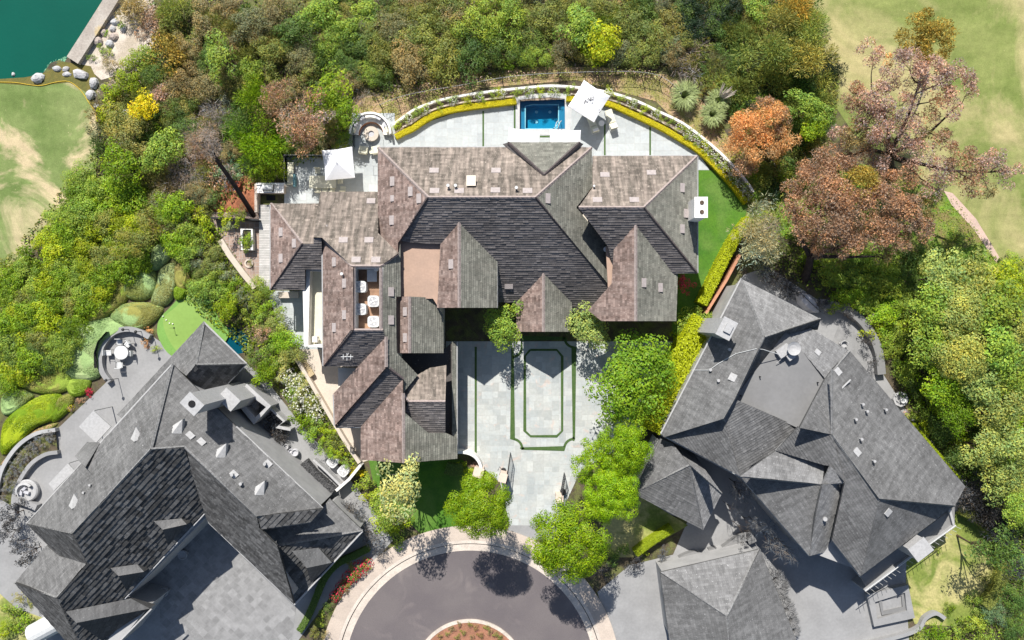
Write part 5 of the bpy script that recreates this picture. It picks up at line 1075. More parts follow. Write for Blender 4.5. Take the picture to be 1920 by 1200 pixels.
# street fittings: none beyond kerbs. neighbour terrace furniture
TB=roundtable(227,661,.62,.74,'round pale dining table on the curved grey terrace by the mounds','metal','patio_table','table')
def pchair():
    o=thing('patio_chair',(0,0,.05),'x','chair','chairs round the grey terrace table'); f=MB()
    for x in (-.25,.25):
        f.tube([(x,-.25,0),(x,-.25,.65),(x,.25,.65),(x,.25,0)],.02,5)
    obj('frame',f,M['dark'],o,local=True); s=MB(); s.box((0,0,.42),(.5,.5,.06)); obj('seat',s,M['metal'],o,local=True); b=MB(); b.box((0,-.27,.7),(.5,.04,.45)); obj('backrest',b,M['metal'],o,local=True); return o
pc=pchair(); pc.location=W(229,684,.05); pc.rotation_euler=(0,0,0); pc['label']='pale metal patio chair below the round grey-terrace table'
for x,y,rz,l in ((229,641,180,'above'),(208,661,-90,'left of'),(248,662,90,'right of'),(244,645,140,'at the upper right of')): dup(pc,W(x,y,.05),R(rz),f'pale metal patio chair {l} the round grey-terrace table')
wall('terrace_wall','curved grey seat wall wrapping the round terrace left of the putting green',[(205,716),(193,700),(187,680),(189,655),(200,635),(216,622),(236,617),(257,620),(280,632)],.42,.55,'gpave')
for i,(x,y) in enumerate(((206,712),(275,636),(232,618),(256,622))):
    a=W(x,y,1.5); o=thing('lamp_post',(a.x,a.y,0),['slim dark terrace lamp post at the lower-left end of the curved seat wall','slim dark terrace lamp post at the right end of the curved seat wall','slim dark lamp post at the top of the curved seat wall','slim dark lamp post between the top and right end of the curved seat wall'][i],'lamp post','lamp posts on the curved seat wall'); mb=MB(); mb.tube([(a.x,a.y,0),(a.x,a.y,2.2 if i<2 else 1.7)],.03,6); obj('post',mb,M['dark'],o); mb=MB(); mb.lathe((a.x,a.y,2.15 if i<2 else 1.65),[(.14,0),(.1,.12),(0,.16)],10); obj('lantern',mb,M['dark'],o)
GN=thing('glass_windscreen',W(188,670,0),'low glass windscreen outside the curved seat wall','glass screen'); P=[tuple(W(x,y,.9).to_2d()) for x,y in ((180,690),(179,662),(186,640),(202,622))]; mb=MB(); mb.strip(P,-.01,.01,0,1.2); obj('glass_panel',mb,M['glass'],GN)
# egg chair terrace
wall('terrace_wall','pale curved planter wall around the left-edge terrace with the round daybed',[(104,806),(70,812),(40,830),(18,855),(2,885),(-8,930)],.3,.6,'conc' if 0 else 'wallgrey'); wall('terrace_wall','inner curved grey wall of the left-edge planter',[(108,848),(85,852),(60,868),(40,895),(27,925),(24,960)],.3,.5,'gpave')
sheet('planter_soil',[(104,808),(70,814),(40,832),(18,857),(2,887),(-8,930),(24,950),(28,925),(42,895),(62,868),(86,852),(108,848)],.3,'soil')
DB=thing('daybed',W(50,918,0),'round pale daybed with a curved hood cushion on the left-edge terrace','daybed'); a=W(50,920,.5); mb=MB(); mb.lathe((a.x,a.y,.03),[(.95,0),(1.0,.45),(.9,.55),(0,.55)],32); obj('base',mb,M['ventg'],DB); mb=MB(); mb.lathe((a.x,a.y,.58),[(.72,0),(.8,.3),(.6,.38),(.5,0)],24,a0=R(40),a1=R(200)); obj('backrest',mb,M['ventg'],DB)
for dx,dy,q in ((-.1,.2,40),(.15,-.1,-20),(-.3,-.1,80)): mb=MB(); mb.box((a.x+dx,a.y+dy,.7),(.45,.22,.3),R(q)); obj('pillow',mb,M['greyc'],DB)
for pts,l in (([(148,800),(175,770),(208,800),(180,830)],'pale awning slab jutting from the grey roof edge above the bay'),([(91,907),(127,869),(139,882),(101,920)],'narrow pale awning slab on the left roof edge below the bay')):
    p=W(*pts[0],3.2); o=thing('awning',(p.x,p.y,0),l,'awning','pale awnings on the dark grey house'); mb=MB(); mb.prism(ccw([(v.x,v.y) for v in WL(pts,3.2)]),3.05,3.2); obj('canopy',mb,M['ventg'],o)
    for q in pts[:2]: v=W(*q,3.2); mb=MB(); mb.tube([(v.x,v.y,0),(v.x,v.y,3.1)],.05,6); obj('post',mb,M['ventg'],o)
b1=wall('garden_wall','low grey wall below the round daybed',[(24,936),(45,942),(68,952)],.5,.7,'gpave',smooth=False)
# service yard of the left neighbour
SY=thing('service_enclosure',W(480,755,0),'pale walled service enclosure beside the tall white chimney, open to the sky','enclosure'); P=[tuple(W(x,y,2.4).to_2d()) for x,y in((446,752),(462,727),(504,762),(478,789))]; mb=MB(); mb.strip(P,-.13,.13,0,2.4,closed=True); obj('wall_body',mb,M['wallgrey'],SY); mb=MB(); mb.strip(P,-.18,.18,2.4,2.48,closed=True); obj('coping',mb,M['ventg'],SY)
for i,(x,y,r) in enumerate(((462,748,.5),(474,762,.6),(482,752,.35))):
    a=W(x,y,.5); o=thing('covered_equipment',(a.x,a.y,.03),['pale covered equipment, upper left inside the service enclosure','rounded pale equipment, centre of the service enclosure','small pale equipment, right inside the service enclosure'][i],'equipment'); mb=MB(); mb.lathe((a.x,a.y,.03),[(r,0),(r*1.02,.5),(r*.7,.8),(0,.9)],12); obj('shell',mb,M['ventg'],o); mb=MB(); mb.tube([(a.x-r,a.y,.6),(a.x,a.y,.95),(a.x+r,a.y,.6)],.03,5); obj('pipe',mb,M['metal'],o)
wall('garden_wall','grey garden wall around the rubble-paved yard below the service enclosure',[(507,766),(533,790),(520,800),(545,806)],.15,1.4,'ventg',smooth=False); wall('garden_wall','long white wall along the service walk of the dark grey house',[(588,862),(614,886),(640,912)],.15,1.0,'ventg',smooth=False); wall('garden_wall','white wall corner where the hedge ends above the front lawn tree',[(630,920),(655,898),(676,872)],.2,1.2,'white',smooth=False)
paving('rubble_paving',[(492,770),(506,764),(545,800),(528,828),(500,800)],.05,'gstone',big=.45,gap=.05,rz=R(30),seed=31,joint='dark')
for i,(x,y,r) in enumerate(((524,834,.34),(536,838,.28),(553,849,.36),(545,846,.22))):
    a=W(x,y,.6); o=thing('garden_pot',(a.x,a.y,.03),['big pale round pot, left end of the pot group by the dark grey house','second pale pot of the group by the dark grey house','dark-rimmed pot at the right end of the pot group','small dark pot within the pot group'][i],'pot','pots beside the dark grey house'); mb=MB(); mb.lathe((a.x,a.y,.03),[(r*.6,0),(r,.4),(r*.85,.65),(r*.7,.65),(r*.7,.5),(0,.5)],18); obj('bowl',mb,M['ventg' if i in(0,1) else 'greyc'],o)
for i,(x,y) in enumerate(((474,798),(482,808),(494,822),(502,832))):
    a=W(x,y,.5); o=thing('step_light_box',(a.x,a.y,0),f'dark slot in the pale ledge beside the roof, '+['topmost','second from the top','third from the top','lowest'][i]+' of four','planter slot','slots in the pale ledge'); mb=MB(); mb.box((a.x,a.y,.3),(.75,.3,.6),R(-45)); obj('box',mb,M['wallgrey'],o); mb=MB(); mb.box((a.x,a.y,.61),(.6,.18,.03),R(-45)); obj('opening',mb,M['black'],o)
# planters in the left courtyard
for i,(x,y) in enumerate(((318,1042),(307,1110),(278,1105),(343,1040))):
    a=W(x,y,.5); o=thing('courtyard_planter',(a.x,a.y,.05),['dark round planter at the upper left of the grey courtyard','pale-rimmed round planter in the lower courtyard shade','glossy-leaved round planter by the courtyard door','dark round planter near the courtyard corner'][i],'planter','planters in the grey courtyard'); mb=MB(); mb.lathe((a.x,a.y,.05),[(.3,0),(.42,.5),(.42,.6),(.34,.6),(.34,.5),(0,.5)],20); obj('bowl',mb,M['ventg'],o)
# right neighbour furniture
CV=thing('covered_lounger',W(1520,558,0),'grey tarpaulin-covered lounger by the shaded upper terrace of the rambling house','covered furniture'); mb=MB(); a=W(1500,550,.9); b=W(1538,585,.9)
prof=[(0,.15,.5),(.25,.55,.9),(.6,.6,.8),(.85,.4,.7),(1,.12,.5)]; dd=(b-a); sd=Vector((-dd.y,dd.x,0)).normalized(); rows=[]
for t_,wd,z in prof: c_=a+dd*t_; rows.append([Vector((c_.x,c_.y,0))+sd*wd*1.1+Vector((0,0,.05)),Vector((c_.x,c_.y,0))+sd*wd*.7+Vector((0,0,z)),Vector((c_.x,c_.y,0))+Vector((0,0,z*1.15)),Vector((c_.x,c_.y,0))-sd*wd*.7+Vector((0,0,z)),Vector((c_.x,c_.y,0))-sd*wd*1.1+Vector((0,0,.05))])
for A,B in zip(rows,rows[1:]):
    for i in range(4): mb.poly([A[i],A[i+1],B[i+1],B[i]])
obj('cover',mb,M['greyc'],CV,smooth=True); mb=MB(); mb.tube([a+Vector((0,0,.2)),a.lerp(b,.5)+Vector((0,0,.15)),b+Vector((0,0,.1))],.03,5); obj('tie_cord',mb,M['dark'],CV)
wall('terrace_wall','dark curved retaining wall bounding the shaded terrace of the rambling house',[(1538,568),(1562,572),(1590,582),(1615,600),(1635,628),(1648,660),(1653,702)],.7,.7,'flatgrey')
a=W(1690,749,.6); FB=thing('fire_bowl',(a.x,a.y,.03),'octagonal grey stone fountain bowl at the right edge of the rambling grey roof','fountain'); mb=MB(); mb.lathe((a.x,a.y,.03),[(.62,0),(.68,.5),(.5,.5),(.5,.3),(0,.3)],8); obj('basin',mb,M['ventg'],FB); mb=MB(); mb.lathe((a.x+.15,a.y-.1,.3),[(.1,0),(.1,.3),(.25,.4),(.2,.42),(0,.35)],16); obj('bowl',mb,M['metal'],FB)
PTB=roundtable(1572,664,.22,.5,'small round pale table on the grey terrace beside the textured roof','metal')
for x,y,l in ((1562,650,'left'),(1582,646,'right')): a=W(x,y,.5); o=thing('terrace_chair',(a.x,a.y,.05),f'pale terrace chair, {l} one above the small round table beside the rambling roof','chair','chairs on the shaded grey terrace'); mb=MB(); mb.box((a.x,a.y,.38),(.6,.6,.12),.4); obj('seat',mb,M['ventg'],o); mb=MB(); mb.lathe((a.x,a.y,.4),[(.34,0),(.36,.35),(.3,.35)],12,a0=R(20),a1=R(180)); obj('backrest',mb,M['ventg'],o)
SQ=thing('stone_spa',W(1677,1130,0),'raised square grey stone spa with stepped rim below the chimney terrace','spa'); P=[tuple(W(x,y,.6).to_2d()) for x,y in((1633,1122),(1700,1104),(1708,1152),(1642,1168))]; mb=MB(); mb.strip(P,-.3,.3,0,.6,closed=True); obj('outer_rim',mb,M['gpave'],SQ)
P=[tuple(W(x,y,.4).to_2d()) for x,y in((1650,1122),(1692,1113),(1696,1142),(1655,1150))]; mb=MB(); mb.strip(P,-.15,.15,0,.4,closed=True); obj('inner_rim',mb,M['flatgrey'],SQ); mb=MB(); mb.ngon(ccw([(*tuple(W(x,y,.25).to_2d()),.25) for x,y in((1633,1122),(1700,1104),(1708,1152),(1642,1168))])); obj('cover',mb,M['gpave'],SQ)
wall('garden_wall','pale serpentine garden wall ending in a curl beside the back lawn',[(1600,1215),(1680,1195),(1722,1180),(1735,1160),(1755,1150),(1772,1160)],.3,.5,'gpave')
for pts,l in (([(1336,1028),(1342,1040),(1362,1030),(1400,1005),(1412,1018)],'L-shaped low grey planter wall with white blooms by the bottom outbuilding'),([(1265,1062),(1280,1050),(1303,1042),(1312,1052)],'short curved grey planter wall by the pavilion')):
    wall('planter_wall',l,pts,.7,.7,'flatgrey',cat='planter')
# putting flag, balls; island and street
a=W(326,615,.1); FL=thing('golf_flag',(a.x,a.y,.06),'thin flag pin standing in its cup on the putting green','flag'); mb=MB(); mb.tube([(a.x,a.y,.06),(a.x,a.y,.9)],.015,5); obj('pin',mb,M['dark'],FL); mb=MB(); mb.poly([(a.x,a.y,.9),(a.x+.25,a.y,.82),(a.x,a.y,.74)]); obj('flag',mb,M['dark'],FL); mb=MB(); mb.lathe((a.x,a.y,.066),[(0,0),(.08,0)],12); obj('cup',mb,M['black'],FL)
for i,(x,y) in enumerate(((324,607),(318,606),(306,593),(312,600))):
    p=W(x,y,.1); mb=MB(); mb.lathe((p.x,p.y,.06),[(0,0),(.05,.02),(.06,.06),(.05,.1),(0,.12)],8); tag(obj('golf_ball',mb,M['white']),'small white ball on the putting green, '+['rightmost, just above the flag pin','second from the right','leftmost and highest of four','second from the left'][i],'ball','balls on the putting green')
# seawall, rocks, rope
wall('seawall','broad weathered concrete seawall edging the dark green water',[(136,113),(170,60),(208,0),(252,-70)],1.15,.45,'seawall',smooth=False)
for q in (((105,128,9,6,0,'seaweed-greened pale boulder half in the water'),(70,146,13,9,.4,'large pale boulder, leftmost on the green shore'),(122,128,8,5,.3,'small pale boulder beside the foot of the seawall'),(123,138,9,5,0,'flat pale boulder just below the seawall foot'),(150,139,16,9,-.3,'largest flat boulder on the pale sand bank'),(175,155,9,11,0,'grey-white boulder on the right edge of the rough strip'),(169,177,9,9,.4,'pale boulder lowest on the rough strip'),(22,138,3,4,0,'tiny greenish rock breaking the water near the left edge'),
 (183,76,9,9,0,'tan angular boulder nearest the seawall'),(193,60,7,8,.3,'rounded tan boulder above the angular one'),(204,82,9,8,.5,'blue-grey boulder on the pale sand'),(212,68,8,8,0,'cracked tan boulder right of the rounded one'),(215,40,9,7,0,'pale boulder near the top shrubs by the seawall'),(220,22,5,4,0,'small orange-tan boulder at the top by the seawall'),(230,52,6,9,0,'narrow pale boulder beside the brown shrubs'),(210,53,7,6,.6,'pale boulder in the middle of the shore rocks'),(236,212,9,8,.2,'grey boulder half hidden beside the yellow shrub'),(178,198,5,5,.2,'grey boulder at the right tip of the left fairway'))):
    rock(*q[:5],q[5],'rock' if 'tan' not in q[5] else 'rockpink',z=-.3 if q[0]<110 and q[1]<140 and q[0]<100 else 0)
mb=MB(); P=catmull([tuple(W(x,y,.08).to_2d()) for x,y in ((-40,154),(0,154),(30,155),(62,160),(80,160),(105,154),(129,153),(150,168),(165,190),(178,210),(182,228))],4); mb.tube([(x,y,.07) for x,y in P],.035,5); tag(obj('boundary_rope',mb,M['yellowrope']),'thin yellow boundary rope curving along the shore edge of the left fairway','rope')
mb=MB(); rng=random.Random(3)
for i in range(160): x=rng.uniform(84,122); y=135-(x-84)*.52+rng.gauss(0,4); p=W(x,y,-.2); leafcard(mb,p+Vector((0,0,rng.uniform(-.1,.15))),(rv(rng)+Vector((0,0,1.3))).normalized(),.35,rng,(.25,.55,.35))
tag(obj('shore_weed',mb,M['leaf']),'pale green weed washed over the shore rocks','weed',kind='stuff').color=(1,1,1,1)
# red arched brick edging between the side hedge and the right neighbour
wall('garden_wall','long straight terracotta wall cap between the side hedge and the rambling grey house',[(1387,478),(1362,525),(1323,588)],.2,1.3,'terracotta',smooth=False)
# ================================================================ vegetation
A=[]
def pl(lst, grp=None, **kw):
    for t in lst:
        x,y,r,k,c=t[:5]; e=dict(kw); e.update(t[5] if len(t)>5 else {}); plant(x,y,r,k,c,grp=grp,**e); A.append((x,y,r))
T=dict(tree=True)
# street and court trees
pl([(900,952,56,'puffy','st',dict(tree=True,h=10.5,label='round bright green street tree left of the driveway mouth, overhanging the front lawn')),
 (1066,1015,72,'puffy','st',dict(tree=True,h=10,label='largest bright green street tree, right of the driveway mouth above the kerb')),
 (1150,930,53,'puffy','st',dict(tree=True,h=8,label='bright green tree standing right of the right gate leaf')),
 (1110,868,42,'puffy','st',dict(tree=True,h=7,label='bright green tree leaning over the lower right of the motor court')),
 (1168,848,54,'puffy','st',dict(tree=True,h=7.5,label='bright green tree between the motor court and the small grey pavilion')),
 (912,902,22,'puffy','st',dict(tree=True,h=4,label='small bright tree squeezed between the two left stucco pillars')),
 (1192,715,78,'broad','bg',dict(tree=True,h=7.5,label='big spreading green tree shading the right edge of the motor court')),
 (1170,765,45,'broad','bg',dict(tree=True,h=6.5,label='lower broad green tree at the right edge of the motor court')),
 (938,618,37,'broad','lg',dict(tree=True,h=5,label='small olive tree left of the entry gable roof')),(953,587,26,'broad','lg',dict(tree=True,h=4.5,label='small upright olive crown tucked against the dark roof left of the entry gable')),
 (1106,614,42,'broad','pg',dict(tree=True,h=5,label='small pale olive tree right of the entry gable roof')),
 (748,915,50,'broad','wf',dict(tree=True,h=9.5,bark='barkpale',label='open pale yellow-green tree with light trunk on the left of the front lawn')),
 (722,955,34,'broad','lg',dict(tree=True,h=4.5,bark='barkpale',label='green tree below the pale yellow-green one at the left of the front lawn'))])
pl([(668,885,16,'broad','ye'),(685,905,22,'broad','lg'),(700,930,24,'broad','yg'),(720,990,26,'broad','yg'),(745,1008,22,'broad','lg'),(750,985,22,'broad','yg'),(875,880,18,'fine','yg'),(893,870,10,'fine','pk')],'shrubs edging the front lawn')
hedge([(1325,600),(1303,640),(1278,680),(1257,720),(1237,760),(1215,805)],50,3.0,'tall bright yellow-green hedge between the motor court tree and the rambling grey house','hy',leaf=.17,dens=75,rough=.2)
pl([(1300,600,34,'broad','lg'),(1278,640,26,'broad','yg'),(1330,620,24,'broad','bg')],'shrubs at the top of the yellow-green hedge')
hedge([(1408,410),(1385,440),(1362,480),(1340,525),(1318,570)],20,1.8,'long green ivy-like hedge slanting along the right of the side lawn','hy',leaf=.12,dens=110,rough=.15)
plant(1280,535,22,'fine','red',h=2,label='dark red-leaved small maple by the lower right corner of the brown roofs')
plant(1290,500,12,'fine','dg',h=1.5,desc=None)
hedge([(1192,1040),(1225,1015),(1262,992)],15,1.2,'wedge-shaped bright clipped hedge at the upper right of the corner lawn','yg',leaf=.07,dens=380)
pl([(1172,1030,15,'broad','lg'),(1200,1035,14,'broad','yg'),(1150,1050,18,'broad','dg'),(1210,1020,12,'broad','wf')],'shrubs round the corner lawn')
hedge([(868,880),(850,882),(835,878)],24,.9,'short dark green hedge under the eave above the front lawn','dg',leaf=.1,dens=150)
hedge([(905,1150),(905,1150.1)],.1,.05,'x','dg') if False else None
# beds
for i,(x,y) in enumerate([(746,236),(765,222),(783,212),(797,206),(822,195),(849,189),(876,187),(898,181),(926,178),(941,175),(968,173),(992,171),(1016,170),(1039,169),(1067,170),(1142,174),(1166,186),(1186,193),(1208,202),(1231,214),(1256,226),(1277,238),(1292,252),(1307,262),(1321,275),(1338,290),(1352,306),(1366,322),(1379,336),(1393,350),(1403,366)]):
    plant(x,y,12 if i<22 else 14,'fine','lg' if i%3 else 'yg',h=1.0,zb=.04,desc='small green rose bush',grp='rose bushes in the terrace planting bed',flowers='wh' if i%2 or i>20 else None,cat='rose bush',name='rose_bush')
for i,(x,y) in enumerate([(862,1170),(870,1186),(846,1180),(880,1172),(892,1178),(914,1176),(918,1186),(930,1188),(902,1190),(838,1190),(824,1194),(936,1196),(885,1196),(858,1196)]):
    plant(x,y,6+i%3,'fine','og' if i%2 else 'br',h=.45,zb=.16,desc='tiny green planting',grp='small plants on the traffic island',cat='plant',name='bedding_plant')
plant(463,449,16,'broad','bg',h=.6,zb=.55,label='leafy green herbs filling the box planter on the brown paving',name='herbs',cat='herbs'); plant(463,462,11,'broad','lg',h=.5,zb=.55,label='second clump of green herbs at the lower end of the box planter',name='herbs',cat='herbs')
plant(467,493,7,'fine','og',h=.5,zb=.1,label='small sparse plant growing inside the round stone ring',name='small_plant',cat='plant')
pl([(420,408,24,'broad','yg'),(446,405,18,'broad','yg'),(428,425,12,'broad','wf'),(455,395,12,'fine','br')],'shrubs along the dark upper fence wall',h=2.2)
# red azaleas beside the turning circle
pl([(655,1085,18,'fine','og',dict(flowers='red')),(672,1070,20,'fine','og',dict(flowers='red')),(688,1060,14,'fine','lg',dict(flowers='red')),(640,1103,15,'fine','br',dict(flowers='red')),(628,1120,14,'fine','dg',dict(flowers='red')),(612,1140,13,'fine','dg'),(600,1165,16,'broad','lg'),(592,1185,15,'broad','og'),(608,1190,10,'broad','br')],'flowering shrubs at the left of the turning circle',h=.9)
hedge([(690,1030),(660,1045),(630,1060),(605,1090),(588,1130),(575,1160),(560,1185)],13,.9,'dark serpentine clipped hedge below the corner of the dark grey house','dg',leaf=.08,dens=260)
# grey plants on the neighbours' ground
pl([(652,950,18,'needle','gr1'),(664,972,20,'needle','gr1'),(688,1000,18,'needle','gr1'),(705,1015,18,'needle','gr2'),(715,1035,14,'needle','gr1'),(540,860,0,'fine','gr1')][:5],'grey shrubs between the path and the dark grey roof',h=1.6)
hedge([(566,868),(582,888),(600,905),(622,925)],20,1.1,'grey wavy hedge along the service walk of the dark grey house','gr1',leaf=.12,dens=140)
pl([(505,795,17,'needle','gr1'),(515,812,20,'needle','gr1'),(528,820,14,'needle','gr3')],'spiky grey plants in the rubble yard',h=1.2)
pl([(15,1000,26,'fine','gr3'),(22,965,28,'fine','gr3'),(30,1020,18,'fine','gr3'),(10,980,16,'fine','gr3'),(55,1035,28,'fine','gr3'),(62,1060,16,'fine','gr2')],'grey shrubs left of the dark grey house',h=2.4)
for i,(x,y) in enumerate([(96,812),(84,818),(72,824),(60,832),(50,842),(40,852),(32,862),(24,874),(18,888),(12,902),(10,918),(5,935),(92,826),(78,834),(64,845),(52,858),(42,872),(32,888),(26,904),(20,920)]):
    plant(x,y,9,'fine','gr2',h=.6,zb=.3,desc='small pale grey round bush',grp='pale bushes in the curved left-edge planter')
pl([(1400,930,28,'twig','gr2'),(1392,915,20,'twig','gr1'),(1430,990,22,'twig','gr1'),(1450,1015,18,'twig','gr2'),(1470,1025,20,'twig','gr2'),(1490,1040,16,'twig','gr2'),(1400,1000,15,'fine','gr3'),(1412,985,13,'fine','gr1'),(1380,960,12,'twig','gr1')],'grey shrubs in the inner court of the rambling house',h=4.5)
for i,(x,y) in enumerate([(1372,1020),(1380,1026),(1386,1018),(1378,1034),(1392,1030),(1400,1036)]): plant(x,y,6,'fine','gr2',h=.7,desc='small white-bloomed grey plant',grp='white-bloomed plants behind the low planter wall',flowers='wh')
for i,(x,y,r) in enumerate([(1452,1085,22),(1462,1098,20),(1470,1140,24),(1478,1160,22),(1484,1180,18),(1466,1125,16)]):
    grassclump(x,y,r*.9,'feathery grey pampas clump, '+['topmost','second from the top','fourth from the top','fifth from the top','lowest','third from the top'][i]+' in the row beside the bottom outbuilding',col=(.2,.2,.2) if i%2 else (.26,.26,.26))
pl([(1215,900,22,'fine','gr3'),(1205,880,16,'fine','gr3'),(1195,1060,20,'fine','gr3'),(1130,1075,22,'fine','gr3'),(1245,1040,14,'fine','gr1')],'dark grey shrubs around the small pavilion',h=1.6)
pl([(1830,935,34,'needle','gr3'),(1855,960,36,'needle','gr3'),(1875,995,30,'needle','gr3'),(1890,1030,24,'needle','gr3'),(1902,1070,20,'needle','gr3'),(1815,925,20,'needle','gr1')],'charcoal-grey needle shrubs right of the rambling house',h=2.6)
pl([(1455,520,26,'needle','gr3'),(1480,535,26,'needle','gr3'),(1435,515,18,'needle','gr1'),(1545,572,18,'fine','gr3'),(1595,592,15,'fine','gr3'),(1630,640,15,'fine','gr3'),(1640,680,13,'fine','gr3')],'charcoal shrubs along the top of the rambling house',h=1.8)
# mounds of clipped juniper, left
mound([(282,470),(300,455),(318,458),(314,480),(298,500),(282,503)],1.1,'pale sage mound, topmost of the clipped shrubs','sage','sage2'); mound([(296,508),(312,496),(324,500),(326,530),(316,560),(298,572),(280,566),(288,540)],1.2,'tall oval two-toned mound below the topmost sage one','sage2','mo')
mound([(240,515),(262,500),(284,510),(286,540),(268,560),(238,558),(228,540)],1.1,'yellow-brown speckled mound left of the tall oval one','og','sage'); mound([(160,590),(175,545),(205,520),(225,525),(230,560),(200,590),(165,606)],1.3,'rust-speckled dark mound, outermost at the upper left','mo','lg')
mound([(205,590),(225,572),(262,568),(296,575),(292,592),(270,612),(240,618),(210,602)],1.1,'sage mound with orange tip directly above the curved seat wall','sage','mo'); mound([(118,700),(110,672),(128,625),(165,600),(205,598),(232,612),(200,635),(186,660),(183,700),(150,712)],1.2,'big sage-green mound hugging the outside of the curved seat wall','sage','sage2')
mound([(325,500),(345,495),(352,520),(340,545),(326,530)],1.0,'olive-brown mound right of the tall oval one','mo','br'); mound([(325,540),(338,536),(346,546),(338,560),(326,560)],.9,'small round bright green mound beside the putting green','sg','bg')
mound([(30,715),(60,690),(100,675),(125,700),(122,728),(90,738),(50,732)],1.1,'flat olive mound left of the big sage one','mo','lg'); mound([(120,716),(145,710),(165,715),(155,738),(130,742)],.8,'small bright green mound above the grey terrace','sg','lg')
mound([(0,775),(0,745),(25,730),(52,740),(50,752),(20,775)],1.0,'grey-green mound at the left photo edge','sage','og'); mound([(0,850),(0,805),(20,775),(60,750),(98,740),(108,760),(95,785),(60,802),(30,830)],1.1,'large striped green mound in the lower left, above the egg-shaped planter','sg','yg')
mound([(100,760),(110,745),(132,742),(128,765),(108,785),(95,790)],.8,'small crescent mound at the right end of the lower left group','sg','mo'); mound([(0,870),(30,838),(62,808),(100,795),(96,802),(60,822),(20,860)],.5,'narrow flowering ground cover strip along the curved planter','og','rs')
pl([(130,765,9,'fine','pk',dict(flowers='ye')),(150,752,9,'fine','rs'),(165,735,9,'fine','red',dict(flowers='red')),(270,640,12,'fine','orr'),(290,652,10,'fine','yg'),(220,612,8,'fine','ye'),(255,612,7,'fine','rs'),(280,618,9,'fine','orr')],'small bedding shrubs between the mounds and the terrace',h=.5)
pl([(20,1150,26,'broad','lg'),(45,1170,24,'broad','bg'),(10,1180,22,'broad','yg'),(35,1120,16,'fine','mo'),(60,1130,12,'fine','og')],'shrubs in the bottom left corner',h=1.4)
mb=MB(); a=W(85,1178,2); SHD=thing('garden_shed',(a.x,a.y,0),'pale tunnel-roofed shed in the bottom left corner beside the dark grey house','shed'); mb.box((a.x,a.y,1.0),(2.6,1.7,2.0),R(28)); obj('wall',mb,M['ventg'],SHD); mb=MB()
dx,dy=math.cos(R(28)),math.sin(R(28)); mb.tube([(a.x-1.4*dx,a.y-1.4*dy,1.75),(a.x+1.4*dx,a.y+1.4*dy,1.75)],.9,16); obj('roof',mb,M['metal'],SHD)
# hedge belt between the two left houses
belt=[(390,500,'og','fine'),(405,520,'lg','fine'),(425,512,'gy','fine'),(385,540,'lg','broad'),(410,550,'lg','fine'),(440,540,'bg','fine'),(430,570,'yg','broad'),(455,560,'gy','fine'),(470,575,'lg','fine'),(490,540,'lg','fine'),(492,600,'lg','fine'),(500,580,'bg','fine'),(510,610,'pg','fine'),(490,630,'rs','fine'),(525,625,'lg','fine'),(535,640,'bg','broad'),(500,655,'lg','fine'),(480,672,'dg','fine'),(505,690,'sg','broad'),(490,705,'bg','broad'),(525,680,'wf','fine'),(540,665,'pg','fine')]
pl([(x,y,24 if i%3 else 30,k,c) for i,(x,y,c,k) in enumerate(belt)],'shrubs in the belt between the two left houses',h=2.2)
pl([(535,705,20,'fine','wf',dict(flowers='wh')),(552,720,22,'fine','wf',dict(flowers='wh')),(545,740,20,'fine','lg',dict(flowers='wh')),(565,740,22,'fine','wf',dict(flowers='wh')),(560,762,22,'fine','wf',dict(flowers='wh')),(582,760,20,'fine','pg',dict(flowers='wh')),(590,778,20,'fine','wf',dict(flowers='wh')),(572,790,22,'broad','sg'),(555,785,18,'broad','sg'),(595,800,22,'fine','lg'),(580,815,18,'broad','bg'),(610,812,20,'fine','yg'),(622,832,20,'fine','og'),(605,838,18,'fine','lg'),(636,850,16,'fine','yg'),(650,868,13,'fine','lg'),(618,850,14,'broad','bg')],'flowering shrubs along the long slanting garden wall',h=1.8)
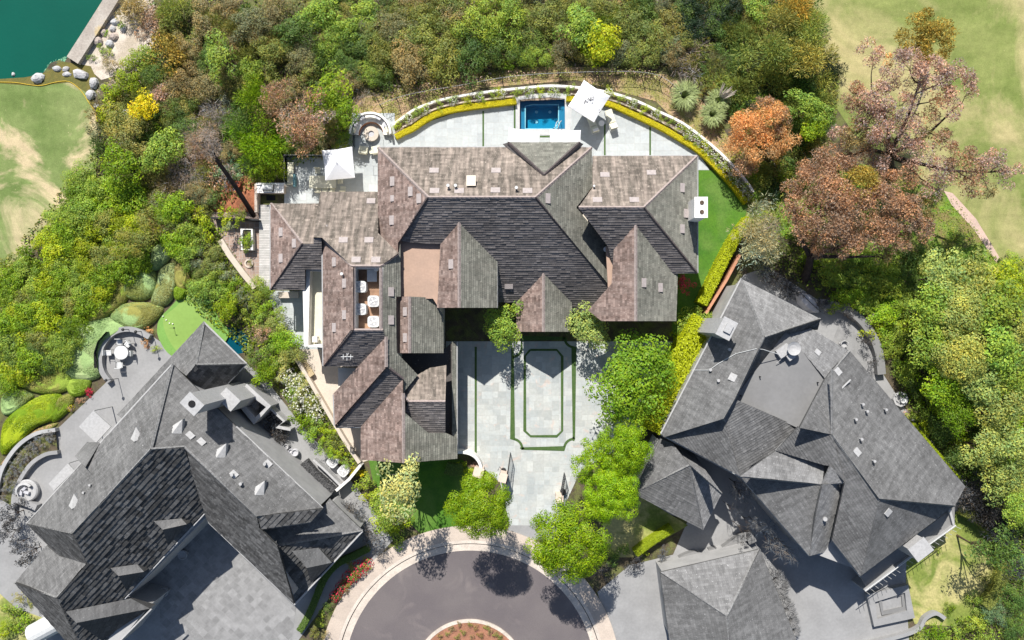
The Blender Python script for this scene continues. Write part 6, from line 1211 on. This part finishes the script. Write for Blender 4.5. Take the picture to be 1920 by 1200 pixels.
# upper-left thicket
pl([(250,18,32,'needle','br'),(285,45,34,'wispy','rs'),(330,18,36,'needle','og'),(378,45,40,'fine','br'),(420,15,34,'fine','br'),(412,108,40,'broad','lg',dict(h=4)),(470,50,42,'fine','gy'),(520,20,36,'fine','br'),(505,100,36,'fine','og'),(560,60,42,'fine','dg'),(600,30,40,'broad','lg'),(615,75,36,'fine','lg'),(560,110,34,'fine','gy'),
 (315,105,44,'wispy','go'),(300,140,26,'wispy','br'),(345,150,36,'fine','br'),(385,160,36,'fine','br'),(430,155,36,'fine','mo'),(470,135,30,'broad','lg'),(268,112,30,'broad','lg'),(235,150,34,'fine','yg'),(205,175,24,'broad','yg'),(268,200,30,'broad','ye',dict(h=3)),(200,215,28,'broad','yg'),
 (305,180,30,'wispy','pk'),(330,205,34,'fine','dg'),(345,240,34,'fine','dg'),(235,250,48,'fine','mo',dict(h=4)),(300,285,42,'broad','lg',dict(h=3.6)),(310,245,24,'broad','bg'),(410,215,36,'twig','tw'),(390,250,40,'twig','tw'),(375,285,32,'twig','rs'),(430,190,26,'fine','si'),
 (470,185,34,'needle','sg',dict(h=5)),(455,220,34,'needle','dg',dict(h=4)),(490,270,44,'needle','sg',dict(h=4.5)),(520,255,30,'needle','sg'),(450,250,34,'needle','sg'),(515,180,30,'wispy','rs',dict(h=6)),(550,230,36,'wispy','rs',dict(h=6)),(580,185,28,'wispy','rs',dict(h=6)),(575,250,34,'wispy','rs',dict(h=5)),(600,215,26,'wispy','pk',dict(h=5)),
 (618,172,46,'broad','bg',dict(h=5)),(640,205,32,'broad','bg',dict(h=4)),(610,265,22,'fine','br'),(638,240,22,'broad','bg'),(500,318,34,'fine','yg'),(475,330,22,'fine','og'),(455,300,26,'fine','bl'),(430,285,22,'fine','bl'),(420,325,24,'fine','bl'),(400,330,26,'wispy','rs'),(345,330,34,'twig','tw'),(320,345,28,'twig','tw'),(370,360,30,'fine','gy'),(395,375,24,'fine','br'),
 (225,310,46,'broad','sg',dict(h=3.8)),(150,330,34,'fine','lg'),(175,350,32,'fine','bg'),(230,370,44,'broad','bg'),(160,385,38,'fine','lg'),(270,340,28,'fine','og'),(300,380,34,'fine','gy'),(640,265,18,'broad','yg'),(565,285,22,'fine','dg'),(600,290,12,'fine','br'),(655,145,26,'twig','tw'),(675,185,18,'twig','tw')],'shrubs and small trees of the upper left thicket')
limb_tree('leaning_tree','tall bare leaning dark trunk with a sparse dry crown over the red mulch bed',(476,405),[(385,275,30,5.5,'tw'),(372,268,20,6,'rs'),(400,262,18,6,'tw')],leaf=.2,style='twig',dens=16,th=.2,fork=(400,290,5.0))
fill([(195,110),(225,130),(290,130),(300,60),(640,0),(650,150),(640,280),(500,290),(430,340),(395,400),(300,450),(250,300),(180,280),(178,170)],30,(20,32),[('br',3),('og',3),('gy',1),('dg',3),('mo',2),('tw',1)],[('fine',6),('needle',2),('wispy',1)],'understorey shrubs of the upper left thicket',h=1.8,seed=3)
# left belt of saturated hedgerow
fill([(120,355),(200,330),(330,390),(360,460),(290,450),(270,480),(230,500),(180,560),(150,610),(110,670),(50,690),(0,740),(0,500),(40,470),(70,440),(100,400)],25,(26,36),[('yg',4),('bg',4),('lg',3),('og',1),('sg',1)],[('broad',6),('fine',4)],'yellow-green shrubs of the left hedgerow',h=2.8,seed=5)
fill([(0,530),(60,560),(110,600),(120,640),(80,680),(0,700)],30,(24,32),[('dg',5),('lg',2)],[('fine',5)],'dark green shrubs at the left photo edge',h=3.2,seed=6)
pl([(365,395,24,'broad','yg'),(390,425,26,'broad','yg'),(345,430,28,'fine','lg'),(330,400,26,'broad','lg'),(375,450,26,'fine','lg'),(345,480,30,'fine','lg'),(375,490,28,'fine','gy'),(400,470,24,'fine','og'),(250,450,42,'fine','og',dict(h=4)),(130,565,28,'fine','dg'),(130,600,22,'fine','bl'),(150,580,16,'fine','bl'),(15,700,26,'broad','yg'),(320,455,20,'fine','og'),(215,540,16,'fine','og'),(350,372,20,'fine','br'),(365,505,20,'fine','dg'),(360,530,20,'fine','lg')],'shrubs above the putting green')
# top-centre thicket
pl([(680,20,34,'broad','lg'),(650,60,34,'broad','lg'),(700,70,36,'fine','og'),(745,50,40,'fine','gy'),(720,102,38,'fine','og'),(690,92,22,'broad','bg'),(700,132,30,'fine','lg'),(790,70,46,'fine','og',dict(h=3)),(770,112,44,'fine','br',dict(h=3)),(840,60,44,'fine','og'),(830,107,46,'fine','og',dict(h=3)),(880,102,44,'fine','dg',dict(h=3)),(890,40,46,'fine','lg',dict(h=3.2)),(950,30,48,'fine','lg',dict(h=3.2)),
 (930,90,42,'fine','dg'),(985,70,40,'fine','dg'),(1000,102,30,'fine','lg'),(1020,40,40,'fine','og'),(1085,50,44,'broad','lg',dict(h=3.2)),(1070,30,26,'broad','yg'),(1130,75,40,'broad','yg',dict(h=3.2)),(1110,92,32,'broad','yg'),(1150,92,26,'broad','yg'),(1060,87,36,'fine','br'),(1180,40,40,'fine','og'),(1220,70,40,'fine','og'),(1200,97,36,'fine','og'),(1255,40,38,'fine','mo'),(1260,87,32,'fine','gy'),(1270,112,24,'twig','tw'),(950,117,18,'broad','bg'),(780,20,34,'fine','og'),(840,10,36,'fine','og'),(1130,15,36,'fine','og'),(1200,5,30,'fine','dg')],'shrubs of the top centre thicket')
fill([(640,-20),(1290,-20),(1290,105),(1200,98),(1100,92),(1000,100),(900,115),(780,128),(700,152),(655,140)],30,(24,36),[('og',6),('dg',3),('br',2),('gy',1),('mo',2),('lg',2)],[('fine',6),('needle',1),('broad',1)],'understorey shrubs of the top centre thicket',h=1.8,seed=8)
# top right
pl([(1300,10,34,'fine','vd',dict(h=2)),(1330,40,34,'fine','vd',dict(h=2)),(1370,15,32,'fine','vd',dict(h=2)),(1290,60,28,'fine','vd'),(1350,70,28,'fine','dg'),(1310,95,28,'twig','tw'),(1290,130,26,'twig','tw'),(1320,125,20,'fine','dg'),(1350,120,30,'twig','gy'),(1420,20,34,'broad','lg'),(1460,40,40,'needle','mo',dict(h=5)),(1500,20,38,'needle','go',dict(h=5)),(1520,60,38,'needle','og',dict(h=5)),(1400,70,36,'needle','og'),(1450,90,42,'needle','og',dict(h=5)),(1510,110,40,'needle','mo',dict(h=5)),(1395,120,36,'needle','og'),(1440,145,40,'needle','og'),(1500,155,40,'needle','dg'),(1545,160,32,'needle','og'),(1380,165,32,'needle','og'),(1430,195,34,'needle','lg'),(1490,200,34,'needle','og'),(1350,150,26,'needle','og'),(1540,200,30,'needle','og'),(1335,165,20,'fine','go'),(1390,200,26,'needle','dg'),
 (1515,205,40,'broad','lg',dict(h=4.5)),(1525,235,30,'broad','bg',dict(h=4)),(1500,240,22,'broad','bg'),(1420,325,22,'broad','yg'),(1470,340,26,'broad','bg'),(1440,345,24,'fine','dg'),(1480,310,22,'broad','dg'),(1380,290,14,'fine','yg')],'shrubs of the upper right thicket')
fill([(1290,-20),(1520,-20),(1555,80),(1570,180),(1530,280),(1480,360),(1420,350),(1400,240),(1340,170),(1290,130)],32,(22,32),[('og',5),('dg',4),('vd',2),('mo',2)],[('needle',4),('fine',3)],'understorey shrubs of the upper right thicket',h=1.8,seed=9)
grassclump(1283,180,30,'spiky green fountain-grass clump above the right end of the terrace bed'); grassclump(1345,190,24,'pale plumed pampas clump right of the spiky green one',plume=True); grassclump(1335,215,26,'low spiky clump below the plumed pampas')
limb_tree('orange_tree','rounded orange-leaved tree right of the curved terrace bed',(1430,270),[(1400,240,34,3.8,'orr'),(1440,225,36,4.2,'orr'),(1470,260,30,3.6,'orr'),(1385,270,30,3.2,'orr'),(1425,280,34,3.6,'orr'),(1460,225,24,4.4,'rs'),(1395,310,24,2.6,'rs'),(1430,200,22,4.2,'rs'),(1465,290,20,3.0,'go')],leaf=.17,style='wispy',dens=20,th=.14)
limb_tree('cypress_tree','huge spreading reddish-brown tree with dark open limbs beside the right fairway',(1668,330),[(1630,100,26,9,'pk'),(1700,125,34,10,'pk'),(1740,140,34,9.5,'pk'),(1790,150,34,9,'pk'),(1815,170,18,8,'pk'),(1760,180,26,8.5,'rs'),(1590,180,28,8,'rs'),(1640,185,34,9,'pk'),(1610,215,30,8,'rs'),(1690,200,26,9,'pk'),(1640,235,34,8.5,'pk'),(1600,255,28,7.5,'br'),(1700,245,30,8,'pk'),(1740,225,22,8,'rs'),(1575,260,26,7,'pk'),(1770,270,26,7.5,'rs'),(1800,300,32,7.5,'rs'),(1840,310,26,7,'pk'),(1870,300,22,7,'pk'),(1880,335,24,6.5,'pk'),(1820,340,30,7,'rs'),(1760,320,30,7,'pk'),(1720,290,28,7.5,'pk'),(1905,320,14,6.5,'pk'),(1850,360,20,6,'br'),(1560,290,24,6.5,'rs'),(1660,150,26,9,'pk'),(1780,205,24,8.5,'pk'),(1680,270,24,7,'pk'),(1635,275,28,7,'rs'),(1600,305,28,6.5,'rs'),(1650,310,26,6.5,'pk'),(1700,330,26,6.5,'rs'),(1745,355,24,6.5,'pk'),(1715,170,26,9,'pk'),(1655,215,26,8.5,'rs'),(1730,260,20,7.5,'br')],leaf=.19,style='wispy',dens=17,th=.34,fork=(1668,290,3.5))
limb_tree('gold_tree','golden-olive tree at the top of the reddish one, against the right fairway',(1730,120),[(1735,50,32,9,'go'),(1705,80,30,8.5,'go'),(1750,85,34,9,'go'),(1770,65,24,8.5,'go'),(1720,110,24,8,'go'),(1665,115,15,6,'orr')],leaf=.19,style='wispy',dens=21,th=.16)
limb_tree('rust_tree','wide rust-brown tree below the reddish one, over the bright grass',(1508,525),[(1530,310,34,6,'rs'),(1570,320,36,6.5,'rs'),(1520,350,36,6.5,'rs'),(1560,365,40,7,'rs'),(1610,350,36,7,'go'),(1500,385,34,6,'rs'),(1600,395,40,7,'rs'),(1550,420,40,7,'rs'),(1650,380,38,7,'rs'),(1690,400,36,6.5,'rs'),(1640,430,38,6.5,'rs'),(1510,430,30,6,'rs'),(1590,455,34,6,'rs'),(1720,430,28,6,'rs'),(1680,450,28,5.5,'rs'),(1540,460,26,5.5,'rs'),(1730,390,26,6,'br'),(1660,345,26,6.5,'rs'),(1650,480,20,5,'br'),(1480,360,22,6,'rs')],leaf=.19,style='wispy',dens=21,th=.36,fork=(1520,480,2.5))
pl([(1432,385,26,'needle','si',dict(h=4)),(1420,430,34,'needle','si',dict(h=4)),(1440,460,34,'needle','si',dict(h=4.2)),(1410,475,26,'needle','si',dict(h=3.6)),(1450,420,24,'twig','tw',dict(h=4)),(1435,495,24,'needle','si')],'silvery shrubs beside the terracotta wall cap')
# right side woods
pl([(1560,510,32,'broad','lg'),(1595,520,34,'broad','lg'),(1570,560,28,'fine','bg'),(1610,560,34,'broad','bg'),(1650,540,36,'broad','lg'),(1690,520,34,'fine','dg'),(1660,590,34,'broad','bg'),(1700,570,36,'fine','lg'),(1640,620,24,'broad','yg'),(1680,640,32,'fine','lg'),(1700,610,24,'fine','yg'),(1640,590,20,'fine','pk'),(1615,580,14,'twig','tw'),(1520,490,22,'broad','bg'),(1760,480,24,'fine','dg'),(1790,440,20,'fine','og'),(1720,480,26,'fine','dg'),
 (1770,520,50,'broad','pg',dict(tree=True,h=6)),(1830,530,52,'broad','pg',dict(tree=True,h=6)),(1745,580,48,'broad','lg',dict(tree=True,h=6)),(1800,590,54,'broad','pg',dict(tree=True,h=6.5)),(1870,580,52,'broad','lg',dict(tree=True,h=6.5)),(1900,530,40,'broad','yg',dict(tree=True,h=5)),(1740,640,46,'broad','lg',dict(tree=True,h=6)),(1800,660,54,'broad','pg',dict(tree=True,h=6.5)),(1860,650,52,'broad','lg',dict(tree=True,h=6.5)),(1910,620,44,'broad','pg',dict(tree=True,h=6)),(1770,715,46,'broad','bg',dict(tree=True,h=5.5)),(1840,720,50,'broad','pg',dict(tree=True,h=6)),(1900,700,48,'broad','lg',dict(tree=True,h=6)),(1800,770,44,'fine','sg',dict(tree=True,h=5)),(1880,780,50,'broad','pg',dict(tree=True,h=6)),(1910,840,46,'broad','pg',dict(tree=True,h=6)),(1850,840,44,'broad','pg',dict(tree=True,h=5.5)),(1880,900,44,'broad','pg',dict(tree=True,h=5)),(1912,960,36,'broad','lg',dict(tree=True,h=5)),
 (1700,690,26,'broad','bg'),(1720,720,24,'broad','bg'),(1750,760,26,'broad','yg'),(1780,800,26,'fine','sg'),(1810,830,24,'broad','yg'),(1735,800,20,'broad','yg'),(1700,780,12,'fine','pk'),(1905,500,24,'broad','yg')],'trees and shrubs of the right-hand wood')
fill([(1560,500),(1700,480),(1920,490),(1930,1000),(1870,940),(1800,860),(1730,790),(1700,700),(1650,600),(1590,560)],36,(24,34),[('lg',4),('bg',3),('dg',4),('pg',2)],[('broad',4),('fine',4)],'understorey shrubs of the right-hand wood',h=2.2,seed=11)
hedge([(1712,795),(1740,830),(1770,865),(1800,900)],11,1.1,'narrow clipped green hedge slanting down the right of the rambling grey roof','yg',leaf=.09,dens=230)
hedge([(1810,960),(1840,975),(1872,1010),(1888,1060),(1875,1110),(1850,1140)],20,1.2,'curved green hedge around the back lawn','og',leaf=.1,dens=170)
pl([(1850,1010,20,'broad','dg'),(1865,1050,22,'broad','dg'),(1850,1090,22,'fine','og'),(1830,1130,24,'fine','lg'),(1780,1140,14,'fine','sg'),(1900,1120,34,'fine','dg'),(1870,1150,30,'fine','bl'),(1820,1170,26,'broad','lg'),(1750,1185,24,'needle','sg',dict(h=1.5)),(1725,1195,16,'needle','pg'),(1790,1190,22,'broad','lg'),(1850,1190,26,'fine','lg'),(1905,1180,30,'fine','dg'),(1915,1060,26,'fine','bl'),(1758,1030,10,'fine','lg'),(1745,1015,9,'broad','bg')],'shrubs round the back lawn')
plant(1870,1040,46,'wispy','dg',tree=True,h=7,label='dark feathery tree over the right side of the back lawn')
for x,y in ((1795,1035),(1790,1085)): pass
# small shore plants
pl([(170,108,10,'fine','sg'),(186,88,9,'fine','lg'),(197,98,12,'fine','lg'),(205,97,8,'fine','yg'),(200,62,7,'broad','bg'),(228,46,9,'broad','bg'),(330,34,8,'broad','bg')],'small green plants among the shore rocks',h=.6)
# ground cover where the thickets stand
def cover(name,label,poly,n,cols,h=.5,leaf=.24,seed=1):
    rng=random.Random(seed); xs=[p[0] for p in poly]; ys=[p[1] for p in poly]; mb=MB(); k=0
    while k<n:
        x,y=rng.uniform(min(xs),max(xs)),rng.uniform(min(ys),max(ys))
        if not inside((x,y),poly): continue
        k+=1; p=W(x,y,0); q=.5+.5*math.sin(p.x*.8+seed)*math.cos(p.y*.7); c=C[rng.choice(cols)]; s=rng.uniform(.5,1.3)
        leafcard(mb,Vector((p.x,p.y,rng.uniform(.03,h*(.3+.7*q)))),(rv(rng)+Vector((0,0,.9))).normalized(),leaf*rng.uniform(.6,1.4),rng,tuple(v*s for v in c))
    tag(obj(name,mb,M['leaf']),label,'ground cover',kind='stuff').color=(1,1,1,1)
cover('ground_cover','low leafy ground cover under the upper left thicket',[(200,150),(300,60),(280,0),(650,0),(660,200),(620,290),(500,340),(400,400),(300,460),(230,500),(120,640),(0,760),(0,500),(120,350),(180,280)],17000,['og','dg','br','mo','lg'],seed=1)
cover('ground_cover','low leafy ground cover under the top centre and right thickets',[(650,0),(1520,0),(1570,180),(1540,290),(1450,360),(1400,240),(1300,130),(1100,120),(900,150),(700,190)],15000,['og','dg','br','mo','tw'],seed=2)
cover('ground_cover','low leafy ground cover under the right-hand wood',[(1440,380),(1560,500),(1700,470),(1800,480),(1930,480),(1930,1200),(1720,1200),(1880,1120),(1890,1020),(1800,900),(1700,780),(1650,600),(1560,560),(1440,500)],15000,['lg','dg','bg','og'],seed=4)
cover('ground_cover','low leafy ground cover in the belt between the two left houses',[(360,400),(400,420),(500,560),(545,650),(670,870),(650,880),(540,750),(440,640),(340,560),(330,470)],5000,['lg','dg','og','yg'],h=.35,seed=5)
cover('dry_litter','dry leaf litter and weeds on the slope above the terrace',[(655,190),(745,165),(870,140),(1000,126),(1130,126),(1250,140),(1300,170),(1350,230),(1390,300),(1340,270),(1230,190),(1080,150),(900,160),(740,225),(700,250),(660,240)],5000,['br','og','tw','yg','go'],h=.08,leaf=.12,seed=6)
cover('lawn_weeds','rough bright grass tufts under the rust-brown tree',[(1450,300),(1600,300),(1790,370),(1880,500),(1830,530),(1560,540),(1540,470),(1400,420)],9000,['bg','lg','yg'],h=.12,leaf=.13,seed=7)
# ---------------------------------------------------------------- labels: say which plant is which by what it stands beside
LM=[(60,70,'the dark green water'),(165,60,'the concrete seawall'),(235,100,'the pale sand bank'),(60,250,'the left fairway'),(500,353,'the outdoor grill counter'),(575,310,'the glass-railed terrace'),(697,250,'the round fire pit'),(1017,210,'the swimming pool'),(1105,190,'the tilted white umbrella'),(1314,389,'the white chimney'),(1640,60,'the right fairway'),(1820,420,'the pink cart path'),(1425,255,'the orange tree'),(1283,180,'the spiky grass clump'),(350,600,'the putting green'),(228,661,'the round terrace table'),(438,640,'the blue pond'),(445,365,'the red mulch bed'),(463,450,'the box planter'),(577,688,'the wicker lounger'),(635,873,'the pair of condensers'),(1000,740,'the motor court'),(957,880,'the left gate leaf'),(1055,912,'the right gate leaf'),(880,1100,'the turning circle'),(1690,749,'the octagonal fountain'),(1520,558,'the covered lounger'),(1670,1130,'the square stone spa'),(1775,1070,'the back lawn'),(70,770,'the striped green mound'),(50,918,'the round daybed'),(268,200,'the yellow shrub'),(1668,300,'the huge reddish tree'),(1560,400,'the wide rust-brown tree'),(1735,75,'the golden-olive tree'),(1270,900,'the small pavilion'),(1370,1120,'the bottom outbuilding'),(480,760,'the service enclosure'),(860,0,'the middle of the top photo edge'),(1380,0,'the top right photo edge'),(470,0,'the top left photo edge'),(1920,700,'the right photo edge'),(0,620,'the left photo edge'),(1405,380,'the tip of the terrace bed'),(85,1178,'the garden shed')]
def where(x,y):
    best=min(LM,key=lambda l:(l[0]-x)**2+(l[1]-y)**2); dx,dy=x-best[0],y-best[1]
    if abs(dx)>2.2*abs(dy): w_='right of' if dx>0 else 'left of'
    elif abs(dy)>2.2*abs(dx): w_='below' if dy>0 else 'above'
    else: w_=('lower ' if dy>0 else 'upper ')+('right of' if dx>0 else 'left of')
    return w_+' '+best[2]
by={}
for o,dsc,x,y in PL: by.setdefault(dsc+', '+where(x,y),[]).append((x,y,o))
ORD=['leftmost','second from left','third from left','fourth from left','fifth from left','sixth from left','seventh from left','eighth from left','ninth from left','tenth from left','eleventh from left','twelfth from left']
for k,l in by.items():
    l.sort(key=lambda q:q[0]); n=len(l)
    for i,(x,y,o) in enumerate(l):
        o['label']=k if n==1 else (k+(', rightmost' if i==n-1 else ', '+ORD[min(i,11)]))
        if len(o['label'].split())>16: o['label']=' '.join(o['label'].split()[:16])
for o in list(COL.objects):
    if o.type=='EMPTY' and o.get('label')=='x': print('unlabelled',o.name)
